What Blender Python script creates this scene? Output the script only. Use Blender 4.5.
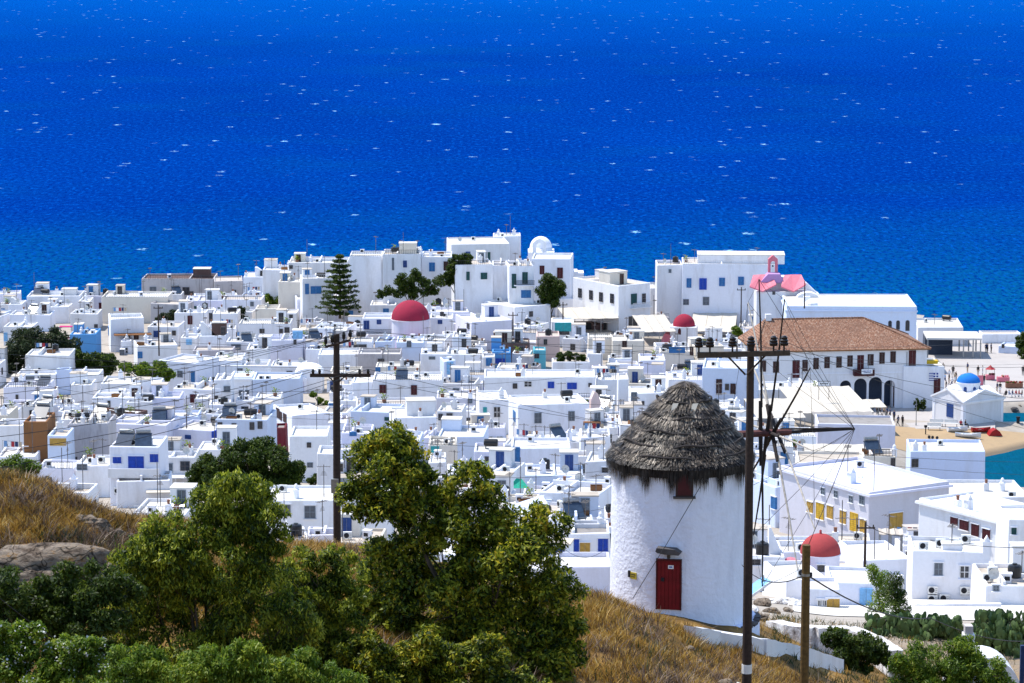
import bpy, bmesh, math, random
import numpy as np
from mathutils import Vector, Matrix, noise as mnoise
R = math.radians
SC = bpy.context.scene
for o in list(bpy.data.objects): bpy.data.objects.remove(o)
COL = SC.collection
# ------------------------------------------------------------------ camera, sky, sun, exposure
FPX = 3000.0; CAMZ = 91.0
PITCH = math.atan(461.5 / FPX)
cam = bpy.data.cameras.new("camera"); cam_o = bpy.data.objects.new("camera", cam); COL.objects.link(cam_o)
cam.sensor_width = 36; cam.lens = 36 * FPX / 1024; cam.clip_start = 1; cam.clip_end = 60000
cam_o.location = (0, 0, CAMZ); cam_o.rotation_euler = (R(90) - PITCH, 0, 0)
SC.camera = cam_o
SUN_EL = R(62); SUN_AZ = math.atan2(-0.88, 0.475)          # measured from +Y towards +X
sdir = Vector((math.sin(SUN_AZ) * math.cos(SUN_EL), math.cos(SUN_AZ) * math.cos(SUN_EL), math.sin(SUN_EL)))
world = bpy.data.worlds.new("World"); SC.world = world; world.use_nodes = True
nt = world.node_tree; bg = nt.nodes["Background"]
sky = nt.nodes.new("ShaderNodeTexSky"); sky.sky_type = 'NISHITA'; sky.sun_disc = False
sky.sun_elevation = SUN_EL; sky.sun_rotation = SUN_AZ; sky.air_density = 1.0; sky.dust_density = 0.4; sky.ozone_density = 2.0
nt.links.new(sky.outputs[0], bg.inputs[0]); bg.inputs[1].default_value = 0.15
sl = bpy.data.lights.new("sun", 'SUN'); sl.energy = 3.3; sl.angle = R(0.5); sl.color = (1.0, 0.95, 0.87)
so = bpy.data.objects.new("sun", sl); COL.objects.link(so); so.rotation_euler = sdir.to_track_quat('Z', 'Y').to_euler()
so.location = (-100, 100, 300)
SC.view_settings.view_transform = 'Standard'; SC.view_settings.look = 'None'
SC.view_settings.exposure = 0.9; SC.view_settings.gamma = 1

# ------------------------------------------------------------------ pixel <-> world helpers
CF = Vector((0, math.cos(PITCH), -math.sin(PITCH))); CU = Vector((0, math.sin(PITCH), math.cos(PITCH)))
def ray(x, y): return CF + Vector((1, 0, 0)) * ((x - 512) / FPX) + CU * ((341.5 - y) / FPX)
def at(x, y, D):
    d = ray(x, y); return Vector((0, 0, CAMZ)) + d * (D / d.y)
def proj(p):
    v = Vector(p) - Vector((0, 0, CAMZ)); f = v.dot(CF)
    return 512 + FPX * v.x / f, 341.5 - FPX * v.dot(CU) / f

# ------------------------------------------------------------------ terrain height
TU = np.array([-400, 0, 130, 300, 450, 600, 740, 850, 1024, 1500.])
TD = np.array([0, 30, 60, 85, 100, 108, 122, 132, 160, 200, 258, 300, 350, 400, 430, 450, 500, 560, 600, 630, 645, 680, 760.])
TZ = np.array([
 [88]*10, [80]*10,
 [73, 73, 72.5, 71.5, 71, 70, 69.5, 69, 69, 69],
 [66.5, 65.6, 65.3, 65.3, 65.2, 65.3, 65, 64.5, 63, 62],
 [69, 67.9, 67.0, 66.2, 65, 63.6, 63, 62, 57, 54],
 [70, 69.2, 67.5, 66.5, 65, 62.7, 60.9, 58.8, 54.5, 51],
 [67, 66.3, 64.8, 63.4, 62.6, 61.4, 58.2, 56.6, 51, 47.5],
 [64, 62.5, 62, 61.5, 60.5, 58.5, 57.7, 55.0, 49.5, 45],
 [55, 53, 53, 53, 52.5, 52, 51, 48.5, 45.5, 42],
 [43, 42, 42, 42, 42, 42, 41.5, 40.5, 40, 38],
 [29.5, 29, 29, 29, 29, 29, 29, 28.5, 28.5, 27],
 [24.5, 24, 24, 24, 24, 24, 24, 23.5, 22.5, 21],
 [19, 19, 19, 19, 19, 19, 18.5, 16.5, 14, 12],
 [13.5, 13.5, 13.5, 13.5, 13.5, 13.5, 13, 9, 6, 5],
 [10.5, 10.5, 10.5, 10.5, 10.5, 10.5, 9.5, 5, 3, 2],
 [9, 9, 9, 9, 9, 9, 7.5, 3.2, 1.6, 1],
 [5.8, 5.8, 5.8, 6, 6, 6, 4.5, 1.6, 1.6, 1.6],
 [3, 3, 3, 4.5, 6.3, 5, 3, 1.6, 1.4, 1.2],
 [2.2, 2.5, 2.8, 4, 7.5, 5.5, 3, 1.0, -1.5, -2],
 [1, 1.6, 1.9, 3, 6, 4, 2, 0.4, -.5, -1],
 [-.6, -.3, .4, 1, 3, 0, -.5, -1, -2, -2],
 [-3]*10, [-6]*10])
def _table(u, D):
    u = min(max(u, -400), 1500); D = min(max(D, 0), 760)
    i = min(max(int(np.searchsorted(TU, u) - 1), 0), len(TU) - 2); j = min(max(int(np.searchsorted(TD, D) - 1), 0), len(TD) - 2)
    a = (u - TU[i]) / (TU[i+1] - TU[i]); b = (D - TD[j]) / (TD[j+1] - TD[j])
    a = a*a*(3-2*a)*.6 + a*.4
    return (TZ[j, i]*(1-a) + TZ[j, i+1]*a)*(1-b) + (TZ[j+1, i]*(1-a) + TZ[j+1, i+1]*a)*b
def sstep(a, b, x):
    t = min(max((x-a)/(b-a), 0), 1); return t*t*(3-2*t)
def TH(X, D):
    D = max(D, 1.0); u = 512 + FPX * X / D
    z = _table(u, D)
    if D > 430 and u > 860:
        m = sstep(890, 940, u)
        if D < 492:                                      # beach sloping into the harbour
            zb = (D - 469.5 - (u-985)*.19 - 1.6*mnoise.noise(Vector((X*.12, D*.1, 2)))) * .085
            zb = min(zb, 1.6)
            m2 = m * sstep(432, 444, D)
            z = z*(1-m2) + max(zb, -1.5)*m2
        if u > 995:                                      # small basin behind the jetty
            m3 = sstep(998, 1004, u) * sstep(493, 495, D) * (1-sstep(509, 512, D))
            z = z*(1-m3) - 1.5*m3
    if D < 180:
        k = .35 * sstep(0, 60, D) * (1 - sstep(140, 180, D))
        z += k * (mnoise.noise(Vector((X*.22, D*.22, 3.1)))*1.1 + mnoise.noise(Vector((X*.7, D*.7, 7.7)))*.35)
    return z
def hit(x, y, h=0.0, lo=205.0, hi=660.0):
    """distance at which the sight line through pixel x,y is h metres above the ground"""
    D = lo; step = 2.0; prev = None
    while D <= hi:
        p = at(x, y, D); e = p.z - (TH(p.x, D) + h)
        if e <= 0 and prev is not None and prev > 0:
            a, b = D - step, D
            for _ in range(20):
                c = (a+b)/2; p = at(x, y, c)
                if p.z - (TH(p.x, c) + h) > 0: a = c
                else: b = c
            return (a+b)/2
        prev = e; D += step
    return hi if (prev is not None and prev > 0) else lo

# ------------------------------------------------------------------ materials
MATS = {}
def _nodes(name):
    m = bpy.data.materials.new(name); m.use_nodes = True
    n = m.node_tree.nodes; l = m.node_tree.links; b = n["Principled BSDF"]
    MATS[name] = m
    return m, n, l, b
def _noise(n, l, scale=1.0, detail=4, vec=None, sxyz=None, rough=.55):
    t = n.new("ShaderNodeTexNoise"); t.inputs["Scale"].default_value = scale; t.inputs["Detail"].default_value = detail
    t.inputs["Roughness"].default_value = rough
    if vec is None:
        g = n.new("ShaderNodeNewGeometry"); vec = g.outputs["Position"]
    if sxyz:
        mp = n.new("ShaderNodeMapping"); mp.inputs["Scale"].default_value = sxyz; l.new(vec, mp.inputs[0]); vec = mp.outputs[0]
    l.new(vec, t.inputs["Vector"])
    return t.outputs["Fac"]
def _ramp(n, l, src, stops):
    r = n.new("ShaderNodeValToRGB"); e = r.color_ramp.elements
    while len(e) < len(stops): e.new(.5)
    for k, (p, c) in zip(e, stops):
        k.position = p; k.color = (c[0], c[1], c[2], 1)
    l.new(src, r.inputs[0]); return r.outputs[0]
def _mix(n, l, fac, a, b, mode='MIX'):
    m = n.new("ShaderNodeMix"); m.data_type = 'RGBA'; m.blend_type = mode
    for i, v in ((0, fac), (6, a), (7, b)):
        if isinstance(v, (int, float)): m.inputs[i].default_value = v
        elif isinstance(v, tuple): m.inputs[i].default_value = (*v[:3], 1)
        else: l.new(v, m.inputs[i])
    return m.outputs[2]
def _bump(n, l, b, h, st=.3, dist=.05):
    u = n.new("ShaderNodeBump"); u.inputs["Strength"].default_value = st; u.inputs["Distance"].default_value = dist
    l.new(h, u.inputs["Height"]); l.new(u.outputs[0], b.inputs["Normal"])
def wallmat(name, col, stain=(.45, .40, .34), amt=.5, bump=.25, scale=.55, rough=.9):
    m, n, l, b = _nodes(name)
    s = _ramp(n, l, _noise(n, l, scale, 6, None, (1, 1, .22), .65), [(.50, (0, 0, 0)), (.80, (amt,)*3)])
    f = _noise(n, l, 3.0, 5)
    oi = n.new('ShaderNodeObjectInfo'); tint = _ramp(n, l, oi.outputs['Random'], [(0, (.80, .79, .78)), (.35, (.93, .93, .95)), (.7, (1, 1, 1)), (1, (.90, .92, 1.0))])
    c = _mix(n, l, s, col, stain)
    c = _mix(n, l, _ramp(n, l, f, [(.3, (0, 0, 0)), (.75, (.22,)*3)]), c, tuple(x*.72 for x in col))
    c = _mix(n, l, 1.0, c, tint, 'MULTIPLY')
    l.new(c, b.inputs["Base Color"]); b.inputs["Roughness"].default_value = rough; b.inputs["Specular IOR Level"].default_value = .15
    _bump(n, l, b, _noise(n, l, 5.0, 6), bump, .06)
    return m
def plain(name, col, rough=.6, var=.25, scale=4.0, metal=0, spec=.3):
    m, n, l, b = _nodes(name)
    c = _mix(n, l, _ramp(n, l, _noise(n, l, scale, 4), [(.35, (0, 0, 0)), (.7, (1, 1, 1))]), col, tuple(x*(1-var) for x in col))
    l.new(c, b.inputs["Base Color"]); b.inputs["Roughness"].default_value = rough; b.inputs["Metallic"].default_value = metal
    b.inputs["Specular IOR Level"].default_value = spec
    return m
def leafmat(name, stops, trans=.45):
    m, n, l, b = _nodes(name)
    g = n.new("ShaderNodeNewGeometry")
    big = _noise(n, l, 1.3, 3)  # broad noise makes bright and dark clumps, painting lit and shaded foliage
    ad = n.new("ShaderNodeMath"); ad.operation = 'MULTIPLY_ADD'; ad.inputs[1].default_value = 1.3; ad.inputs[2].default_value = -.45
    l.new(big, ad.inputs[0])
    ad2 = n.new("ShaderNodeMath"); ad2.operation = 'MULTIPLY_ADD'; ad2.inputs[1].default_value = .6
    l.new(g.outputs["Random Per Island"], ad2.inputs[0]); l.new(ad.outputs[0], ad2.inputs[2])
    c = _ramp(n, l, ad2.outputs[0], stops)
    out = n["Material Output"]
    tr = n.new("ShaderNodeBsdfTranslucent"); mx = n.new("ShaderNodeMixShader"); mx.inputs[0].default_value = trans
    l.new(c, b.inputs["Base Color"]); l.new(c, tr.inputs[0]); b.inputs["Roughness"].default_value = .5; b.inputs["Specular IOR Level"].default_value = .25
    l.new(b.outputs[0], mx.inputs[1]); l.new(tr.outputs[0], mx.inputs[2]); l.new(mx.outputs[0], out.inputs[0])
    return m
wallmat("white_lime", (.84, .845, .87), (.46, .42, .38), .62); wallmat("lilac_shade_lime", (.75, .745, .84), amt=.4); wallmat("cream_lime", (.76, .70, .60))  # lilac stands for the lavender shade of white walls, put into colour
wallmat("grey_render", (.50, .47, .47), (.2, .18, .17), .8, scale=1.1); wallmat("blue_wash", (.10, .30, .60), (.3, .4, .5), .3)
wallmat("pale_blue_tone", (.64, .72, .87), amt=.3); wallmat("pink_wash", (.72, .55, .50), (.4, .3, .27), .5); wallmat("rust_boards", (.26, .12, .05), (.08, .05, .03), .9)  # pale blue stands for bluish wall shade put into colour; panels are truly blue
wallmat("brown_render", (.13, .08, .07), (.3, .22, .2), .5); wallmat("turquoise_wash", (.15, .52, .62), amt=.2); wallmat("maroon_wash", (.16, .02, .03), amt=.2)
wallmat("roof_white", (.66, .645, .61), (.36, .32, .27), .85, scale=.45); wallmat("roof_cream", (.52, .46, .385), (.30, .25, .2), .8, scale=.6)
wallmat("roof_grey", (.30, .28, .26), (.14, .12, .11), .8, scale=.6); wallmat("mill_lime", (.80, .83, .95), (.42, .42, .52), .40, .9, 1.3)
wallmat("rose_wash", (.68, .20, .25), (.72, .42, .44), .5); wallmat("violet_wash", (.42, .25, .50), (.6, .5, .6), .3)
wallmat("crimson_dome", (.34, .028, .055), (.17, .035, .045), .85, .3, .9); wallmat("coral_dome", (.40, .065, .062), (.22, .06, .06), .85, .3, 1.1); wallmat("azure_dome", (.02, .19, .62), (.05, .30, .70), .7, .2, .9)
wallmat("sand", (.40, .285, .165), (.27, .20, .13), .6, .3, .8); wallmat("paving", (.52, .49, .47), (.38, .35, .34), .5, .1, .3)
STY = {'d': ("dark_frame", (.10, .09, .09), "dark_glass"), 'n': ("navy_paint", (.02, .06, .22), None), 'r': ("royal_paint", (.01, .06, .42), None),
 'b': ("blue_paint", (.03, .16, .40), None), 'l': ("light_blue_paint", (.22, .48, .78), None), 'g': ("green_paint", (.01, .07, .07), None), 't': ("teal_paint", (.03, .38, .40), None),
 'm': ("maroon_paint", (.07, .008, .012), None), 'B': ("brown_paint", (.045, .018, .016), None), 'y': ("yellow_paint", (.62, .38, .03), None), 'o': ("ochre_paint", (.50, .30, .06), None),
 'G': ("grey_paint", (.20, .24, .28), "grey_glass"), 'w': ("white_frame", (.75, .75, .75), "dark_glass"), 'R': ("red_paint", (.17, .004, .010), None), 'k': ("black_void", (.012, .012, .014), None)}
for s, (nm, c, gl) in STY.items(): plain(nm, c, .55, .3, 3)
plain("dark_glass", (.02, .025, .035), .12, .3, 3, 0, .5); plain("grey_glass", (.09, .11, .14), .15, .3, 3, 0, .5)
plain("metal_grey", (.32, .33, .34), .4, .3, 6, .6); plain("ac_white", (.72, .72, .70), .5, .12); plain("tank_black", (.02, .02, .022), .35, .3); plain("antenna_metal", (.12, .11, .11), .5, .3)
plain("solar_glass", (.03, .05, .085), .12, .4, 2, 0, .6); plain("dish_white", (.6, .6, .58), .5, .2); plain("terracotta_pot", (.26, .12, .075), .8, .3); plain("canvas", (.56, .51, .43), .85, .12, 1.2)
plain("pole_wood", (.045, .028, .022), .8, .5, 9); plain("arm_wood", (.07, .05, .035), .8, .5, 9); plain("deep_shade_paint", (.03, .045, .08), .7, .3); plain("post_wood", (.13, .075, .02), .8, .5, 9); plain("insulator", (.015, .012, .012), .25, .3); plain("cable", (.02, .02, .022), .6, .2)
plain("spoke_dark", (.035, .025, .022), .8, .5, 5); plain("spoke_sunlit", (.45, .41, .36), .8, .4, 5); plain("axle_wood", (.14, .05, .045), .7, .5, 4); plain("rope", (.05, .045, .04), .9, .3)  # pale spokes are a copy of the wood with sunlight in its colour
plain("trunk_bark", (.10, .075, .055), .9, .5, 8); plain("rail_dark", (.05, .05, .055), .5, .3); plain("red_metal", (.35, .012, .015), .45, .3); plain("yellow_canvas", (.65, .42, .02), .7, .2)
plain("skin", (.42, .25, .17), .6, .1); plain("hair", (.03, .02, .015), .7, .3); plain("cloth_black", (.02, .02, .025), .85, .3); plain("cloth_navy", (.02, .04, .12), .85, .3); plain("cloth_white", (.72, .72, .74), .85, .1)
plain("cloth_red", (.35, .03, .04), .85, .2); plain("cloth_blue", (.15, .28, .5), .85, .2); plain("cloth_beige", (.45, .36, .26), .85, .2); plain("flag_blue", (.004, .03, .24), .7, .15); plain("flag_white", (.8, .8, .8), .7, .08)
plain("sign_white", (.78, .79, .82), .5, .06); plain("sign_ink", (.12, .2, .45), .5, .1); plain("sign_yellow", (.55, .42, .05), .5, .2); plain("magenta_canvas", (.62, .02, .18), .7, .2); plain("green_tarp", (.02, .42, .28), .7, .3)
plain("hull_white", (.72, .73, .75), .35, .1); plain("stone_dark", (.10, .09, .09), .9, .5, 1.5); plain("cactus_skin", (.09, .145, .04), .6, .4, 2); plain("straw_rope", (.05, .042, .04), .9, .4)
leafmat("leaf_ficus", [(0, (.009, .022, .003)), (.34, (.035, .065, .006)), (.58, (.21, .25, .017)), (.80, (.48, .44, .03)), (1, (.52, .33, .03))])  # low stops painted as leaf shade, upper ones as sunlit leaves and ochre tips
leafmat("leaf_tamarisk", [(0, (.010, .026, .003)), (.38, (.05, .09, .008)), (.64, (.25, .29, .019)), (1, (.54, .52, .05))])
leafmat("leaf_dark", [(0, (.010, .022, .004)), (.5, (.038, .07, .008)), (1, (.13, .17, .018))])
leafmat("leaf_bright", [(0, (.02, .05, .006)), (.5, (.11, .19, .013)), (1, (.34, .38, .035))])
leafmat("leaf_olive", [(0, (.012, .022, .012)), (.5, (.03, .05, .02)), (1, (.08, .09, .03))])
leafmat("blossom", [(0, (.5, .5, .48)), (1, (.8, .8, .78))], .2)
leafmat("dry_grass", [(0, (.035, .026, .012)), (.22, (.12, .07, .02)), (.44, (.29, .155, .027)), (.70, (.48, .29, .05)), (.86, (.54, .39, .13)), (1, (.64, .54, .32))], .3)
leafmat("dry_scrub", [(0, (.06, .035, .025)), (.5, (.14, .09, .06)), (1, (.30, .22, .15))], .15)
leafmat("straw", [(0, (.024, .018, .014)), (.35, (.08, .063, .05)), (.68, (.22, .18, .14)), (1, (.52, .44, .35))], .1)
leafmat("straw_shaded", [(0, (.006, .005, .006)), (.5, (.022, .019, .019)), (1, (.10, .085, .078))], .05)  # darker copy of the straw, shadow under ragged ends painted in
def special_mats():
    # terracotta tiles
    m, n, l, b = _nodes("terracotta_tiles")
    tc = n.new("ShaderNodeTexCoord"); v = n.new("ShaderNodeTexVoronoi"); mp = n.new("ShaderNodeMapping"); mp.inputs["Scale"].default_value = (6.5, 4.2, 2.0)
    l.new(tc.outputs["Object"], mp.inputs[0]); l.new(mp.outputs[0], v.inputs["Vector"]); v.inputs["Scale"].default_value = 1
    sep = n.new("ShaderNodeSeparateColor"); l.new(v.outputs["Color"], sep.inputs[0])
    c = _ramp(n, l, sep.outputs[0], [(0, (.15, .062, .036)), (.4, (.27, .12, .065)), (.75, (.34, .175, .105)), (1, (.42, .28, .20))])
    big = _ramp(n, l, _noise(n, l, .35, 4), [(.4, (0, 0, 0)), (.75, (.6,)*3)])
    c = _mix(n, l, big, c, (.19, .10, .065))
    w = n.new("ShaderNodeTexWave"); w.wave_type = 'BANDS'; w.bands_direction = 'X'; w.inputs["Scale"].default_value = 1.3; l.new(tc.outputs["Object"], w.inputs["Vector"])
    l.new(c, b.inputs["Base Color"]); b.inputs["Roughness"].default_value = .9; _bump(n, l, b, w.outputs["Fac"], .8, .12)
    # sea
    m, n, l, b = _nodes("sea_water")
    g = n.new("ShaderNodeNewGeometry"); pos = g.outputs["Position"]
    sp = n.new("ShaderNodeSeparateXYZ"); l.new(pos, sp.inputs[0])
    mr = n.new("ShaderNodeMapRange"); mr.inputs[1].default_value = 640; mr.inputs[2].default_value = 860; l.new(sp.outputs["Y"], mr.inputs[0])
    wob = _noise(n, l, .012, 4, pos)
    ad = n.new("ShaderNodeMath"); ad.operation = 'MULTIPLY_ADD'; ad.inputs[1].default_value = 1.1; ad.inputs[2].default_value = -.55; l.new(wob, ad.inputs[0])
    a2 = n.new("ShaderNodeMath"); a2.operation = 'ADD'; a2.use_clamp = True; l.new(mr.outputs[0], a2.inputs[0]); l.new(ad.outputs[0], a2.inputs[1])
    deep = _mix(n, l, _ramp(n, l, _noise(n, l, .006, 5, pos, (1, .45, 1)), [(.3, (0, 0, 0)), (.7, (1, 1, 1))]), (.0002, .024, .185), (.0002, .039, .26))
    c = _mix(n, l, a2.outputs[0], (.001, .078, .205), deep)
    # far water lightened in the colour, standing for grazing sky reflection
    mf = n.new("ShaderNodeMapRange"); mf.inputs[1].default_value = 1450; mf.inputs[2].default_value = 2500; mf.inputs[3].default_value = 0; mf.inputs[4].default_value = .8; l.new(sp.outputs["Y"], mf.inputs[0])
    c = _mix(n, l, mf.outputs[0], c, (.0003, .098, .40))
    # wavelets: ripple shading put into the colour as dark and light streaks
    rip = _noise(n, l, .85, 6, pos, (1, .40, 1), .72)
    c = _mix(n, l, _ramp(n, l, rip, [(.38, (.95,)*3), (.53, (0, 0, 0))]), c, (.0002, .014, .14))
    rip2 = _noise(n, l, .7, 6, pos, (1, .35, 1), .75)
    c = _mix(n, l, _ramp(n, l, rip2, [(.52, (0, 0, 0)), (.64, (.9,)*3)]), c, (.001, .075, .38))
    # harbour
    mh = n.new("ShaderNodeMapRange"); mh.inputs[1].default_value = 560; mh.inputs[2].default_value = 520; mh.inputs[4].default_value = .8; l.new(sp.outputs["Y"], mh.inputs[0])
    c = _mix(n, l, mh.outputs[0], c, (.003, .085, .13))
    # whitecaps: broken foam patches, fine ones and larger ones
    def caps(cell, prob, rad):
        wv = n.new("ShaderNodeTexNoise"); wv.inputs["Scale"].default_value = .8; wv.inputs["Detail"].default_value = 3; l.new(pos, wv.inputs["Vector"])
        mv = n.new("ShaderNodeVectorMath"); mv.operation = 'MULTIPLY_ADD'; mv.inputs[1].default_value = (4.5, 9, 0); l.new(wv.outputs["Color"], mv.inputs[0]); l.new(pos, mv.inputs[2])
        v = n.new("ShaderNodeTexVoronoi"); v.inputs["Scale"].default_value = 1/cell; mp = n.new("ShaderNodeMapping"); mp.inputs["Scale"].default_value = (.8, .6, 1); l.new(mv.outputs[0], mp.inputs[0]); l.new(mp.outputs[0], v.inputs["Vector"])
        sep = n.new("ShaderNodeSeparateColor"); l.new(v.outputs["Color"], sep.inputs[0])
        pick = n.new("ShaderNodeMath"); pick.operation = 'LESS_THAN'; pick.inputs[1].default_value = prob; l.new(sep.outputs[0], pick.inputs[0])
        near = n.new("ShaderNodeMapRange"); near.inputs[1].default_value = rad/cell; near.inputs[2].default_value = rad*.45/cell; l.new(v.outputs["Distance"], near.inputs[0])
        return _mix(n, l, 1.0, pick.outputs[0], near.outputs[0], 'MULTIPLY')
    cap = _mix(n, l, 1.0, caps(9, .12, 1.2), caps(24, .17, 1.6), 'ADD')
    cap = _mix(n, l, 1.0, cap, caps(5.5, .15, .9), 'ADD')
    cap = _mix(n, l, 1.0, cap, _ramp(n, l, _noise(n, l, .02, 3, pos), [(.34, (.3,)*3), (.55, (1, 1, 1))]), 'MULTIPLY')
    gate = n.new("ShaderNodeMapRange"); gate.inputs[1].default_value = 600; gate.inputs[2].default_value = 690; l.new(sp.outputs["Y"], gate.inputs[0])
    cap = _mix(n, l, 1.0, cap, _ramp(n, l, _noise(n, l, 1.1, 3, pos, (1, .5, 1)), [(.40, (.15,)*3), (.55, (1, 1, 1))]), 'MULTIPLY')
    cap = _mix(n, l, 1.0, cap, gate.outputs[0], 'MULTIPLY')
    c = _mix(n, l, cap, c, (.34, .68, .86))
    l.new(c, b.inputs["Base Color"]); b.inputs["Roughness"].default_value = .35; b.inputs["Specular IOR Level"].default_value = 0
    _bump(n, l, b, rip, .6, 1.2)
    # ground: dry golden hillside passing to pale lanes in the town
    m, n, l, b = _nodes("hillside_earth")
    g = n.new("ShaderNodeNewGeometry"); sp = n.new("ShaderNodeSeparateXYZ"); l.new(g.outputs["Position"], sp.inputs[0])
    a = _noise(n, l, .5, 7)
    c1 = _ramp(n, l, a, [(.3, (.045, .035, .018)), (.45, (.13, .075, .022)), (.58, (.22, .125, .035)), (.70, (.30, .20, .08)), (.80, (.42, .36, .27))])
    town = _mix(n, l, _noise(n, l, .6, 4), (.46, .42, .37), (.25, .21, .17))
    mr = n.new("ShaderNodeMapRange"); mr.inputs[1].default_value = 165; mr.inputs[2].default_value = 205; l.new(sp.outputs["Y"], mr.inputs[0])
    c = _mix(n, l, mr.outputs[0], c1, town)
    l.new(c, b.inputs["Base Color"]); b.inputs["Roughness"].default_value = .95; b.inputs["Specular IOR Level"].default_value = .1
    _bump(n, l, b, _noise(n, l, 2.5, 8), .5, .08)
    # lichened boulder rock
    m, n, l, b = _nodes("boulder_rock")
    c = _ramp(n, l, _noise(n, l, 1.6, 8, None, (1, 1, 2.2), .7), [(.3, (.035, .026, .02)), (.42, (.16, .12, .09)), (.55, (.33, .27, .21)), (.64, (.30, .165, .055)), (.73, (.36, .30, .23)), (.82, (.46, .41, .35))])
    l.new(c, b.inputs["Base Color"]); b.inputs["Roughness"].default_value = .95; b.inputs["Specular IOR Level"].default_value = .1
    vo = n.new("ShaderNodeTexVoronoi"); vo.feature = 'DISTANCE_TO_EDGE'; vo.inputs["Scale"].default_value = .8; wn = n.new("ShaderNodeTexNoise"); wn.inputs["Scale"].default_value = 1.5; gp = n.new("ShaderNodeNewGeometry"); l.new(gp.outputs["Position"], wn.inputs["Vector"]); mv = n.new("ShaderNodeVectorMath"); mv.operation = 'MULTIPLY_ADD'; mv.inputs[1].default_value = (1.6, 1.6, .8); l.new(wn.outputs["Color"], mv.inputs[0]); l.new(gp.outputs["Position"], mv.inputs[2]); l.new(mv.outputs[0], vo.inputs["Vector"])
    ck = _ramp(n, l, vo.outputs["Distance"], [(.0, (1, 1, 1)), (.035, (0, 0, 0))]); c2 = _mix(n, l, ck, c, (.03, .025, .02)); l.new(c2, b.inputs["Base Color"])
    _bump(n, l, b, _noise(n, l, 3, 8, None, (1, 1, 2.5), .7), 1.0, .3)
    m, n, l, b = _nodes("whitewashed_stone")
    c = _ramp(n, l, _noise(n, l, 1.8, 7, None, None, .7), [(.35, (.15, .12, .10)), (.46, (.55, .52, .5)), (.56, (.78, .77, .76))])
    l.new(c, b.inputs["Base Color"]); b.inputs["Roughness"].default_value = .95; _bump(n, l, b, _noise(n, l, 3, 6), .8, .1)
    # mottled thatch
    m, n, l, b = _nodes("thatch_base")
    c = _ramp(n, l, _noise(n, l, 9, 4, None, (1, 1, .25)), [(.3, (.012, .011, .011)), (.7, (.07, .06, .055))])
    l.new(c, b.inputs["Base Color"]); b.inputs["Roughness"].default_value = 1.0
special_mats()
def wet_edge():
    n = MATS["sand"].node_tree.nodes; l = MATS["sand"].node_tree.links; b = n["Principled BSDF"]; src = b.inputs["Base Color"].links[0].from_socket
    g = n.new("ShaderNodeNewGeometry"); sp = n.new("ShaderNodeSeparateXYZ"); l.new(g.outputs["Position"], sp.inputs[0]); mr = n.new("ShaderNodeMapRange"); mr.inputs[1].default_value = .42; mr.inputs[2].default_value = .12; l.new(sp.outputs["Z"], mr.inputs[0])
    l.new(_mix(n, l, mr.outputs[0], src, (.15, .12, .085)), b.inputs["Base Color"])
wet_edge()

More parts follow.
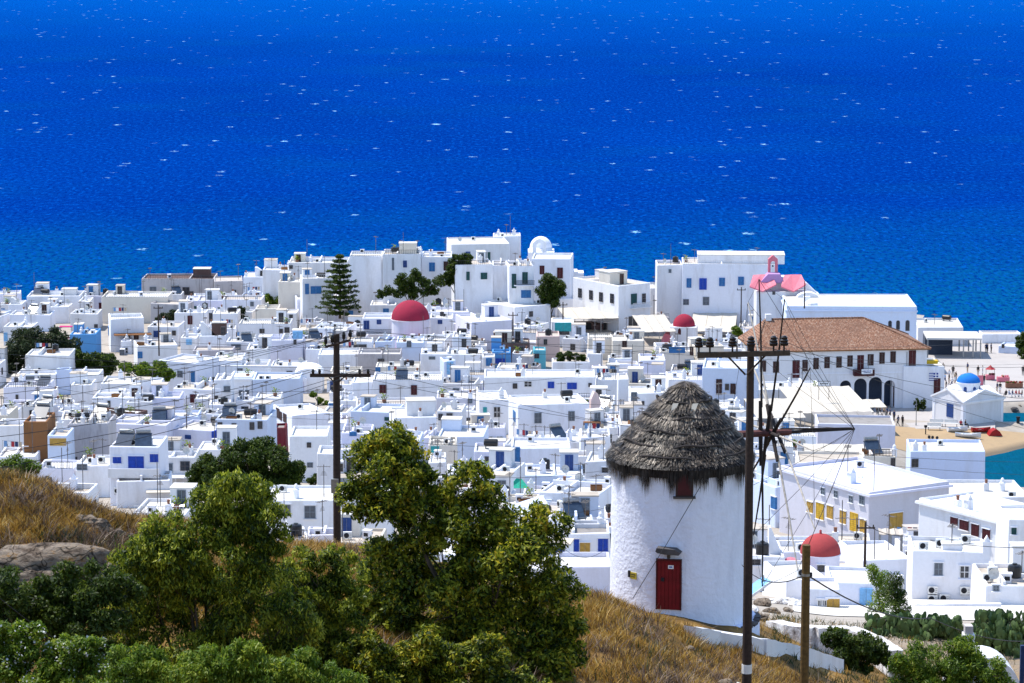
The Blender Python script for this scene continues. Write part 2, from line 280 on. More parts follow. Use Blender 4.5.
# ------------------------------------------------------------------ mesh helpers
def tag(o, label=None, cat=None, group=None, kind=None):
    if label: o["label"] = label
    if cat: o["category"] = cat
    if group: o["group"] = group
    if kind: o["kind"] = kind
    return o
def empty(name, loc, rz=0.0, label=None, cat=None, group=None):
    o = bpy.data.objects.new(name, None); COL.objects.link(o); o.location = loc; o.rotation_euler = (0, 0, rz); o.empty_display_size = .3
    return tag(o, label, cat, group)
def link_mesh(name, me, parent=None, loc=None, rz=0.0):
    o = bpy.data.objects.new(name, me); COL.objects.link(o)
    if parent is not None: o.parent = parent
    if loc is not None: o.location = loc
    if rz: o.rotation_euler = (0, 0, rz)
    return o
class MB:
    """collects faces of one mesh"""
    def __init__(s): s.v = []; s.f = []; s.m = []; s.mats = []
    def mi(s, mat):
        if mat not in s.mats: s.mats.append(mat)
        return s.mats.index(mat)
    def add(s, vs, fs, mat, M=None):
        b = len(s.v); i = s.mi(mat)
        s.v += [tuple(M @ Vector(p)) if M is not None else tuple(p) for p in vs]
        for f in fs: s.f.append([b+k for k in f]); s.m.append(i)
        return s
    def box(s, x0, x1, y0, y1, z0, z1, mat, M=None):
        vs = [(x0, y0, z0), (x1, y0, z0), (x1, y1, z0), (x0, y1, z0), (x0, y0, z1), (x1, y0, z1), (x1, y1, z1), (x0, y1, z1)]
        return s.add(vs, [(3, 2, 1, 0), (4, 5, 6, 7), (0, 1, 5, 4), (1, 2, 6, 5), (2, 3, 7, 6), (3, 0, 4, 7)], mat, M)
    def tube(s, pts, rad, mat, n=6, cap=True):
        pts = [Vector(p) for p in pts]
        if isinstance(rad, (int, float)): rad = [rad]*len(pts)
        vs = []; fs = []
        for i, p in enumerate(pts):
            d = (pts[min(i+1, len(pts)-1)] - pts[max(i-1, 0)]).normalized()
            a = d.cross(Vector((0, 0, 1)) if abs(d.z) < .95 else Vector((0, 1, 0))).normalized(); b = d.cross(a)
            for k in range(n):
                t = 2*math.pi*k/n; vs.append(p + (a*math.cos(t) + b*math.sin(t))*rad[i])
        for i in range(len(pts)-1):
            for k in range(n): fs.append((i*n+k, i*n+(k+1) % n, (i+1)*n+(k+1) % n, (i+1)*n+k))
        if cap: fs.append(tuple(range(n))); fs.append(tuple(range((len(pts)-1)*n, len(pts)*n))[::-1])
        return s.add(vs, fs, mat)
    def lathe(s, prof, mat, n=24, c=(0, 0), a0=0, a1=2*math.pi):
        full = abs(a1-a0-2*math.pi) < 1e-6; k = n if full else n+1
        vs = []; fs = []
        for r, z in prof:
            for i in range(k):
                t = a0+(a1-a0)*i/n; vs.append((c[0]+r*math.cos(t), c[1]+r*math.sin(t), z))
        for j in range(len(prof)-1):
            for i in range(n):
                i2 = (i+1) % k; fs.append((j*k+i, j*k+i2, (j+1)*k+i2, (j+1)*k+i))
        return s.add(vs, fs, mat)
    def prism(s, poly, y0, y1, mat, M=None):
        """poly in x,z extruded along y"""
        n = len(poly)
        vs = [(x, y0, z) for x, z in poly] + [(x, y1, z) for x, z in poly]
        fs = [tuple(range(n)), tuple(range(n, 2*n))[::-1]] + [(i, n+i, n+(i+1) % n, (i+1) % n) for i in range(n)]
        return s.add(vs, fs, mat, M)
    def arch(s, x0, x1, zb, zt, y0, y1, mat, w, top, n=8, M=None):
        """a wall panel from x0-w.. with a round-headed opening x0..x1 springing so that crown is zt; panel top = top"""
        r = (x1-x0)/2; cx = (x0+x1)/2; zs = zt - r
        s.box(x0-w, x0, y0, y1, zb, zs, mat, M); s.box(x1, x1+w, y0, y1, zb, zs, mat, M)
        pts = [(cx - r*math.cos(math.pi*i/n), zs + r*math.sin(math.pi*i/n)) for i in range(n+1)]
        for i in range(n):
            xa = x0-w if i == 0 else pts[i][0]; xb = x1+w if i == n-1 else pts[i+1][0]
            s.prism([(xa, pts[i][1] if i else zs), (pts[i][0], pts[i][1]), (pts[i+1][0], pts[i+1][1]), (xb, pts[i+1][1] if i < n-1 else zs), (xb, top), (xa, top)] if i in (0, n-1) else
                    [(pts[i][0], pts[i][1]), (pts[i+1][0], pts[i+1][1]), (xb, top), (xa, top)], y0, y1, mat, M)
        return s
    def build(s, name, parent=None, loc=None, rz=0.0, smooth=False, fix=True):
        me = bpy.data.meshes.new(name); me.from_pydata(s.v, [], s.f)
        for m in s.mats: me.materials.append(MATS[m])
        me.polygons.foreach_set("material_index", s.m)
        if fix:
            bm = bmesh.new(); bm.from_mesh(me); bmesh.ops.recalc_face_normals(bm, faces=bm.faces); bm.to_mesh(me); bm.free()
        if smooth: me.polygons.foreach_set("use_smooth", [True]*len(me.polygons))
        me.update()
        return link_mesh(name, me, parent, loc, rz)
def np_mesh(name, V, F, mat, parent=None, smooth=False):
    me = bpy.data.meshes.new(name); V = np.asarray(V, np.float32); F = np.asarray(F, np.int32)
    k = F.shape[1]
    me.vertices.add(len(V)); me.vertices.foreach_set("co", V.ravel())
    me.loops.add(F.size); me.loops.foreach_set("vertex_index", F.ravel())
    me.polygons.add(len(F)); me.polygons.foreach_set("loop_start", np.arange(0, F.size, k, dtype=np.int32))
    me.materials.append(MATS[mat]); me.update(calc_edges=True)
    if smooth: me.polygons.foreach_set("use_smooth", [True]*len(F))
    o = bpy.data.objects.new(name, me); COL.objects.link(o)
    if parent is not None: o.parent = parent
    return o
def copy_tree(o, parent=None):
    c = o.copy(); COL.objects.link(c)
    if parent is not None: c.parent = parent
    for ch in list(o.children): copy_tree(ch, c)
    return c
# ------------------------------------------------------------------ ground, sea, quay
def build_ground():
    us = np.concatenate([np.arange(-500, 1525, 9.0)]); ds = np.concatenate([np.arange(4, 60, 4.0), np.arange(60, 140, 1.2), np.arange(140, 430, 4.0), np.arange(430, 520, 1.0), np.arange(520, 765, 4.0)])
    V = []; 
    for D in ds:
        for u in us:
            X = (u-512)/FPX*D; V.append((X, D, TH(X, D)))
    nu = len(us); F = []
    for j in range(len(ds)-1):
        for i in range(nu-1): F.append((j*nu+i, j*nu+i+1, (j+1)*nu+i+1, (j+1)*nu+i))
    o = np_mesh("ground", V, F, "hillside_earth", smooth=True); tag(o, kind="structure")
build_ground()
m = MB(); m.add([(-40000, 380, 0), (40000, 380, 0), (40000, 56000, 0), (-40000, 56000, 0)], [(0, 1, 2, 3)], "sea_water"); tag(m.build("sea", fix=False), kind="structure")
def sheet(name, pts, mat, z0, thick=None, n=1):
    """flat paving polygon (pixel,D) list at height z0 with side walls"""
    P = []
    for u, D in pts: P.append(((u-512)/FPX*D, D))
    m = MB(); k = len(P); zb = z0-(thick or .3)
    m.add([(x, y, z0) for x, y in P]+[(x, y, zb) for x, y in P], [tuple(range(k))]+[(i, (i+1) % k, k+(i+1) % k, k+i) for i in range(k)], mat)
    return tag(m.build(name), kind="structure")
sheet("quay", [(842, 486), (1003, 486), (1003, 494), (1003, 512), (1030, 513), (1260, 520), (1260, 578), (1040, 582), (975, 588), (955, 602), (842, 604)], "paving", 1.72, 4)
def build_beach():
    V = []; F = []; us = np.arange(868, 1330, 6.0); ds = np.arange(466, 487.1, 1.0)
    for D in ds:
        for u in us:
            X = (u-512)/FPX*D; V.append((X, D, TH(X, D)+.05+.03*mnoise.noise(Vector((X*.5, D*.5, 0)))))
    n = len(us)
    for j in range(len(ds)-1):
        for i in range(n-1): F.append((j*n+i, j*n+i+1, (j+1)*n+i+1, (j+1)*n+i))
    tag(np_mesh("beach", V, F, "sand", smooth=True), kind="structure")
build_beach()
def build_courtyard():
    """pale paved yards between the nearest houses, laid on the slope"""
    V = []; F = []; us = np.arange(800, 1061, 6.0); ds = np.arange(216, 262, 2.0)
    for D in ds:
        for u in us:
            X = (u-512)/FPX*D; V.append((X, D, TH(X, D)+.06))
    n = len(us)
    for j in range(len(ds)-1):
        for i in range(n-1): F.append((j*n+i, j*n+i+1, (j+1)*n+i+1, (j+1)*n+i))
    tag(np_mesh("courtyard_paving", V, F, "courtyard_lime", smooth=True), kind="structure")
wallmat("courtyard_lime", (.66, .63, .58), (.36, .32, .27), .8, .3, .6)
build_courtyard()
# ------------------------------------------------------------------ houses
WALLS = {'w': "white_lime", 'l': "lilac_shade_lime", 'c': "cream_lime", 'g': "grey_render", 'b': "blue_wash", 'p': "pale_blue_tone", 'k': "pink_wash", 'u': "rust_boards", 'n': "brown_render", 't': "turquoise_wash", 'm': "maroon_wash", 's': "whitewashed_stone"}
ROOFS = {'w': "roof_white", 'c': "roof_cream", 'g': "roof_grey", 't': "terracotta_tiles", 'n': "brown_render"}
FOOT = []      # (corner list, centre, radius)
VIS = []       # visible facade rectangles of hand placed houses (x0,x1,y0,y1,D)
HOUSES = []    # (root, info)
_cache = {}
def cached(key, fn):
    """one shared mesh per kind of small fitting"""
    if key not in _cache:
        o = fn(); _cache[key] = o.data; bpy.data.objects.remove(o)
    return _cache[key]
def window_mesh(w, h, s, near):
    def mk():
        nm, c, gl = STY[s]; m = MB(); f = .07 if w < 1.6 else .09
        w2 = w/2
        m.box(-w2-f, -w2, -.07, .2, -h/2-f, h/2+f, nm); m.box(w2, w2+f, -.07, .2, -h/2-f, h/2+f, nm)
        m.box(-w2, w2, -.07, .2, h/2, h/2+f, nm); m.box(-w2, w2, -.07, .2, -h/2-f, -h/2, nm)
        if near and h < 1.7: m.box(-w2-.18, w2+.18, -.17, .2, -h/2-f-.09, -h/2-f-.003, 'white_lime'); m.box(-w2-.16, w2+.16, -.11, .2, h/2+f+.003, h/2+f+.1, 'white_lime')
        if gl:
            m.box(-.035, .035, -.055, .2, -h/2, h/2, nm); m.box(-w2, w2, -.05, .2, -.03, .03, nm)
            m.box(-w2, w2, -.02, .2, -h/2, h/2, gl)
        else:
            for a, b in ((-w2, -.015), (.015, w2)):
                m.box(a, b, -.05, .2, -h/2, h/2, nm)
                if near:
                    k = max(3, int(h/.22))
                    for i in range(k): z = -h/2 + (i+.5)*h/k; m.box(a+.07, b-.07, -.066, -.05, z-.06, z+.03, nm)
        return m.build("window")
    return cached(("win", round(w, 1), round(h, 1), s, near), mk)
def fit(key, mk, name, parent, loc, rz=0.0):
    return link_mesh(name, cached(key, mk), parent, loc, rz)
def chimney_mesh(k):
    def mk():
        m = MB()
        if k == 0: m.box(-.35, .35, -.3, .3, 0, 1.1, "white_lime"); m.box(-.42, .42, -.37, .37, 1.1, 1.2, "white_lime"); m.prism([(-.3, 1.2), (.3, 1.2), (0, 1.7)], -.25, .25, "white_lime")
        elif k == 1: m.box(-.3, .3, -.3, .3, 0, .9, "white_lime"); m.lathe([(.15, .9), (.17, 1.3), (.2, 1.34), (.0, 1.36)], "terracotta_pot", 8)
        else: m.lathe([(.32, 0), (.3, .8), (.38, .85), (.38, .95), (.22, 1.05), (.2, 1.35), (.1, 1.5), (0, 1.55)], "white_lime", 10)
        return m.build("chimney")
    return mk
def ac_mk():
    m = MB(); m.box(-.42, .42, -.32, 0, -.33, .33, "ac_white"); m.lathe([(0, 0), (.25, 0), (.25, .03), (0, .03)], "cloth_black", 14)
    n = len(m.v)
    for i in range(8, n):
        x, y, z = m.v[i]; m.v[i] = (x-.1, -.32-z, y)
    for i in range(3): m.box(.2, .38, -.335, -.32, -.2+i*.15, -.15+i*.15, "metal_grey")
    m.box(-.36, -.3, -.28, -.02, -.45, -.33, "metal_grey"); m.box(.3, .36, -.28, -.02, -.45, -.33, "metal_grey")
    return m.build("air_conditioner")
def tank_mk():
    m = MB(); m.lathe([(0, 0), (.55, 0), (.58, .1), (.58, .9), (.5, 1.05), (.2, 1.12), (.2, 1.2), (0, 1.2)], "tank_black", 14); m.box(-.6, .6, -.6, .6, -.25, 0, "grey_render"); return m.build("water_tank")
def htank_mk():
    m = MB(); m.lathe([(0, -.9), (.4, -.85), (.46, -.7), (.46, .7), (.4, .85), (0, .9)], "tank_black", 12)
    m.v = [(z, x, y+.75) for x, y, z in m.v]; m.box(-.7, -.6, -.35, .35, 0, .4, "metal_grey"); m.box(.6, .7, -.35, .35, 0, .4, "metal_grey"); return m.build("water_tank")
def solar_mk():
    m = MB(); M = Matrix.Rotation(R(38), 4, 'X') @ Matrix.Translation((0, 0, .1)); m.box(-.95, .95, -1.0, 1.0, 0, .08, "solar_glass", M @ Matrix.Identity(4))
    m.box(-1, 1, -1.04, -1.0, -.02, .1, "metal_grey", M); m.box(-1, 1, 1.0, 1.04, -.02, .1, "metal_grey", M)
    a = len(m.v); m.lathe([(0, -.85), (.27, -.8), (.27, .8), (0, .85)], "metal_grey", 12)
    for i in range(a, len(m.v)): x, y, z = m.v[i]; m.v[i] = (z, y+.85, x+1.0)
    for x in (-.8, .8): m.box(x-.04, x+.04, .75, .85, -.6, .9, "metal_grey")
    return m.build("solar_heater", loc=None)
def antenna_mk(k):
    def mk():
        rr = random.Random(k*7+1); m = MB(); h = (2.6, 3.4, 4.4, 2.2)[k]
        m.tube([(0, 0, 0), (0, 0, h)], .045, "antenna_metal", 5)
        if k != 2:
            m.tube([(-.7, 0, h-.2), (.7, 0, h-.2)], .03, "antenna_metal", 4)
            for i in range(5): x = -.6+i*.3; m.tube([(x, -.35, h-.2), (x, .35, h-.2)], .022, "antenna_metal", 4)
        if k == 1:
            for i in range(4): m.tube([(-.35+i*.06, 0, h-1.1+i*.12), (.35-i*.06, 0, h-1.1+i*.12)], .022, "antenna_metal", 4)
        return m.build("antenna")
    return mk
def dish_mk():
    m = MB(); m.lathe([(0, 0), (.25, .03), (.42, .12), (.48, .17)], "dish_white", 12)
    m.v = [(x, z*-1.0-.1, y+.9) for x, y, z in m.v]; m.tube([(0, .02, 0), (0, .02, .85)], .035, "metal_grey", 5); m.tube([(0, -.1, .9), (0, -.5, .95)], .02, "metal_grey", 4); return m.build("satellite_dish")
def vent_mk():
    m = MB(); m.box(-.35, .35, -.3, .3, 0, .75, "white_lime"); m.box(-.22, .22, -.315, -.3, .25, .6, "black_void"); m.box(-.42, .42, -.37, .37, .75, .85, "white_lime"); return m.build("vent_box")
def crate_mk():
    m = MB()
    for i in range(4): m.box(-.6, .6, -.4+i*.2+.01, -.2+i*.2, 0, .12, "terracotta_pot"); 
    m.box(-.6, .6, -.42, -.38, 0, .55, "rust_boards"); m.box(-.6, .6, .38, .42, 0, .55, "rust_boards"); m.box(-.62, -.58, -.4, .4, 0, .55, "rust_boards"); m.box(.58, .62, -.4, .4, 0, .55, "rust_boards"); return m.build("planter_box")
def pot_mk():
    m = MB(); m.lathe([(0, 0), (.25, 0), (.34, .45), (.3, .5), (0, .48)], "terracotta_pot", 8); return m.build("plant_pot")
def potleaf_mk():
    m = MB(); rr = random.Random(5); m.tube([(0, 0, .4), (0, 0, .9)], .03, "trunk_bark", 4)
    for i in range(46):
        a = Vector((rr.gauss(0, .28), rr.gauss(0, .28), .6+abs(rr.gauss(0, .35)))); d = Vector((rr.uniform(-1, 1), rr.uniform(-1, 1), rr.uniform(-.3, 1))).normalized()*.18; e = d.cross(Vector((.3, .5, .8))).normalized()*.09
        m.add([a-d, a+e, a+d, a-e], [(0, 1, 2, 3)], "leaf_bright")
    return m.build("pot_foliage", fix=False)
def bar_rail(m, x0, x1, y, z0, z1, mat, k=None):
    m.box(x0, x1, y-.03, y+.03, z1-.05, z1, mat); m.box(x0, x1, y-.025, y+.025, z0+.08, z0+.12, mat)
    k = k or max(2, int((x1-x0)/.35))
    for i in range(k+1):
        x = x0 + (x1-x0)*i/k; m.box(x-.022, x+.022, y-.022, y+.022, z0, z1, mat)
def house_body(root, w, d, h, base, wall, roof, near, rng, par=.32, t=.24, roofdrop=.32, bev=True):
    bm = bmesh.new(); zt = h + par
    jx = lambda: rng.uniform(-.14, .14)
    o = []; n_ = []
    ji = lambda: rng.uniform(0, .13)
    tops = [(-w/2+ji(), ji()), (w/2-ji(), ji()), (w/2-ji(), d-ji()), (-w/2+ji(), d-ji())]
    zz = [zt+rng.uniform(-.11, .11) for _ in range(4)]
    bot = [(-w/2, 0), (w/2, 0), (w/2, d), (-w/2, d)]
    B = [bm.verts.new((x, y, -base)) for x, y in bot]; T = [bm.verts.new((x, y, z)) for (x, y), z in zip(tops, zz)]
    ins = [(x+(t if x < 0 else -t), y+(t if i < 2 else -t)) for i, (x, y) in enumerate(tops)]
    I = [bm.verts.new((x, y, z)) for (x, y), z in zip(ins, zz)]; L = [bm.verts.new((x, y, zt-roofdrop)) for x, y in ins]
    for i in range(4):
        j = (i+1) % 4
        bm.faces.new((B[i], B[j], T[j], T[i])); bm.faces.new((T[i], T[j], I[j], I[i])); bm.faces.new((I[i], I[j], L[j], L[i]))
    if bev:
        es = [e for e in bm.edges if (e.verts[0] in T and (e.verts[1] in T or e.verts[1] in B)) or (e.verts[1] in T and e.verts[0] in B)]
        bmesh.ops.bevel(bm, geom=es, offset=.12, segments=2, affect='EDGES', profile=.5)
    bmesh.ops.recalc_face_normals(bm, faces=bm.faces)
    me = bpy.data.meshes.new("wall"); bm.to_mesh(me); bm.free(); me.materials.append(MATS[wall])
    wl = link_mesh("wall", me, root)
    m = MB(); z = zt-roofdrop+.004
    m.add([(x, y, z) for x, y in ins]+[(x, y, z-.15) for x, y in ins], [(0, 1, 2, 3)]+[(i, (i+1) % 4, 4+(i+1) % 4, 4+i) for i in range(4)], roof)
    m.build("roof", root)
    return zt
def put_window(root, fr, P, side, wpx, hpx, s, near, D, w, d):
    """pixel rectangle centre on a face -> window child"""
    px, py = P; dr = ray(px, py); o = Vector((0, 0, CAMZ))
    Li = fr.inverted(); lo = Li @ o; ld = Li.to_3x3() @ dr
    if side == 'F': t = (0 - lo.y)/ld.y; q = lo + ld*t; foc = abs(ld.normalized().y); rot = 0; 
    elif side == 'L': t = (-w/2 - lo.x)/ld.x; q = lo + ld*t; foc = abs(ld.normalized().x); rot = -math.pi/2
    else: t = (w/2 - lo.x)/ld.x; q = lo + ld*t; foc = abs(ld.normalized().x); rot = math.pi/2
    hd = math.hypot(ld.x, ld.y)
    ww = wpx*D/FPX/max(foc, .22); hh = hpx*D/FPX
    ww = min(max(ww, .35), 4); hh = min(max(hh, .4), 4)
    if side == 'F': q.x = min(max(q.x, -w/2+ww/2+.15), w/2-ww/2-.15); loc = (q.x, 0, q.z)
    elif side == 'L': loc = (-w/2, min(max(q.y, .5), d-.5), q.z)
    else: loc = (w/2, min(max(q.y, .5), d-.5), q.z)
    nm = "door" if hh/ww > 1.75 and hh > 1.75 else "window"
    ob = link_mesh(nm, window_mesh(round(ww, 1), round(hh, 1), s, near), root, loc, rot)
    if near and nm == "door":
        link_mesh("handle", cached(("handle",), lambda: MB().box(-.03, .03, -.1, -.05, -.1, .1, "metal_grey").build("handle")), ob, (ww*.32, -.02, -.05))
    return ob
def clutter(root, w, d, zr, rng, amount=1.0, D=400):
    """fittings fixed on a flat roof"""
    used = []
    def spot():
        for _ in range(8):
            p = (rng.uniform(-w/2+.8, w/2-.8), rng.uniform(.8, max(.9, d-.8)))
            if all(abs(p[0]-a)+abs(p[1]-b) > 1.5 for a, b in used): break
        used.append(p); return p
    k = []
    def go(pr): return rng.random() < pr*amount
    if go(.62): q = rng.choice((0, 0, 1, 1, 2)); x, y = spot(); fit(("chim", q), chimney_mesh(q), "chimney", root, (x, y, zr)); k.append("chimney")
    if go(.30): q = rng.choice((0, 1)); x, y = spot(); fit(("chim", q), chimney_mesh(q), "chimney", root, (x, y, zr))
    for pr in (.75, .5, .3):
        if go(pr): q = rng.randrange(4); x, y = spot(); fit(("ant", q), antenna_mk(q), "antenna", root, (x, y, zr), rng.uniform(0, 3)); k.append("antenna")
    if go(.42): x, y = spot(); fit(("ac",), ac_mk, "air_conditioner", root, (x, y, zr+.45), rng.uniform(-.4, .4)); k.append("air conditioner")
    if go(.30): x, y = spot(); fit(("ac",), ac_mk, "air_conditioner", root, (x, y, zr+.45), rng.uniform(-1.4, 1.4))
    if go(.14): x, y = spot(); fit(("tank",), tank_mk, "water_tank", root, (x, y, zr+.25)); k.append("black water tank")
    elif go(.10): x, y = spot(); fit(("htank",), htank_mk, "water_tank", root, (x, y, zr), rng.uniform(-.5, .5)); k.append("black water tank")
    if go(.08) and d > 4.5: x, y = spot(); fit(("sol",), solar_mk, "solar_heater", root, (x, min(max(y, 1.6), d-1.6), zr+.65), rng.uniform(-.6, .6)); k.append("solar heater")
    if go(.22): x, y = spot(); fit(("dish",), dish_mk, "satellite_dish", root, (x, y, zr), rng.uniform(-.9, .3)); k.append("satellite dish")
    if go(.5): x, y = spot(); fit(("vent",), vent_mk, "vent_box", root, (x, y, zr), rng.uniform(-.4, .4))
    if go(.14): x, y = spot(); fit(("crate",), crate_mk, "planter_box", root, (x, y, zr), rng.uniform(-.4, .4)); k.append("planter")
    if go(.20): x, y = spot(); pp = fit(("pot",), pot_mk, "plant_pot", root, (x, y, zr)); fit(("potleaf",), potleaf_mk, "pot_foliage", pp, (0, 0, 0))
    return k
def laundry_mk():
    m = MB(); rr = random.Random(3); m.tube([(-1.5, 0, 0), (-1.5, 0, 1.8)], .03, "metal_grey", 4); m.tube([(1.5, 0, 0), (1.5, 0, 1.8)], .03, "metal_grey", 4); m.tube([(-1.5, 0, 1.75), (1.5, 0, 1.75)], .012, "rope", 3); x = -1.3
    for c in ("cloth_blue", "cloth_white", "cloth_red", "cloth_navy", "cloth_beige"): m.box(x, x+.42, -.02, .02, .95+rr.uniform(0, .3), 1.74, c); x += .52
    return m.build("laundry_line")
def lumps(root, w, d, h, zr, rng, wall, front):
    """low dividing walls, stairs and outhouses that make the white blocks irregular"""
    if rng.random() < .45: x = rng.uniform(-w*.25, w*.25); MB().box(x-.12, x+.12, .25, d-.25, zr-.1, zr+rng.uniform(.35, .9), wall).build("dividing_wall", root)
    if rng.random() < .3: y = rng.uniform(d*.4, d*.7); MB().box(-w/2+.25, w/2-.25, y-.12, y+.12, zr-.1, zr+rng.uniform(.3, .6), wall).build("dividing_wall", root)
    if rng.random() < .10: fit(("laundry",), laundry_mk, "laundry_line", root, (rng.uniform(-.2, .2)*w, d*rng.uniform(.3, .7), zr), rng.uniform(-.6, .6))
    if rng.random() < .22: m = MB(); bar_rail(m, -w/2+.2, w/2-.2, .14, zr+.25, zr+1.1, rng.choice(("rail_dark", "white_frame", "rail_dark"))); m.build("railing", root)
    if rng.random() < .30: 
        x = rng.choice((-1, 1))*w*.28; bw = rng.uniform(1.6, 2.8); bd = rng.uniform(1.6, 2.6); bh = rng.uniform(1.2, 2.3); y = d-bd-.3; m = MB(); m.box(x-bw/2, x+bw/2, y, y+bd, zr-.1, zr+bh, wall); m.box(x-bw/2-.07, x+bw/2+.07, y-.07, y+bd+.07, zr+bh, zr+bh+.12, rng.choice(("roof_white", "roof_cream"))); b = m.build("roof_hut", root)
        if rng.random() < .7: link_mesh("door", window_mesh(.8, min(1.7, bh-.2), rng.choice("dBGdbnG"), False), b, (x, y, zr+min(1.7, bh-.2)/2+.05))
    if front and rng.random() < .55:
        aw = w*rng.uniform(.3, .6); ad = rng.uniform(1.2, 3); ah = h*rng.uniform(.45, .8); x = rng.choice((-1, 1))*(w-aw)/2*.98; m = MB(); m.box(x-aw/2, x+aw/2, -ad, -.01, -1, ah, wall); m.box(x-aw/2+.2, x+aw/2-.2, -ad+.2, -.02, ah, ah+.004, "roof_white"); a = m.build("annexe", root)
        if rng.random() < .6: link_mesh("window", window_mesh(.8, .9, rng.choice("dGdbBdw"), False), a, (x, -ad, ah*.6))
    if front and rng.random() < .25:
        m = MB(); x0 = rng.uniform(-w*.3, 0)
        for i in range(int(h/.28)): m.box(x0+i*.28, x0+(i+1)*.28, -1.1, -.02, -1, h-i*.28, wall)
        m.build("stairs", root)
def hut(root, w, d, zr, fx, fy, hw, hd, hh, wall, door=None, rng=random):
    x = -w/2 + fx*w; y = fy*d
    m = MB(); m.box(x-hw/2, x+hw/2, y, y+hd, zr-.1, zr+hh, wall); m.box(x-hw/2-.08, x+hw/2+.08, y-.08, y+hd+.08, zr+hh, zr+hh+.14, "roof_white")
    h = m.build("roof_hut", root)
    if door: link_mesh("door", window_mesh(.8, min(1.9, hh-.3), door, False), h, (x+rng.uniform(-.2, .2)*hw, y, zr+min(1.9, hh-.3)/2+.1))
    return h
def frame_of(x0, x1, yt, D, r, zt=None):
    """house frame from the pixel span of its front top edge: origin front centre, x along the front, y to the back"""
    pl = at(x0, yt, D); r_ = R(r); c = math.cos(r_); s = math.sin(r_)
    d1 = ray(x1, yt)                                       # find W so that pl + W*(c,s) lies on pixel column x1
    kx = (x1-512)/FPX / CF.y; W = None
    a = d1.x/d1.y
    W = (a*pl.y - pl.x)/(c - a*s)
    W = max(W, 1.2)
    ctr = Vector((pl.x + W/2*c, pl.y + W/2*s, 0))
    return W, ctr, r_
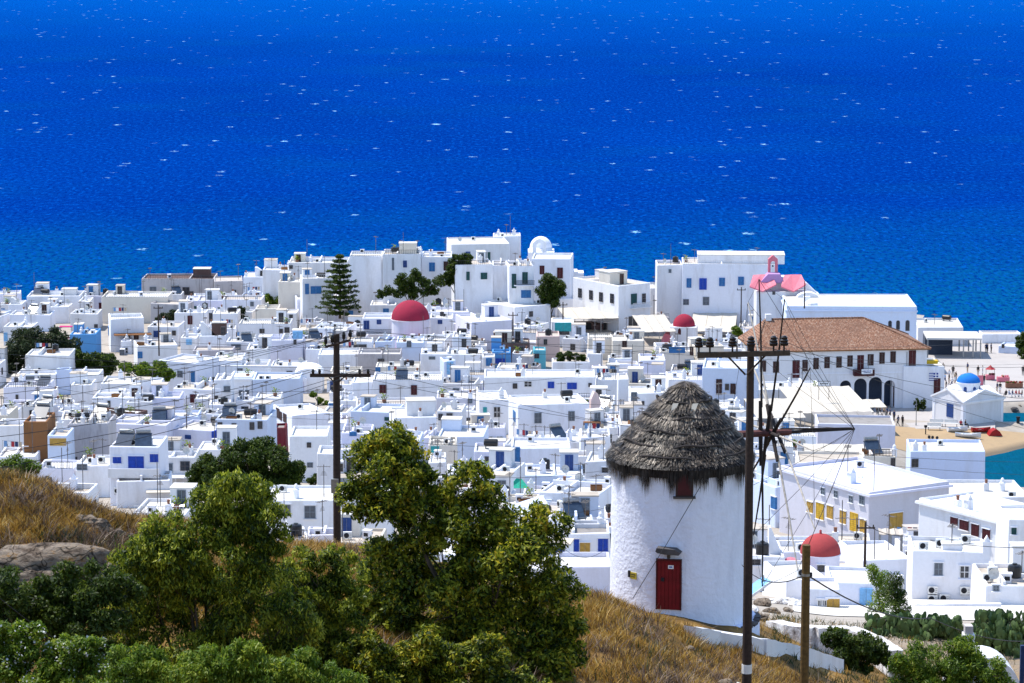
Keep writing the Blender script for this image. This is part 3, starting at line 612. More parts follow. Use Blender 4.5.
def H(label, x0, x1, yt, h=3.4, d=7.5, r=0, win="", ex="", wall='w', roof='w', vb=13, D=None, cl=1.0, cat="house", name="house", par=.32, ref=None, deep=False):
    rng = random.Random(int(x0*7+yt*131))
    xc = (x0+x1)/2
    if D is None: D = hit(xc, yt, h+par)
    W, ctr, rz = frame_of(x0, x1, yt, D, r)
    zt = at(xc, yt, D).z
    if r and abs(r) > 4:                                   # top edge height measured at the front left corner otherwise
        zt = at(x0 if r > 0 else x1, yt, D).z
    g = TH(ctr.x, ctr.y + d*.3)
    h = max(zt - par - g, 1.5)
    root = empty(name, (ctr.x, ctr.y, g), rz, label, cat)
    fr = Matrix.Translation((ctr.x, ctr.y, g)) @ Matrix.Rotation(rz, 4, 'Z')
    near = D < 345
    cor = [fr @ Vector(p) for p in ((-W/2, 0, 0), (W/2, 0, 0), (W/2, d, 0), (-W/2, d, 0))]
    gmin = min(TH(p.x, p.y) for p in cor)
    zr = house_body(root, W, d, h, max(g-gmin, 0)+.6, WALLS[wall], ROOFS[roof], near, rng, par) - .32
    for tok in win.replace("\n", " ").split(";"):
        tok = tok.strip()
        if not tok: continue
        side = 'F'
        if tok[0] in "LRF": side = tok[0]; tok = tok[1:]
        a = tok.split(","); put_window(root, fr, (float(a[0]), float(a[1])), side, float(a[2]), float(a[3]), a[4], near, D, W, d)
    if cl > 0: clutter(root, W, d, zr, rng, (.25+cl) * min(1.0, W*d/40), D)
    if cl > .3: lumps(root, W, d, h, zr, rng, WALLS[wall], False)
    for tok in ex.split():
        k = tok[0]; a = [float(q) if q.replace('.', '').replace('-', '').isdigit() else q for q in tok[2:].split(",")] if len(tok) > 1 else []
        if k == 'b': hut(root, W, d, zr, a[0], a[1], a[2], a[3], a[4], WALLS[a[5]] if len(a) > 5 else "white_lime", a[6] if len(a) > 6 else None, rng)
        elif k == 'c': q = int(a[2]) if len(a) > 2 else 2; fit(("chim", q), chimney_mesh(q), "chimney", root, (-W/2+a[0]*W, a[1]*d, zr))
        elif k == 't': fit(("htank",), htank_mk, "water_tank", root, (-W/2+a[0]*W, a[1]*d, zr), .1)
        elif k == 's': fit(("sol",), solar_mk, "solar_heater", root, (-W/2+a[0]*W, a[1]*d, zr+.65), rng.uniform(-.5, .5))
        elif k == 'a': fit(("ac",), ac_mk, "air_conditioner", root, (-W/2+a[0]*W, -.02, a[1]*zr))
        elif k == 'A': fit(("ac",), ac_mk, "air_conditioner", root, (-W/2+a[0]*W, a[1]*d, zr+.45), rng.uniform(-.2, .2))
        elif k == 'k': MB().box(-W/2-.22, W/2+.22, -.22, d+.22, h-.18, h+.05, WALLS[wall]).build("cornice", root)
        elif k == 'r': m = MB(); bar_rail(m, -W/2+.2, W/2-.2, .15, zr+.3, zr+1.15, "rail_dark"); m.build("railing", root)
        elif k == 'v': m = MB(); m.prism([(W/2*.98*math.cos(math.pi*i/14), zr+.2+W/2*.8*math.sin(math.pi*i/14)) for i in range(15)], .3, d-.3, "roof_white"); m.build("vault", root)
        elif k == 'B':                                     # balcony a=x0,x1 fractions, z below roof, style
            m = MB(); xa = -W/2+a[0]*W; xb = -W/2+a[1]*W; zz = zr-a[2]; m.box(xa, xb, -1.0, 0, zz-.15, zz, WALLS[wall]); b = m.build("balcony", root)
            m = MB()
            if len(a) > 3 and a[3] == 'd': bar_rail(m, xa, xb, -.95, zz, zz+.95, "rail_dark", int((xb-xa)/.12))
            elif len(a) > 3 and a[3] == 's': m.box(xa, xb, -1.02, -.9, zz, zz+.9, WALLS[wall])
            else: bar_rail(m, xa, xb, -.95, zz, zz+.95, "white_frame", int((xb-xa)/.15))
            m.build("railing", b)
        elif k == 'p':                                     # porch canopy on posts in front
            m = MB(); xa = -W/2+a[0]*W; xb = -W/2+a[1]*W; z1 = a[2]*zr; dd = a[3]
            m.box(xa, xb, -dd, -.01, z1, z1+.12, "canvas" if len(a) < 5 else ("rust_boards" if a[4] == 'u' else "white_lime"))
            for x in (xa+.1, (xa+xb)/2, xb-.1): m.box(x-.06, x+.06, -dd+.05, -dd+.17, 0, z1, "white_frame")
            m.build("porch", root)
        elif k == 'g':                                     # solid gable stair wall on the roof
            x = -W/2+a[0]*W; m = MB(); m.prism([(x, zr), (x+a[1], zr), (x+a[1]*.15, zr+a[2]), (x, zr+a[2])], d*.3, d*.3+1.2, WALLS[wall]); m.build("stair_wall", root)
    FOOT.append((cor, Vector((ctr.x - math.sin(rz)*d/2, ctr.y + math.cos(rz)*d/2, 0)), math.hypot(W, d)/2))
    VIS.append((min(x0, x1)-1, max(x0, x1)+1, yt, yt+vb, D))
    if r > 8: VIS.append((x0 - d*math.sin(rz)*FPX/D, x0, yt-3, yt+vb-3, D))
    if r < -8: VIS.append((x1, x1 + d*math.sin(-rz)*FPX/D, yt-3, yt+vb-3, D))
    HOUSES.append((root, label, ref, True))
    root["_px"] = (x0+x1)/2; root["_py"] = float(yt)
    return root, fr, W, d, zr, D
# ------------------------------------------------------------------ the town, house by house (pixel span of the front top edge, row, height ...)
# -- far left, along the sea
H("long low white house with rooftop clutter at the far left sea edge", 26, 80, 296, 4.2, 8, 0, "57,303,12,1.5,G", "b:.75,.4,3,2.5,1.2", ref="the cluttered sea edge house")
H("tiny white house with a sloping stair wall beside the left sea edge", 8, 22, 304, 3.2, 6, 0, "", "g:.1,2.2,1.4", cl=.3)
H("small white house left of a slim white chimney at the sea edge", 78, 90, 301, 3.4, 6, 0, "89,307,3,5,k", "c:.5,.5,2", cl=.2)
H("low white house with a blank front above the pink canopy house", 44, 69, 307, 3, 6, 0, "", "", cl=1)
H("long cream house with bare walls running under the grey ruin", 101, 168, 297, 5, 9, 0, "", "", 'c', 'w', 20, cl=.5, ref="the long cream house")
H("grey walled annex with deep shadow under the long cream house", 150, 186, 303, 4, 5, -14, "", "", 'g', 'c', 15, cl=.2)  # shaded recess built as a block, its shade painted grey
H("large grey weathered building with a brown flat roof beside the sea", 141, 214, 279, 5, 9, 0, "178,289,4,4,d;186,291,6,7,d;153,289,6,4,G;191,293,4,3,d", "b:.80,.5,3.6,3,1.8,n", 'g', 'n', 15, D=628, cl=.4, ref="the grey ruin by the sea")
H("grey and white wing with one dark window right of the grey ruin", 214, 243, 281, 4.6, 8, 6, "234,292,4,4,d;228,294,3,3,B", "", 'g', 'c', 12, D=624, cl=.3)
H("white house with a sloped stair parapet right of the grey ruin", 243, 282, 277, 5, 9, 0, "272,289,3,3,d", "g:.28,3.2,2 c:.05,.3,1", 'w', 'w', 14, D=622, cl=.4)
H("low white house with long bare front right of pink canopy", 70, 98, 314, 3, 7, 0, "96,326,3,3,d", "", cl=1.2)
H("long low white house at the left frame edge behind the dark trees", 9, 50, 315, 3, 7, 0, "", "", cl=1.1)
H("white house with rounded corner half hidden by dark trees at far left", 3, 33, 327, 3.6, 7, 0, "5,337,3,8,l", "", cl=.5, vb=10)
H("house with a bright blue painted front wall by the dark trees", 69, 96, 334, 4, 7, 0, "", "", 'b', 'w', 18, cl=.5, ref="the blue fronted house")
H("two storey white house with a dark timber porch left of centre left", 110, 144, 319, 6, 8, 10, "L107,325,3,8,b;128,336,3,5,d;136,337,5,5,B", "p:.1,1.2,.58,2.5,u", 'w', 'w', 22, cl=.7, ref="the house with the timber porch")
H("white house with a navy window and small dark window by timber porch", 147, 178, 326, 3.6, 7, -6, "157,334,6,6,n;174,333,3,4,d", "", 'w', 'c', 15, cl=.9)
H("white two storey house with small blue windows above bright green shrubs", 137, 178, 346, 5.5, 7.5, 12, "139.5,355,4,6,b;140,366,3,3,b", "", 'w', 'c', 20, cl=.7, ref="the house above the green shrubs")
H("tall square white block with its right wall in painted blue shade below the dark trees", 25, 70, 355, 6, 7, 0, "", "", 'w', 'w', 26, cl=.5, ref="the tall white block by the trees")
H("pale blue walled lean house joined to the tall white block", 56, 70, 369, 4, 2.2, 0, "", "", 'p', 'w', 16, cl=0)  # extra thin block; bluish shade of the side face put into its colour
H("low white house with a grey panelled front under the tall white block", 16, 56, 374, 3.2, 6, 0, "28,378,12,3,G;42,378,8,3,c".replace(",c", ",G"), "", cl=.5)
H("small white house with blank front right of the tall white block", 70, 99, 374, 3.2, 6, 0, "", "", cl=.5)
H("white house with a maroon door in the terrace below the cream house", 174, 206, 313, 3.4, 6, 0, "190,320,4,8,m", "", cl=.8, ref="the maroon door terrace house")
H("small white house right of the maroon door terrace house", 212, 238, 313, 3.4, 6, 0, "", "", cl=1)
H("white house with a sloping wall and brown canvas hut on its roof", 199, 226, 336, 4, 6, 0, "234,331,4,8,d", "b:.7,.3,2.6,2,2.4,n g:.02,3,2.6", cl=.3, vb=12, ref="the brown canvas hut house")
H("little white house with a light blue window under the sloping wall", 180, 197, 338, 3, 5, 0, "189,342,5,5,l", "", cl=.6)
H("long white terrace house with three small dark windows near bright green bush", 238, 291, 324, 3.6, 7, 0, "262,331,4,4,d;281,331,3,4,d;287,330,4,5,d", "", cl=1.2, ref="the three window terrace house")
H("low white house with round tank roof right of brown canvas hut", 226, 262, 342, 3.2, 6, 0, "258,341,3,3,d;236,347,9,5,G", "", cl=1.2)
H("plain white house with two antennas left of chapel bell gable", 246, 268, 349, 4, 6, 0, "", "", cl=.8)
H("long low white house crossing behind the grey ruin terrace", 222, 262, 300, 3.8, 7, 0, "252,304,3,4,G", "", 'w', 'c', 10, cl=1)
H("round cornered cream house below the sloped stair parapet", 255, 279, 309, 3.4, 6, 0, "", "", 'c', 'w', 12, cl=.7)
# -- behind the tall conifer
H("white sea edge house with a rooftop hut and slim white chimney", 288, 348, 262, 5.4, 9, 0, "291,267,3,3,d", "b:.18,.3,2.2,2,1.6,c,B c:.37,.3,2", 'w', 'w', 12, D=600, cl=.5, ref="the sea edge house with the hut")
H("low white house with bare front left of the rooftop hut house", 262, 291, 270, 4, 8, 0, "", "", 'w', 'w', 12, D=604, cl=.5)
H("cream round fronted house between the sloped parapet and the conifer", 278, 303, 282, 4, 7, 0, "", "", 'c', 'w', 15, D=590, cl=.5)
H("white house with navy door and shutters left of the tall conifer", 302, 334, 279, 4.5, 7, 8, "307,289,3,10,b;316,290,10,7,b", "", 'w', 'w', 17, D=578, cl=.5, ref="the house left of the conifer")
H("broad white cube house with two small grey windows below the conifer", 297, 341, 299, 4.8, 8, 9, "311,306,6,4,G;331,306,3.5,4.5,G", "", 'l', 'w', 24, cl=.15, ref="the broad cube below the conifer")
H("small white house left of the broad cube house", 284, 297, 313, 3.4, 6, 0, "291,318,3,6,d", "", cl=.5)
H("tall sunlit white house right of the tall conifer", 349, 382, 256, 7.5, 9, 0, "", "r", 'w', 'w', 20, D=585, cl=.5, ref="the tall house right of the conifer")
H("white house hung with pipes right behind the dark green trees", 382, 421, 254, 7.5, 9, 0, "405,264,3,6,n;393,264,1.5,12,G", "b:.65,.3,3.4,2.5,2,c c:.98,.3,2", 'w', 'c', 18, D=580, cl=.6, ref="the piped house behind the trees")
H("white house with blue shuttered window left of the headland trees", 421, 452, 257, 7, 9, 0, "432,267,5,8,b;446,266,4,8,B", "", 'w', 'w', 16, D=582, cl=.6, ref="the house left of the headland trees")
H("white house half hidden behind the conifer branches", 346, 374, 284, 5, 7, 0, "367,292,3,3,l", "", cl=.4, vb=18)
H("white house with navy door and dark balcony left of crimson dome", 362, 392, 318, 4.4, 7, 0, "366.5,325,5,8,n;379,322,4,4,n", "B:.1,1,2.6,d", 'w', 'w', 17, cl=.4, ref="the dark balcony house")
H("low white house behind the dark balcony house", 370, 396, 305, 3.6, 7, 0, "386,311,5,4,b", "", cl=.5)
# -- headland
H("long white headland house with a deep bright roof at the sea", 451, 510, 244, 6, 12, 6, "468,254,4,4,n;480,256,2.5,7,g;485,256,2,7,g;489,256,2,7,g", "", 'w', 'w', 22, D=592, cl=.2, ref="the long headland house")
H("white upper block with a round chimney on top of the headland", 493, 521, 236, 12, 6, 0, "", "c:.2,.3,2 c:.75,.4,0", 'w', 'w', 14, D=604, cl=.3, ref="the upper headland block")
H("white house with dark green door and window right of headland trees", 455, 493, 265, 6, 9, 6, "468,276,2.5,8,g;484,276,5.5,6,g", "r", 'w', 'c', 18, D=570, cl=.5, ref="the green shuttered headland house")
H("narrow white corner house with dark terrace railing on the headland", 492, 510, 266, 6.5, 9, 0, "", "r", 'w', 'c', 16, D=572, cl=.4)
H("white headland house with two tall green doors over a dark balcony", 509, 534, 266, 8, 9, 5, "514,281,3.5,14,g;525,278,4.5,11,g;526,294,9,7,b", "B:.2,1,3.3,d", 'w', 'c', 34, D=567, cl=.4, ref="the green door balcony house")
H("white house with two maroon doors under the domed headland church", 531, 571, 259, 8, 10, -4, "542,270,4,8,m;560,273,5,10,m", "", 'w', 'w', 26, D=588, cl=.1, ref="the maroon door headland house")
H("long plain white wall house below the headland trees", 419, 474, 285, 5, 8, 0, "", "c:.24,.2,2", 'w', 'w', 18, cl=.5, ref="the long plain house")
H("white house with pergola terrace and one blue grey shutter", 473, 527, 296, 4.4, 7, 4, "477,304,5,10,G", "p:.05,.4,1.15,1.2", 'w', 'w', 11, cl=.7, ref="the pergola terrace house")
H("large white cube house with one dark window below the green door balcony", 515, 551, 307, 5.5, 11, 33, "531,314,3,5,d", "", 'w', 'w', 18, cl=.2, ref="the large cube below the balcony")
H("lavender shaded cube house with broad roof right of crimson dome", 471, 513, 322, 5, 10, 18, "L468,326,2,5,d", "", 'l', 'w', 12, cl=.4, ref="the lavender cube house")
H("low white garden wall house beside the round dark green tree", 555, 578, 299, 3.4, 5, 0, "", "", cl=.1, vb=16)
H("small white house with dark window right behind crimson dome", 430, 453, 318, 4, 6, 0, "442,314,3,4,d;440,322,4,3,n", "", 'w', 'w', 14, cl=.6)
H("big white corner house with four arched windows and a green balcony door", 619, 651, 286, 9, 15, 35, "634,299,5,10,g;644,296,3,4,d;644,301,3,4,d;633,324,8,15,d;645,323,3,6,n;L580,293,3,9,d;L591,295,3,9,d;L601,297,3,9,d;L612,298.5,3,9,d", "b:.35,.25,4.2,3.5,2.4,c,B B:.35,.95,4.1", 'w', 'c', 48, cl=.5, ref="the arched window corner house")
H("white house with one royal blue window between corner house and tall building", 650, 683, 288, 6, 8, 0, "660,297,7,9,r;675,297,2,2,d", "", 'w', 'w', 24, cl=.7, ref="the royal blue window house")
H("tall white building with a row of blue windows facing the sea", 682, 778, 264, 9.5, 11, -3, "689,283,4,9,b;703,284,6.5,11,r;722,282,5,8,b;741,281,5,8,b;706,301,5.5,8,G;686,302,5,5,G", "b:.62,.35,17,6,1.6", 'w', 'c', 40, D=580, cl=.6, ref="the tall blue window building")
H("white side wing with one small window left of tall blue window building", 657, 683, 265, 9, 8, 0, "670,271,2,3,G", "", 'w', 'c', 24, D=583, cl=.4)
H("white house with a glazed blue door and two side shutters", 733, 760, 294, 6, 8, 24, "749.5,306,5,13,b;L725,302,3,9,b;L730,304,3,10,b", "", 'w', 'w', 24, cl=.3, ref="the glazed blue door house")
# -- mid town left
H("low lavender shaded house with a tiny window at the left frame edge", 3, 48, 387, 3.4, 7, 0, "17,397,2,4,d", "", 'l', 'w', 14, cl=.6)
H("white house with a narrow navy window strip above the brown house", 100, 139, 383, 3.4, 7, 0, "123,393,5,2,n", "", cl=.8)
H("white house with wide dark navy windows under bright green shrubs", 139, 160, 384, 3.4, 6, 0, "146,391,10,6,n", "", cl=.8, vb=12)
H("white house with a slit window behind the brown walled house", 92, 151, 398, 3.4, 8, 0, "109,404,1.5,6,d", "", cl=.6, vb=12)
H("small white house left of slit window house", 70, 92, 385, 3.2, 6, 0, "", "", cl=1)
H("white house with a black square window near the rusty panel", 20, 48, 407, 3.2, 6, 0, "33,413,6,5,k;45,412,3,5,d", "s:.85,.2", cl=.9)
H("brown walled house with a white parapet in the left of town", 81, 122, 416, 4.4, 8, -20, "98,420,5,3,d", "", 'n', 'w', 13, cl=.9, ref="the brown walled house")
H("house with a tall rusty brown boarded front wall", 23, 47, 422, 7.5, 7, 0, "", "", 'u', 'c', 42, cl=.3, ref="the rusty boarded house")
H("pale blue white house with an orange recess beside the rusty boarded wall", 47, 68, 436, 6, 6, 0, "58,442,15,6,o", "", 'p', 'c', 26, cl=.3)
H("wide grey lilac house with faded front right of the rusty boarded wall", 67, 109, 424, 7, 7, 0, "71,437,5,12,d;74,459,6,2,d;86,459,8,2,d;98,459,6,2,d", "", 'g', 'w', 36, cl=1, ref="the grey lilac house")
H("white house with an air conditioner at the left frame edge", -6, 23, 426, 4.4, 6, 0, "", "a:.5,.5", 'w', 'c', 26, cl=.8)
H("long lavender house with a plain front right of brown walled house", 109, 167, 424, 5, 8, -6, "", "", 'l', 'w', 22, cl=.7, ref="the long lavender house")
H("white house with royal blue shutters and door over a balcony", 109, 160, 447, 6.5, 7, -2, "117,460,7,5.5,r;136,462,14,11,r;154,458,7,7,r", "B:.0,1,2.9,s a:.16,.3 s:.25,.3 s:.62,.3", 'w', 'w', 34, cl=.6, ref="the royal blue shutter house")
H("low white house with arched wall below the royal blue shutters", 116, 171, 481, 2.8, 6, 5, "", "p:.55,1.0,.7,1.5", 'w', 'c', 18, cl=.4, ref="the arched wall house")
H("low white house with parapet by the grassy mound at left edge", -4, 36, 456, 3.6, 6, 0, "", "", cl=.6, vb=12)
H("low grey lilac house with fence behind the grassy mound", 37, 74, 469, 3, 6, 0, "", "r", 'l', 'w', 13, cl=.3)
H("low white house with two stepped walls left of royal blue shutters", 75, 109, 466, 3.4, 7, 0, "82,467,9,5,G", "", cl=.5, vb=16)
H("white house with a pale blue awning left of the big green tree", 158, 196, 457, 4, 6, 0, "185,466,8,9,d;168,468,8,9,G", "p:.1,.9,.55,2,w", 'w', 'w', 28, cl=.9, ref="the pale awning house")
H("small violet white house with a royal blue side door", 171, 214, 428, 4.2, 7, -18, "R206,440,5,10,r;188,437,5,3,n", "", 'l', 'w', 18, cl=1, ref="the royal blue side door house")
H("long blue lavender house with four dark windows above the big green tree", 215, 268, 419, 5.5, 8, -4, "220,426,4,7,d;234,427,4,7,d;252,426,3.5,7,d;260,425,4,7,d", "t:.6,.4 s:.2,.4", 'p', 'c', 28, cl=1, ref="the four window lavender house")
H("small maroon walled house under a grey pitched roof", 274, 286, 428, 3.4, 4, 0, "", "", 'm', 'g', 14, cl=0, ref="the maroon walled house")
H("white house with one small window right of the maroon walled house", 289, 328, 436, 5.5, 7, 0, "309,445,3.5,4.5,d;310,465,5,4,G", "", 'w', 'w', 32, cl=.1, ref="the single window house")
H("white house with brown side windows and broad double roof", 292, 330, 415, 4.2, 9, 22, "L278,413,3,9,B;L285,418,3,8,B;L281,416,2,8,B", "", 'w', 'w', 12, cl=.2, ref="the brown side window house")
H("tall narrow white block just left of the left power pole", 316, 337, 454, 6, 5, 0, "", "", 'w', 'w', 34, cl=.1)
H("long white house with small belfry chimney in front of the big green tree", 262, 392, 500, 4.2, 8, 0, "310,512,10,12,G;283,510,14,10,G", "c:.25,.3,2", 'w', 'w', 30, cl=.2, ref="the long house with the belfry chimney")
H("low white house hidden behind the olive tree crown", 197, 231, 449, 3.2, 6, 0, "", "", cl=.6, vb=8)
H("large white house with tall blue door behind the yellow arch", 158, 196, 360, 5.5, 8, -24, "180,374,4.5,6,G;193,379,3,15,b", "", 'w', 'w', 28, cl=.3, ref="the tall blue door house")
H("white block with a bare lilac wall behind the yellow arch", 212, 242, 360, 5, 8, 0, "", "", 'w', 'w', 14, cl=.5)
H("low grey stone walled house under the light blue window house", 192, 233, 350, 2.8, 5, 0, "", "", 'g', 'c', 8, cl=.4)
H("narrow white house with a maroon balcony near the yellow arch", 213, 231, 380, 5.5, 6, 0, "227,389,6,5,G;216,399,3,9,d", "B:.05,.45,1.8,s", 'w', 'w', 24, cl=.5, ref="the maroon balcony house")
H("white house with corniced front and grey shutter right of maroon balcony", 230, 252, 377, 4.4, 6, 0, "244,393,9,5,G", "k", 'w', 'w', 18, cl=.4)
H("pale blue white house with two dark roof vents left of bell gable", 252, 300, 379, 4.2, 7, 0, "", "A:.2,.1 A:.34,.1", 'p', 'w', 18, cl=.2, ref="the two vent house")
H("long white house behind the corniced front house", 219, 268, 366, 4, 7, 0, "240,372,5,7,G", "", cl=.6, vb=10)
H("white box hut house on a terrace under the yellow arch", 194, 209, 399, 2.6, 4, 0, "", "", cl=.1, vb=10)
H("low white roof house between the box hut and bell gable", 255, 281, 398, 3, 6, 0, "", "", cl=.3, vb=10)
H("plain lilac house with blank front left of the box hut", 150, 180, 398, 3.4, 6, 0, "", "", 'l', 'w', 13, cl=.4)
H("white house with slanted black tank roof in mid left town", 126, 152, 402, 3, 6, 0, "", "t:.8,.3", cl=.6)
# -- mid town centre
H("white house with two maroon shuttered windows right of left pole", 372, 442, 380, 4.6, 8, 0, "383,389,6.5,7.5,m;414,390,5,9,m", "a:.48,.4", 'w', 'w', 20, cl=.7, ref="the two maroon window house")
H("round cornered white house between left pole and maroon windows", 352, 373, 382, 4.2, 7, 0, "", "", 'w', 'w', 16, cl=.1)
H("white house with a small box hut on its roof in centre", 393, 437, 418, 4.6, 9, 6, "", "b:.68,.35,4,3,2", 'w', 'w', 14, cl=.2, ref="the box hut roof house")
H("small white house with three little windows left of big grey shutter house", 437, 462, 411, 4.6, 7, -5, "440.5,417,3.5,6,d;448,415,1.5,3,d;451,415,1.5,3,d;453,422,9,3,G", "", 'w', 'w', 17, cl=.3, ref="the three little window house")
H("lavender white house with arched awning below three little windows", 437, 484, 436, 4.2, 8, -4, "443,442,2,4,G;455,441,3,3,l", "", 'p', 'w', 16, cl=.5)
H("cream house with a teal door above the dark fig tree", 428, 457, 445, 4.2, 6, 0, "435,452,7,11,t", "", 'c', 'w', 16, cl=.4, ref="the teal door house")
H("white house with blue strip right beside the left power pole", 341, 372, 433, 4.4, 7, 0, "353,434,6,1.5,b", "", 'l', 'w', 12, cl=.8)
H("low white roof house under the teal door house", 428, 446, 462, 3.6, 6, 0, "", "", cl=.1, vb=14)
H("big white house with two grey shuttered windows in centre of town", 518, 590, 405, 5.2, 9, 9, "538,418,6,10,G;571.5,416,5.5,9,G;L514.5,416,3,9,b", "t:.78,.7", 'w', 'w', 28, cl=.35, ref="the big grey shutter house")
H("white house with one green door left of big grey shutter house", 479, 510, 400, 4.8, 9, 4, "485,413,3,11,t;497,412,6,10,w", "", 'w', 'w', 24, cl=.3, ref="the green door house")
H("long white house with three small royal blue and dark windows", 484, 596, 377, 4.6, 8, 0, "551,385,5.5,5.5,r;572,386,9,6,r;515,386,3.5,4.5,d;590,385,2.5,3,d;528,384,7,5,w", "", 'w', 'w', 17, cl=1.4, ref="the long royal blue window house")
H("low white house right of the long royal blue window house", 596, 621, 380, 3.6, 7, 0, "", "", cl=.6, vb=12)
H("narrow white tower like house behind the thatch left edge", 618, 629, 379, 5.5, 6, 0, "", "", cl=.2, vb=20)
H("white house with a grey shuttered window just left of the thatch top", 630, 668, 393, 4.6, 7, 0, "634,397,5.5,9.5,G;643,403,2,3,d", "", 'w', 'w', 18, cl=.5, ref="the house left of the thatch top")
H("small white house with a light blue door below big grey shutter house", 585, 612, 461, 4, 6, -6, "605,470,5,4,d", "", 'w', 'w', 16, cl=1, ref="the house at the thatch edge")
H("white house with a slim blue window beside the thatch left edge", 580, 611, 437, 4, 6, 0, "587,443,2,5,b", "", 'w', 'w', 15, cl=.6)
H("long white house with a blue door below big grey shutter house", 511, 571, 448, 4.4, 7, 0, "514.5,455,7,15,b", "", 'w', 'w', 16, cl=.3, ref="the blue door long house")
H("small lavender white house with twin slits left of the blue door long house", 474, 506, 452, 4, 6, 0, "487,459,1.5,4,d;492,459,1.5,4,d", "", 'l', 'w', 12, cl=.3)
H("white house with one dark window above the fig tree", 485, 513, 471, 4.4, 6, -14, "507,477,4.5,7,d", "", 'w', 'w', 20, cl=.6, ref="the dark window house above the fig")
H("pink plastered hut on a roof terrace in mid town", 536, 560, 336, 4.2, 6, 0, "545.5,342,3,5,d", "", 'k', 'c', 15, cl=.8, ref="the pink plastered hut")
H("white house with a turquoise window left of the shaded shop canopy", 551, 574, 322, 4.4, 6, 0, "563,327,15,8,t;563,333,12,3,d", "", 'w', 'w', 16, cl=.1)
H("cream house with one brown door left of small red domed chapel", 612, 645, 341, 3.8, 7, 0, "624.5,345,4,8,B", "", 'c', 'w', 14, cl=.8, ref="the brown door cream house")
H("cream house with roof balustrade left of brown door cream house", 588, 613, 338, 3.6, 6, 0, "", "r", 'c', 'w', 12, cl=.8)
H("lavender round cornered house behind the thatch and below the chapel", 640, 666, 360, 4, 7, 0, "", "", 'l', 'w', 14, cl=.3)
H("small white house right of the dark green hedge", 587, 603, 354, 3.4, 6, 0, "", "", cl=.5, vb=14)
H("blue walled terrace house in mid town", 492, 511, 352, 3.6, 6, 0, "500,361,9,4,r", "", 'b', 'w', 12, cl=.4, ref="the blue terrace house")
H("little turquoise walled hut beside the dark green hedge", 533, 546, 350, 3.2, 4, 0, "535,356,5,4,d", "", 't', 'w', 12, cl=.2)
H("tall thin white hut with a light blue door in mid town", 444, 456, 361, 3.6, 4, 12, "450,368,6,12,l", "", 'p', 'w', 16, cl=.2, ref="the light blue door hut")
H("small white hut with a blue window left of blue terrace house", 482, 495, 357, 3.4, 4, 0, "489,362,5,7,b", "", 'w', 'w', 11, cl=.3)
H("long low white house left of the blue windowed hut", 420, 483, 354, 3.4, 7, 0, "432,358,6,2,G", "", 'w', 'w', 10, cl=1.2)
H("reddish brown cluttered roof house below the lavender cube house", 492, 530, 343, 3.2, 6, 0, "", "b:.3,.3,3,2,2,c,B b:.7,.4,1.5,1.5,2.4,w,d", 'n', 'c', 7, cl=1.5)
H("small cream white house below the lavender cube house", 452, 471, 337, 3.8, 6, 0, "464,343,4,8,d", "", 'w', 'w', 13, cl=.6)
H("low white house below the crimson dome right side", 396, 424, 342, 4.2, 7, 0, "409,344,4,6,G", "", 'p', 'w', 20, cl=.4)
H("beige weathered house with terracotta jars beside left pole top", 375, 420, 367, 3, 6, 0, "376,370,4,5,b", "t:.75,.3", 'c', 'w', 8, cl=1.2)
H("grey weathered long house behind left pole top", 357, 401, 354, 3.6, 7, 0, "381,361,6,4,d", "", 'g', 'w', 10, cl=.7)
H("white house right behind the left pole top", 318, 362, 354, 3.6, 7, 0, "", "", 'w', 'w', 12, cl=.5)
H("wide lavender house with one dark window left of left pole", 268, 303, 340, 4.4, 7, 0, "295,342,2.5,4,d;304,335,9,7,l", "", 'l', 'w', 24, cl=.6, ref="the wide lavender house")
H("small white house with a dark roof slit right of left pole top", 352, 372, 342, 3.2, 6, 0, "360,346,12,2,d", "", cl=.4, vb=9)
H("white house beneath two maroon windows with green plant terrace", 350, 395, 411, 3.8, 7, -10, "388,419,6,3,g", "", 'p', 'w', 12, cl=.4)
H("blue white house with a long pale front beneath the maroon windows", 436, 478, 398, 3.4, 7, 0, "457,404,3,3,d;470,401,4,4,G", "", 'l', 'w', 10, cl=.8)
# -- right
H("blue white house with brown doors and a white balcony beside the thatch", 702, 758, 368, 7.5, 10, -6, "719,387,5,15,B;733,389,4.5,10,B;749,384,4,13,B;727,387,3,6,d", "B:.25,.58,4.6", 'p', 'w', 40, cl=.3, ref="the white balcony house")
H("low white house with broad pale roof left of white balcony house", 668, 712, 380, 4, 9, 0, "", "", 'w', 'w', 14, cl=.5)
H("white terrace house in front of the tiled hall left end", 757, 824, 389, 4.5, 8, 3, "", "", 'w', 'w', 12, cl=.4)
H("low white house behind the small red domed chapel", 655, 690, 347, 3.4, 6, 0, "", "", 'w', 'w', 8, cl=.5)
H("low house with a royal blue panel under the red domed chapel", 660, 694, 352, 3.2, 6, 0, "677,350,15,5,b;692,351,3,8,B", "", 'c', 'w', 9, cl=.4)
H("long white wall house with a plain front below the cream awnings", 817, 896, 424, 5, 8, -3, "", "", 'l', 'g', 24, D=436, cl=.1, ref="the plain wall house under the awnings")
H("house with a pale canvas roof terrace right of the windmill sails", 797, 866, 463, 5.4, 8, -3, "813,466,11,6,B;842,466,30,4,d", "", 'c', 'c', 14, D=362, cl=0, ref="the canvas terrace house")
H("beige box house with a brown weather stain above yellow shutters", 863, 897, 456, 7.5, 5, 0, "893,463,3,9,d", "c:.95,.2,2", 'c', 'c', 16, D=352, cl=.6)
H("long white house on the beach edge with a pale blue right end", 910, 986, 451, 7, 9, -4, "915,463,6,7,d", "c:.08,.1,0 c:.2,.2,1", 'p', 'w', 34, D=412, cl=.3, ref="the beach edge house")
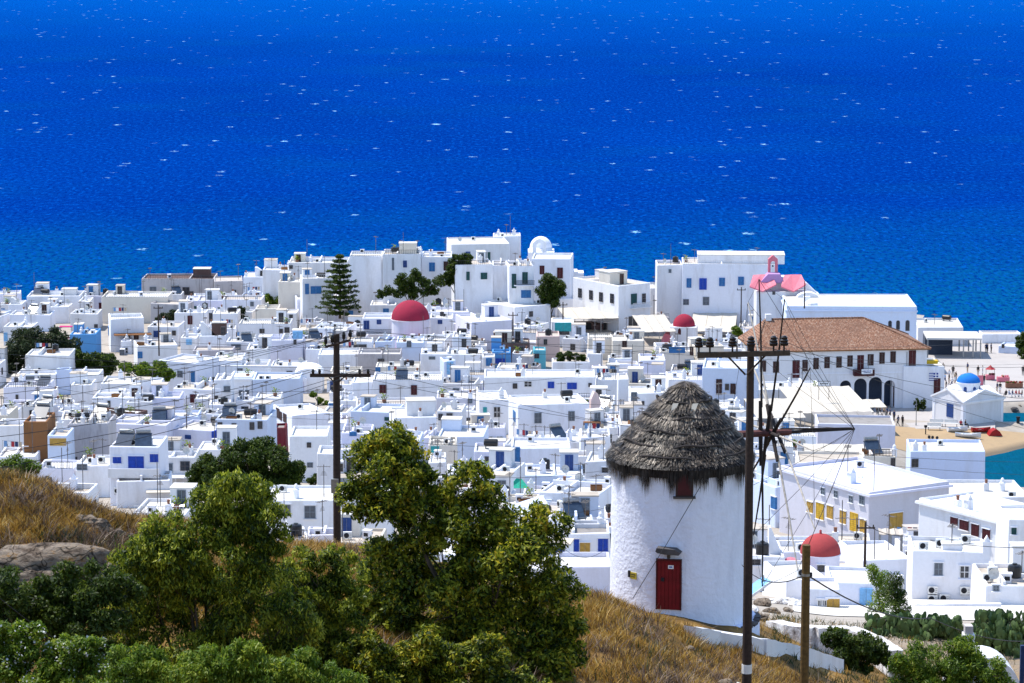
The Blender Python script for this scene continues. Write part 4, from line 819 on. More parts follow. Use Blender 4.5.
H("large lilac house with two yellow shuttered windows and yellow doors", 870, 950, 492, 8.5, 16, 30, "896,521,12,16,o;933,519,12,16,y;L820,511,7,16,y;L830,512,5,12,o;L843,517,5,12,o;L854,522,7,18,y;L863,526,5,12,o;L810,507,5,10,o;L823,491,3,6,G;L836,494,3,6,G;L851,499,3,6,G;L862,500,4,8,G", "k", 'l', 'w', 54, D=300, cl=.2, ref="the yellow shutter house")
H("white blue house with teal shutters left of the yellow doors", 776, 808, 487, 6.5, 8, 26, "L780,505,4,11,b;787,507,4,14,b;800,512,6,9,d", "B:.1,.9,3.6", 'p', 'w', 40, D=318, cl=.7, ref="the teal shutter house")
H("white house with maroon windows on its long left wall at right edge", 1005, 1060, 520, 8, 12, 34, "L954,521,6,7,m;L964,525,7,9,m;L975,530,6,11,m;L986,537,6,15,m", "k c:.1,.6,1", 'w', 'c', 40, D=272, cl=.3, ref="the maroon window house at the right edge")
H("white house with a green shutter at the right frame edge", 1008, 1050, 520, 6, 7, 0, "1014,531,3,6,g", "", 'w', 'w', 12, D=266, cl=.2)
H("low white roof house behind the maroon window house at right", 948, 1030, 497, 6, 10, 0, "", "c:.55,.5,1 c:.75,.5,2 A:.8,.1", 'w', 'w', 10, D=330, cl=.2)
H("near white house with two small dark windows and a tall chimney stack", 912, 991, 551, 5.2, 6, -3, "938.5,569,7,12,G;964.5,572,8,12,w", "A:.4,.5 A:.75,.8 b:.52,.08,1.7,1.2,.75 c:.95,.05,0 a:.27,.30 a:.27,.12 a:.42,.14 a:.68,.30", 'w', 'w', 44, D=252, cl=.3, ref="the near two window house")
H("white house with a pale flat roof left of the near two window house", 863, 913, 560, 4, 8, 10, "", "", 'w', 'w', 18, D=262, cl=.3)
H("white house with one tiny grey window at the right frame edge", 985, 1050, 585, 4.2, 8, 0, "996,588,4.5,5.5,G", "A:.1,.3 A:.25,.6", 'w', 'c', 28, D=242, cl=.4)
H("low white house with a light blue door below the coral dome", 828, 879, 582, 3, 6, -3, "866,601,11,25,l", "", 'w', 'w', 34, D=238, cl=0, ref="the light blue door house")
H("tiny white glazed porch house left of the light blue door", 806, 841, 598, 2.4, 4, -2, "820,606,4,11,w;824,606,4,11,w;833,605,11,12,o", "", 'w', 'w', 24, D=232, cl=0, ref="the glazed porch house")
H("white house with air conditioner on its roof below coral dome", 786, 830, 580, 3.6, 7, 12, "", "A:.5,.3", 'w', 'w', 26, D=244, cl=.1)
H("white roofed house right behind the coral dome", 838, 905, 574, 3.2, 6, -3, "", "", 'w', 'c', 10, D=262, cl=.2)
H("white house with a pale vaulted wall behind the lower windmill sails", 748, 786, 556, 4.6, 7, 0, "752,562,10,3,d;775,566,8,2,G", "g:.6,1.2,2.4", 'w', 'w', 34, D=258, cl=.4)
H("lilac house with dark windows between mill and teal shutters", 750, 776, 502, 6, 7, 0, "757,518,9,3,m", "", 'l', 'w', 30, D=330, cl=.6)
H("small white house with an air conditioner beside the mill right wall", 748, 778, 470, 5, 7, 0, "752,480,4,10,d", "a:.6,.6", 'w', 'w', 26, D=372, cl=.5)
H("low white house with two royal blue doors left of the windmill", 560, 611, 534, 3.4, 6, 0, "574,546,8,13,r;603,545,9,12,r;585,548,8,10,o", "", 'w', 'g', 30, D=276, cl=.5, ref="the royal blue doors house")
H("low blue white house above the royal blue doors house", 558, 594, 521, 3.2, 6, 0, "", "", 'p', 'w', 11, cl=.5)
H("long plain white wall house at the windmill left foot", 556, 612, 566, 3.6, 5, 0, "", "", 'l', 'w', 34, D=240, cl=0)
# low white beach pavilions at right
H("low white pavilion with pierced wall in painted blue shade at the quay end", 998, 1040, 346, 3.2, 6, -20, "1003,346,2,3,d", "", 'p', 'w', 12, D=566, cl=0)  # blue of the wall is its shade, put into the colour
H("low white shed roofs beside the quay at the sea", 982, 1022, 334, 3, 5, 0, "", "", 'w', 'c', 9, D=578, cl=0)
H("white block building with flat roof behind the shaded quay canopy", 918, 964, 327, 4.6, 12, -3, "", "", 'w', 'w', 16, D=575, cl=.1, ref="the block behind the quay canopy")

HEDGE_D = hit(571, 361, 3.4)
H("flat white terrace house carrying the dark green hedge row", 552, 590, 361.5, 3.1, 4.5, 0, "", "", 'w', 'c', 10, cl=0)
# ------------------------------------------------------------------ special buildings
def reg(cor, vis=None):
    c = sum((Vector(p) for p in cor), Vector())/len(cor); FOOT.append(([Vector(p) for p in cor], c, max((Vector(p)-c).length for p in cor)))
    if vis: VIS.append(vis)
def lm(root, label, ref): HOUSES.append((root, label, ref, True)); root["_px"], root["_py"] = proj(root.location + Vector((0, 0, 4)))
class Lot:
    """a building lot: empty at ground with x along the front"""
    def __init__(s, name, label, cat, x0, x1, y, D, r, d, zbase=None, group=None, vb=20):
        s.W, c, s.rz = frame_of(x0, x1, y, D, r); s.g = TH(c.x, c.y+1) if zbase is None else zbase
        s.d = d; s.D = D; s.root = empty(name, (c.x, c.y, s.g), s.rz, label, cat, group)
        s.fr = Matrix.Translation((c.x, c.y, s.g)) @ Matrix.Rotation(s.rz, 4, 'Z')
        s.zt = at(x0 if r >= 0 else x1, y, D).z - s.g
        reg([s.fr @ Vector(p) for p in ((-s.W/2, 0, 0), (s.W/2, 0, 0), (s.W/2, d, 0), (-s.W/2, d, 0))], (x0-2, x1+2, y-4, y+vb, D))
        s.near = D < 345
    def win(s, spec):
        for tok in spec.split(";"):
            side = 'F'
            if tok[0] in "LRF": side = tok[0]; tok = tok[1:]
            a = tok.split(","); put_window(s.root, s.fr, (float(a[0]), float(a[1])), side, float(a[2]), float(a[3]), a[4], s.near, s.D, s.W, s.d)
    def px(s, x, y):
        """local x,z of a pixel on the front plane"""
        Li = s.fr.inverted(); lo = Li @ Vector((0, 0, CAMZ)); ld = Li.to_3x3() @ ray(x, y); t = -lo.y/ld.y; q = lo+ld*t; return q.x, q.z
# ---- the tiled hall by the harbour
def tiled_hall():
    T = Lot("tiled_hall", "long white two storey hall with an orange tiled hip roof and dark arcade", "town hall", 758, 927, 351, 503, 6.5, 15, 1.6, vb=60)
    W, d, zt = T.W, T.d, T.zt
    xa, _ = T.px(837, 390); xb, _ = T.px(897, 390); _, zs = T.px(866, 379.5)
    zs += .4
    m = MB()
    m.box(-W/2, W/2, 0, d, zs+.35, zt, "white_lime"); m.box(-W/2, xa, 0, d, -1, zs+.35, "white_lime"); m.box(xb, W/2, 0, d, -1, zs+.35, "white_lime")
    m.box(xa, xb, 2.4, d, -1, zs+.35, "deep_shade_paint")  # dark back wall: shade inside the arches put into its colour
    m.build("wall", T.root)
    arcs = [T.px(x, 390)[0] for x in (845.5, 860.5, 875.5, 889.5)]; hw = [.98, 1.12, 1.18, .95]
    m = MB(); edges = [xa]
    for i in range(3): edges.append((arcs[i]+hw[i]+arcs[i+1]-hw[i+1])/2)
    edges.append(xb); hz = [zs-.5, zs-.2, zs, zs-.6]
    for i in range(4):
        x0, x1 = arcs[i]-hw[i], arcs[i]+hw[i]; r = hw[i]; zsp = hz[i]-r
        m.box(edges[i], x0, 0, .5, -1, zsp, "white_lime"); m.box(x1, edges[i+1], 0, .5, -1, zsp, "white_lime")
        pts = [(arcs[i]-r*math.cos(math.pi*k/10), zsp+r*math.sin(math.pi*k/10)) for k in range(11)]
        for k in range(10):
            pa, pb = pts[k], pts[k+1]; poly = [pa, pb, (pb[0], zs+.35), (pa[0], zs+.35)]
            if k == 0: poly = [(edges[i], zsp), pa, pb, (pb[0], zs+.35), (edges[i], zs+.35)]
            if k == 9: poly = [pa, pb, (edges[i+1], zsp), (edges[i+1], zs+.35), (pa[0], zs+.35)]
            m.prism(poly, 0, .5, "white_lime")
    m.build("arcade", T.root)
    m = MB(); m.box(-W/2, W/2, -.06, 0, zs+.7, zs+.85, "white_lime"); m.build("string_course", T.root)
    o = .55; zr = zt+4.3; y1 = d/2; la = -W/2+2.6; lb = W/2-9.5
    m = MB(); e = [(-W/2-o, -o, zt), (W/2+o, -o, zt), (W/2+o, d+o, zt), (-W/2-o, d+o, zt), (la, y1, zr), (lb, y1, zr)]
    m.add(e, [(0, 1, 5, 4), (1, 2, 5), (2, 3, 4, 5), (3, 0, 4)], "terracotta_tiles")
    m.add([(x, y, z-.22) for x, y, z in e[:4]]+e[:4], [(3, 2, 1, 0), (0, 1, 5, 4), (1, 2, 6, 5), (2, 3, 7, 6), (3, 0, 4, 7)], "rust_boards")
    rf = m.build("roof", T.root)
    rr = random.Random(9)
    m = MB()                                                # ridge and hip cap tiles
    for a, b in ((e[4], e[5]), (e[0], e[4]), (e[1], e[5]), (e[2], e[5])):
        a, b = Vector(a), Vector(b); n = int((b-a).length/.5)
        for i in range(n):
            p = a.lerp(b, i/n); q = a.lerp(b, (i+.92)/n); k = Vector((0, 0, .04)); m.tube([p+k, q+k], [.17, .13], "terracotta_tiles", 6)
    m.build("ridge_tiles", rf)
    m = MB(); x, z = -W/2+3.2, 0; m.box(x-.5, x+.5, y1-.4, y1+.4, zr-.8, zr+.9, "white_lime"); m.build("chimney", rf)
    T.win("763,366,5,11,B;776,367,5,11,B;796,369,6.5,17,m;805,365.5,4.5,10.5,B;816,363.5,4.5,10.5,B;827,362.5,4.5,10.5,B;839,362,4.5,10.5,B;850,361,4.5,10.5,B;860.5,362.5,6,14.5,m;870.6,359.8,5,10.5,B;882,358,4.5,10.5,B;893,357,4.5,10.5,B;912.3,358,6.5,15,m")
    x, z = T.px(863, 374.5); m = MB(); m.box(x-1.75, x+1.75, -1.1, 0, z-.1, z+.05, "maroon_paint"); b = m.build("balcony", T.root)
    m = MB(); bar_rail(m, x-1.75, x+1.75, -1.07, z+.05, z+1.2, "maroon_paint", 22); m.box(x-1.75, x+1.75, -1.02, -.98, z+.05, z+.95, "maroon_paint"); m.box(x-1.78, x-1.72, -1.02, -.05, z+.05, z+.95, "maroon_paint"); m.build("railing", b)
    sx, sz = T.px(865.5, 370.5); m = MB(); m.box(sx-.95, sx+.95, -1.2, -1.12, sz-.42, sz+.42, "sign_white")
    for i in range(9): m.box(sx-.75+i*.17, sx-.75+i*.17+(.11 if i % 3 else .06), -1.215, -1.2, sz-.02, sz+.2, "sign_ink")
    m.box(sx-.6, sx+.6, -1.212, -1.2, sz-.22, sz-.14, "sign_ink"); m.build("sign", b)
    m = MB(); fx = T.px(866.5, 366)[0]; m.tube([(fx, -1.1, z+.4), (fx+.2, -1.5, z+3.6)], .04, "metal_grey", 6); fl = m.build("flagpole", b)
    m = MB(); m.tube([(T.px(907, 350)[0], -.1, .5), (T.px(907, 350)[0], -.1, zt-.6)], .06, "metal_grey", 6); m.build("drainpipe", T.root)
    lm(T.root, "", "the tiled hall")
    # flat roofed annexe with the painted flag
    A = Lot("hall_annexe", "white flat roofed annexe with a painted blue and white striped flag", "building", 903.5, 945, 366.5, 505.5, 4, 9, 1.6, vb=40)
    house_body(A.root, A.W, A.d, A.zt-.3, 1, "white_lime", "roof_white", False, random.Random(4), .3)
    A.win("937,386.5,5.5,16,m")
    m = MB(); m.box(-A.W/2-1.7, -A.W/2-.01, 1.2, 8.5, -1, A.zt-.25, "white_lime"); m.build("side_wall", A.root)
    x, z = A.px(898, 395); d2 = link_mesh("door", window_mesh(1.1, 3.4, 'm', False), A.root, (-A.W/2-.85, 1.2, 2.0))
    fx, fz = A.px(929, 374); fw, fh = .82, .62
    fx2, fz2 = A.px(934, 377)
    m = MB(); fw = 1.6; fh = 1.35; cx, cz = A.px(933.5, 376.8)
    for i in range(9): m.box(cx-fw/2*1.0, cx+fw/2, -.05, -.02, cz-fh/2+i*fh/9, cz-fh/2+(i+1)*fh/9, "flag_blue" if i % 2 == 0 else "flag_white")
    qx = cx+fw/2; q = fh/9
    m.box(qx-5*q*1.1, qx, -.056, -.05, cz+fh/2-5*q, cz+fh/2, "flag_blue"); m.box(qx-5*q*1.1, qx, -.062, -.056, cz+fh/2-3*q, cz+fh/2-2*q, "flag_white"); m.box(qx-3.3*q, qx-2.2*q, -.066, -.062, cz+fh/2-5*q, cz+fh/2, "flag_white")
    m.build("flag", A.root)
    m = MB(); m.box(A.W/2-3.4, A.W/2-.9, 1.0, 2.6, A.zt+.55, A.zt+.75, "yellow_canvas"); m.box(A.W/2-3.3, A.W/2-1, 1.1, 2.5, A.zt+.2, A.zt+.55, "yellow_canvas")
    o = tag(m.build("boat_cover", None, A.root.location, A.rz), "yellow covered bundle lying on the annexe roof terrace", "cover")
    lm(A.root, "", "the flag annexe")
tiled_hall()
# ---- long flat roofed school-like block behind the hall
def sea_block():
    B = Lot("long_flat_building", "long white flat roofed building with three arched windows behind the tiled hall", "building", 786, 917, 306, 545, -2.0, 17, 1.6, vb=26)
    house_body(B.root, B.W, B.d, B.zt-.15, 1, "pale_blue_tone", "roof_white", False, random.Random(2), .15, .4, .15)
    m = MB(); m.box(-B.W/2-.15, B.W/2+.15, -.15, B.d+.15, B.zt-1.0, B.zt-.75, "blue_wash" if False else "pale_blue_tone"); m.build("cornice", B.root)
    for px, py, w, h in ((890, 324.5, 3.6, 8), (898, 325, 3.8, 9.5), (907.5, 325.5, 4.2, 11)):
        x, z = B.px(px, py); w *= B.D/FPX; h *= B.D/FPX; m = MB(); n = 8
        pts = [(x-w/2, z-h/2)]+[(x-w/2*math.cos(math.pi*k/n), z+h/2-w/2+w/2*math.sin(math.pi*k/n)) for k in range(n+1)]+[(x+w/2, z-h/2)]
        m.prism(pts, -.03, .02, "dark_frame"); m.prism([(x+(a-x)*.8, z+(b-z)*.9) for a, b in pts], -.045, -.03, "dark_glass"); m.build("window", B.root)
    m = MB(); x = -B.W/2+4; m.box(x-.6, x+.6, 3, 4.2, B.zt, B.zt+1.3, "white_lime"); m.build("vent_box", B.root)
    m = MB()
    m.lathe([(1.4, 0), (1.2, .5), (.5, 1.0), (0, 1.3)], "white_lime", 12); o = m.build("roof_cone", B.root, (-B.W/2+4.6, 1.6, B.zt-.1))
    lm(B.root, "", "the long flat building")
    # shaded quay canopy
    C = Lot("quay_canopy", "flat white canopy on grey posts shading the quay edge", "canopy", 927, 982, 338, 560, -3, 9, 1.7, vb=24)
    m = MB(); m.box(-C.W/2, C.W/2, 0, C.d, C.zt-.35, C.zt, "roof_white"); m.box(-C.W/2, -C.W/2+5.2, 4, C.d, 0, C.zt-.35, "deep_shade_paint"); m.build("roof", C.root)  # dark box paints the shade under the canopy
    for x in (-C.W/2+.2, C.W/2-3.4, C.W/2-1.6, C.W/2-.2):
        for y in (.2, C.d-.3):
            m = MB(); m.box(x-.12, x+.12, y-.12, y+.12, 0, C.zt-.35, "metal_grey"); m.build("post", C.root)
sea_block()
# ---- blue domed chapel on the quay
def blue_chapel():
    L = Lot("domed_chapel", "small white chapel with a bright blue dome and two gabled fronts on the quay", "chapel", 963.5, 1003, 403, 489, 33, 7.6, 1.72, vb=26)
    W, d, zt = L.W, L.d, L.zt; g = 1.35
    m = MB(); m.box(-W/2, W/2, 0, d, -.5, zt, "white_lime"); m.build("wall", L.root)
    m = MB(); m.prism([(-W/2-.18, zt), (W/2+.18, zt), (0, zt+g*1.25)], -.16, d+.16, "white_lime")
    M = Matrix.Translation((0, d/2, 0)) @ Matrix.Rotation(R(90), 4, 'Z'); m.prism([(-d/2-.18, zt+.003), (d/2+.18, zt+.003), (0, zt+g*1.25)], -W/2-.16, W/2+.16, "white_lime", M); m.build("gable_roof", L.root)
    m = MB(); m.box(-W/2-.12, W/2+.12, -.12, d+.12, zt-.32, zt-.12, "white_lime"); m.box(-W/2-.2, W/2+.2, -.3, -.17, zt-.1, zt+.12, "white_lime")
    for q in (-1, 1): m.prism([(q*(W/2+.3), zt-.05), (q*(W/2+.3), zt+.2), (0, zt+g*1.25+.28), (0, zt+g*1.25+.02)], -.34, -.17, "white_lime"); m.prism([(q*(d/2+.3), zt-.05), (q*(d/2+.3), zt+.2), (0, zt+g*1.25+.28), (0, zt+g*1.25+.02)], W/2+.17, W/2+.34, "white_lime", M)
    m.build("cornice", L.root)
    m = MB()
    for x in (-W/2-.05, W/2-.5): m.box(x, x+.55, -.08, 0, -.3, zt-.33, "white_lime")
    for y in (-.05, d-.5): m.box(-W/2-.08, -W/2, y, y+.55, -.3, zt-.33, "white_lime")
    m.build("pilaster", L.root)
    r = 1.95; zd = zt+2.55
    m = MB(); m.lathe([(r, zt-.3), (r, zd), (r+.12, zd), (r+.12, zd+.1), (r-.1, zd+.12)], "white_lime", 24, (0, d/2)); dr = m.build("drum", L.root, smooth=False)
    m = MB(); m.lathe([(r+.02, zd+.08)]+[((r+.02)*math.cos(a), zd+.08+1.45*math.sin(a)) for a in np.linspace(.05, math.pi/2, 9)], "azure_dome", 28, (0, d/2)); m.build("dome", L.root, smooth=True)
    for a in (-100, -147, -55):
        t = R(a); M = Matrix.Translation((0, d/2, 0)) @ Matrix.Rotation(t+R(90), 4, 'Z'); pts = [(-.26, 0), (.26, 0), (.26, .75)]+[(.26*math.cos(k), .75+.26*math.sin(k)) for k in np.linspace(.3, 2.84, 6)]+[(-.26, .75)]
        m = MB(); m.prism([(x, zt+1.05+z) for x, z in pts], -r-.05, -r+.1, "navy_paint", M); m.build("window", dr)
    L.win("L950,410.5,6,13,n")
    L.root["_px"] = 968; lm(L.root, "", "the blue domed chapel")
blue_chapel()
# ---- crimson domed church in the middle of town
def crimson_church():
    D = hit(410.5, 345, 0); c = at(410.5, 345, D); g = TH(c.x, c.y); k = D/FPX
    root = empty("domed_church", (c.x, c.y, g), 0, "church with a large crimson dome on a pale lilac drum in mid town", "church")
    r = 19.3*k; zd = at(410, 319, D).z - g
    m = MB(); m.lathe([(r*.98, -.5), (r*.98, zd-.1), (r+.1, zd-.1), (r+.1, zd+.05), (r-.1, zd+.1)], "lilac_shade_lime", 36); m.build("drum", root, smooth=False)
    m = MB(); m.lathe([((r)*math.cos(a), zd+.05+r*.98*math.sin(a)) for a in np.linspace(0, math.pi/2, 14)], "crimson_dome", 40); m.build("dome", root, smooth=True)
    m = MB(); m.prism([(2.6*math.cos(a)+1.9, zd-4.6+1.7*math.sin(a)) for a in np.linspace(0, math.pi, 12)]+[(-.7, -.5), (4.5, -.5)], -r-3.2, -r*.3, "rose_wash"); m.build("apse_vault", root)
    m = MB(); m.box(-r-1.0, r+1.6, -r-2.2, -r*.2, -.5, zd-4.9, "violet_wash"); m.build("side_wall", root)
    reg([(c.x-r, c.y-r-2, 0), (c.x+r, c.y-r-2, 0), (c.x+r, c.y+r, 0), (c.x-r, c.y+r, 0)], (388, 433, 298, 342, D)); lm(root, "", "the crimson domed church")
crimson_church()
def small_red_chapel():
    L = Lot("small_chapel", "small white chapel with a red dome on a square tower among the awnings", "chapel", 670, 696, 327, hit(683, 344, .5), -8, 4.4, vb=18)
    W, d, zt = L.W, L.d, L.zt
    m = MB(); m.box(-W/2, W/2, 0, d, -.5, zt, "white_lime"); m.box(-W/2-.08, W/2+.08, -.08, d+.08, zt-.2, zt-.05, "white_lime"); m.build("wall", L.root)
    r = W*.43; m = MB(); m.lathe([(r*math.cos(a), zt+r*1.05*math.sin(a)) for a in np.linspace(0, math.pi/2, 10)], "crimson_dome", 26, (0, d/2)); m.build("dome", L.root, smooth=True)
    x, z = L.px(679.5, 331.5); pts = [(x-.28, z-.6), (x+.28, z-.6), (x+.28, z+.35), (x, z+.7), (x-.28, z+.35)]; m = MB(); m.prism(pts, -.05, 0, "maroon_paint"); m.build("window", L.root)
    m = MB(); m.prism([(W*.2*math.cos(a)-W*.62, .9+1.6*math.sin(a)) for a in np.linspace(0, math.pi, 9)]+[(-W*.82, -.4), (-W*.42, -.4)], -.6, 2.5, "rose_wash"); m.build("side_vault", L.root)
    lm(L.root, "", "the small red domed chapel")
small_red_chapel()
def coral_church():
    D = 262; c = at(820, 568, D); g = TH(c.x, c.y); k = D/FPX; root = empty("coral_church", (c.x, c.y, g), 0, "white church with a coral red dome behind the wooden post", "church")
    r = 20.5*k; zd = at(820, 553, D).z - g
    m = MB(); m.lathe([(r*.97, -1), (r*.97, zd-.08), (r+.06, zd-.08), (r+.06, zd+.02), (r-.1, zd+.05)], "lilac_shade_lime", 32); m.build("drum", root, smooth=False)
    m = MB(); m.lathe([(r*1.01*math.cos(a), zd+.02+r*.98*math.sin(a)) for a in np.linspace(0, math.pi/2, 14)], "coral_dome", 36); m.lathe([(.12, zd+r*.97), (.1, zd+r+.3), (0, zd+r+.35)], "coral_dome", 8); m.build("dome", root, smooth=True)
    m = MB(); m.prism([(1.0*math.cos(a)-r-.7, zd-1.9+1.2*math.sin(a)) for a in np.linspace(0, math.pi, 9)]+[(-r-1.7, -1), (-r+.3, -1)], -2.4, 1.5, "rose_wash"); m.build("side_vault", root)
    x = 1.0; link_mesh("window", window_mesh(.5, .5, 'd', True), root, (-.1, -r*.97, zd-1.0))
    reg([(c.x-r, c.y-r, 0), (c.x+r, c.y-r, 0), (c.x+r, c.y+r, 0), (c.x-r, c.y+r, 0)], (784, 842, 530, 572, D)); lm(root, "", "the coral domed church")
coral_church()
# ---- domed white church on the headland (dome, open bell arch, stepped wall down to the sea)
def headland_church():
    D = 600; c = at(540, 262, D); g = TH(c.x, c.y); k = D/FPX
    root = empty("headland_church", (c.x, c.y, g), 0, "white headland church with a round white dome and an open bell arch", "church")
    z0 = at(540, 260, D).z - g
    m = MB(); m.box(-2.6, 5.6, -1.5, 8, -1, z0-.2, "white_lime"); m.box(-2.4, 2.9, -.2, 6, z0-.2, z0+1.6, "white_lime"); m.build("wall", root)
    r = 2.25; zd = at(540, 247.5, D).z - g
    m = MB(); m.lathe([(r+.05, z0+.5), (r+.05, zd-.4)]+[(r*math.cos(a), zd-.4+r*1.02*math.sin(a)) for a in np.linspace(0, math.pi/2, 12)], "white_lime", 32, (.2, 3.2)); m.build("dome", root, smooth=True)
    m = MB(); zb = at(540, 257, D).z-g; top = at(540, 239, D).z-g
    m.arch(-.75, .5, zb, at(540, 242.5, D).z-g, -1.2, -.5, "white_lime", .75, top-.7); m.prism([(-1.5, top-.7), (1.25, top-.7), (.6, top-.1), (-.12, top+.25), (-.85, top-.1)], -1.2, -.5, "white_lime"); m.build("bell_arch", root)
    m = MB()
    for i in range(7): m.box(2.6+i*1.25, 2.6+(i+1)*1.25, .5, 5, -1-(i*.2), z0-.1-i*.78+(.5 if i % 2 == 0 else 0), "white_lime")
    m.build("stepped_wall", root)
    link_mesh("window", window_mesh(.5, 1.3, 'G', False), root, (2.2, -.2, z0+.8))
    reg([(c.x-3, c.y-2, 0), (c.x+6, c.y-2, 0), (c.x+6, c.y+8, 0), (c.x-3, c.y+8, 0)], (525, 595, 233, 285, D)); lm(root, "", "the domed headland church")
headland_church()
def pink_church():
    D = 560; c = at(779, 300, D); g = TH(c.x, c.y); root = empty("pink_roofed_church", (c.x, c.y, g), 0, "white church with a pink roof and pink bell gable by the sea", "church")
    z = lambda y: at(779, y, D).z - g
    k = D/FPX
    m = MB(); m.prism([(-4.2, -1), (8.2, -1), (8.0, z(297)), (6.2, z(293)), (5.0, z(291.5)), (-4.2, z(292))], 0, 7, "white_lime"); m.build("wall", root)
    m = MB(); m.prism([(5.0, z(292)), (7.6, z(296)), (5.6, z(286)), (3.4, z(279.5)), (-3.0, z(280)), (-3.6, z(292))], 3.2, 6.8, "white_lime"); a, b, cc = z(289), z(283), z(277.5)
    for s, (x0, x1, xm) in enumerate(((-5.6, -.6, -3.2), (.3, 5.0, 2.6))):
        V = [(x0, -.5, a+.6), (xm, -.7, a-.3), (x1, -.5, a+1.0), (x0+.9, 2.9, cc+.1), (xm, 2.9, cc+.2), (x1-.6, 2.9, cc+.2)]
        m.add(V + [(x, y, q-.25) for x, y, q in V], [(0, 1, 4, 3), (1, 2, 5, 4), (6, 7, 10, 9), (7, 8, 11, 10), (0, 1, 7, 6), (1, 2, 8, 7), (3, 4, 10, 9), (4, 5, 11, 10), (0, 3, 9, 6), (2, 5, 11, 8)], "rose_wash")
    m.build("roof", root)
    m = MB(); m.prism([(-3.6, z(284)), (1.2, z(284)), (.3, z(275)), (-2.0, z(275))], 1.2, 4.0, "violet_wash"); bs = m.build("bell_base", root)
    m = MB(); zt = z(258.5); m.arch(-1.35, -.45, z(275), z(263.5), 3.6, 4.6, "rose_wash", .45, zt-.6); m.prism([(-1.8, zt-.6), (0, zt-.6), (-.9, zt+.2)], 3.6, 4.6, "rose_wash"); m.build("bell_gable", root)
    m = MB(); m.lathe([(0, 0), (.18, .02), (.12, .25), (0, .35)], "cloth_black", 10, (-.9, 4.1)); o = m.build("bell", root); o.location.z = z(269.5)
    m = MB(); m.prism([(2.3*math.cos(t)+5.2, z(299)+1.6*math.sin(t)) for t in np.linspace(0, math.pi, 10)]+[(2.9, -1), (7.5, -1)], -2.6, -.01, "white_lime"); m.build("apse_vault", root)
    for x in (-1.0, 4.4): link_mesh("window", window_mesh(.4, .5, 'd', False), root, (x, 0, z(293)))
    reg([(c.x-6, c.y-3, 0), (c.x+8, c.y-3, 0), (c.x+8, c.y+7, 0), (c.x-6, c.y+7, 0)], (753, 818, 256, 305, D)); lm(root, "", "the pink roofed church")
pink_church()
def bell_gable_chapel():
    D = hit(302, 392, .2); c = at(302, 392, D); g = TH(c.x, c.y); k = D/FPX
    root = empty("vaulted_chapel", (c.x, c.y, g), 0, "tiny white vaulted chapel with a pointed bell gable left of the left power pole", "chapel")
    z = lambda y: at(302, y, D).z-g
    m = MB(); m.prism([(2.4*math.cos(t)+.9, z(378)+1.5*math.sin(t)) for t in np.linspace(0, math.pi, 12)]+[(-1.5, -1), (3.3, -1)], .3, 7, "white_lime"); m.build("vault", root)
    m = MB(); m.arch(-.4, .4, -.5, z(380), -.3, .3, "white_lime", .4, z(378.5)); m.prism([(-.8, z(378.5)), (.8, z(378.5)), (0, z(376.5))], -.3, .3, "white_lime"); m.box(-.4, .4, .1, .28, -.5, z(379.5), "lilac_shade_lime"); m.build("bell_gable", root)
    m = MB(); m.box(-.05, .05, -.05, .05, z(376.5), z(373), "cloth_black"); m.box(-.3, .3, -.05, .05, z(374.6), z(374), "cloth_black"); m.build("cross", root)
    reg([(c.x-2, c.y-1, 0), (c.x+4, c.y-1, 0), (c.x+4, c.y+7, 0), (c.x-2, c.y+7, 0)], (290, 318, 368, 394, D)); lm(root, "", "the bell gable chapel")
bell_gable_chapel()
# ---- awnings and canopies
def awning(label, x0, x1, y, D, r, d, h=3.2, slope=-.1, mat="canvas", posts=3, drop=None, cat="awning"):
    L = Lot("awning", label, cat, x0, x1, y, D, r, d, vb=8); W = L.W; zt = L.zt; s = slope*d
    m = MB(); n = max(3, int(W/2.2))
    for i in range(n):
        a = -W/2+W*i/n+.03; b = -W/2+W*(i+1)/n-.03
        V = [(a, 0, zt), ((a+b)/2, 0, zt-.06), (b, 0, zt), (a, d, zt-s), ((a+b)/2, d, zt-s-.1), (b, d, zt-s)]
        m.add(V+[(x, yy, q-.07) for x, yy, q in V], [(0, 1, 4, 3), (1, 2, 5, 4), (9, 10, 7, 6), (10, 11, 8, 7), (0, 1, 7, 6), (1, 2, 8, 7), (3, 4, 10, 9), (4, 5, 11, 10), (0, 3, 9, 6), (2, 5, 11, 8)], mat)
    m.build("canvas_roof", L.root)
    for i in range(posts):
        x = -W/2+.15+(W-.3)*i/(posts-1)
        for yy in (.1, d-.1): m = MB(); m.box(x-.06, x+.06, yy-.06, yy+.06, 0, zt-(s*yy/d)-.1, "metal_grey"); m.build("post", L.root)
    return L
awning("wide cream canvas awning with dark shade in front of the tiled hall arcade", 800, 874, 413, 462, 5, 20, slope=-.04, posts=5)
awning("small cream awning beyond the wide one below the dark arches", 850, 887, 407.5, 478, 5, 6, slope=-.05)
awning("cream awning spread over the left terrace below the tiled hall", 757, 806, 418, 445, 4, 14, slope=-.04)
awning("dark slatted pergola roof at the near edge of the cream awnings", 817, 878, 420.5, 445, 2, 7, mat="roof_grey", slope=-.02)
awning("pale canvas awning on the roof terrace behind the windmill sails", 806, 868, 461, 366, -3, 9, slope=-.06)
awning("white tent awning at the left of the small red domed chapel", 643, 676, 332, hit(660, 345, .3), 10, 10, slope=-.18)
awning("broad white awning right behind the small red domed chapel", 690, 735, 331, hit(712, 343, .3), -6, 14, slope=-.12)
awning("cream shop canopy with a dark interior below the arched windows", 566, 619, 319, hit(592, 333, .2), 8, 11, slope=-.06, posts=4)
awning("tilted slatted canopy beside the yellow shuttered front", 879, 904, 534, 274, -4, 2.2, mat="roof_cream", slope=-.05)
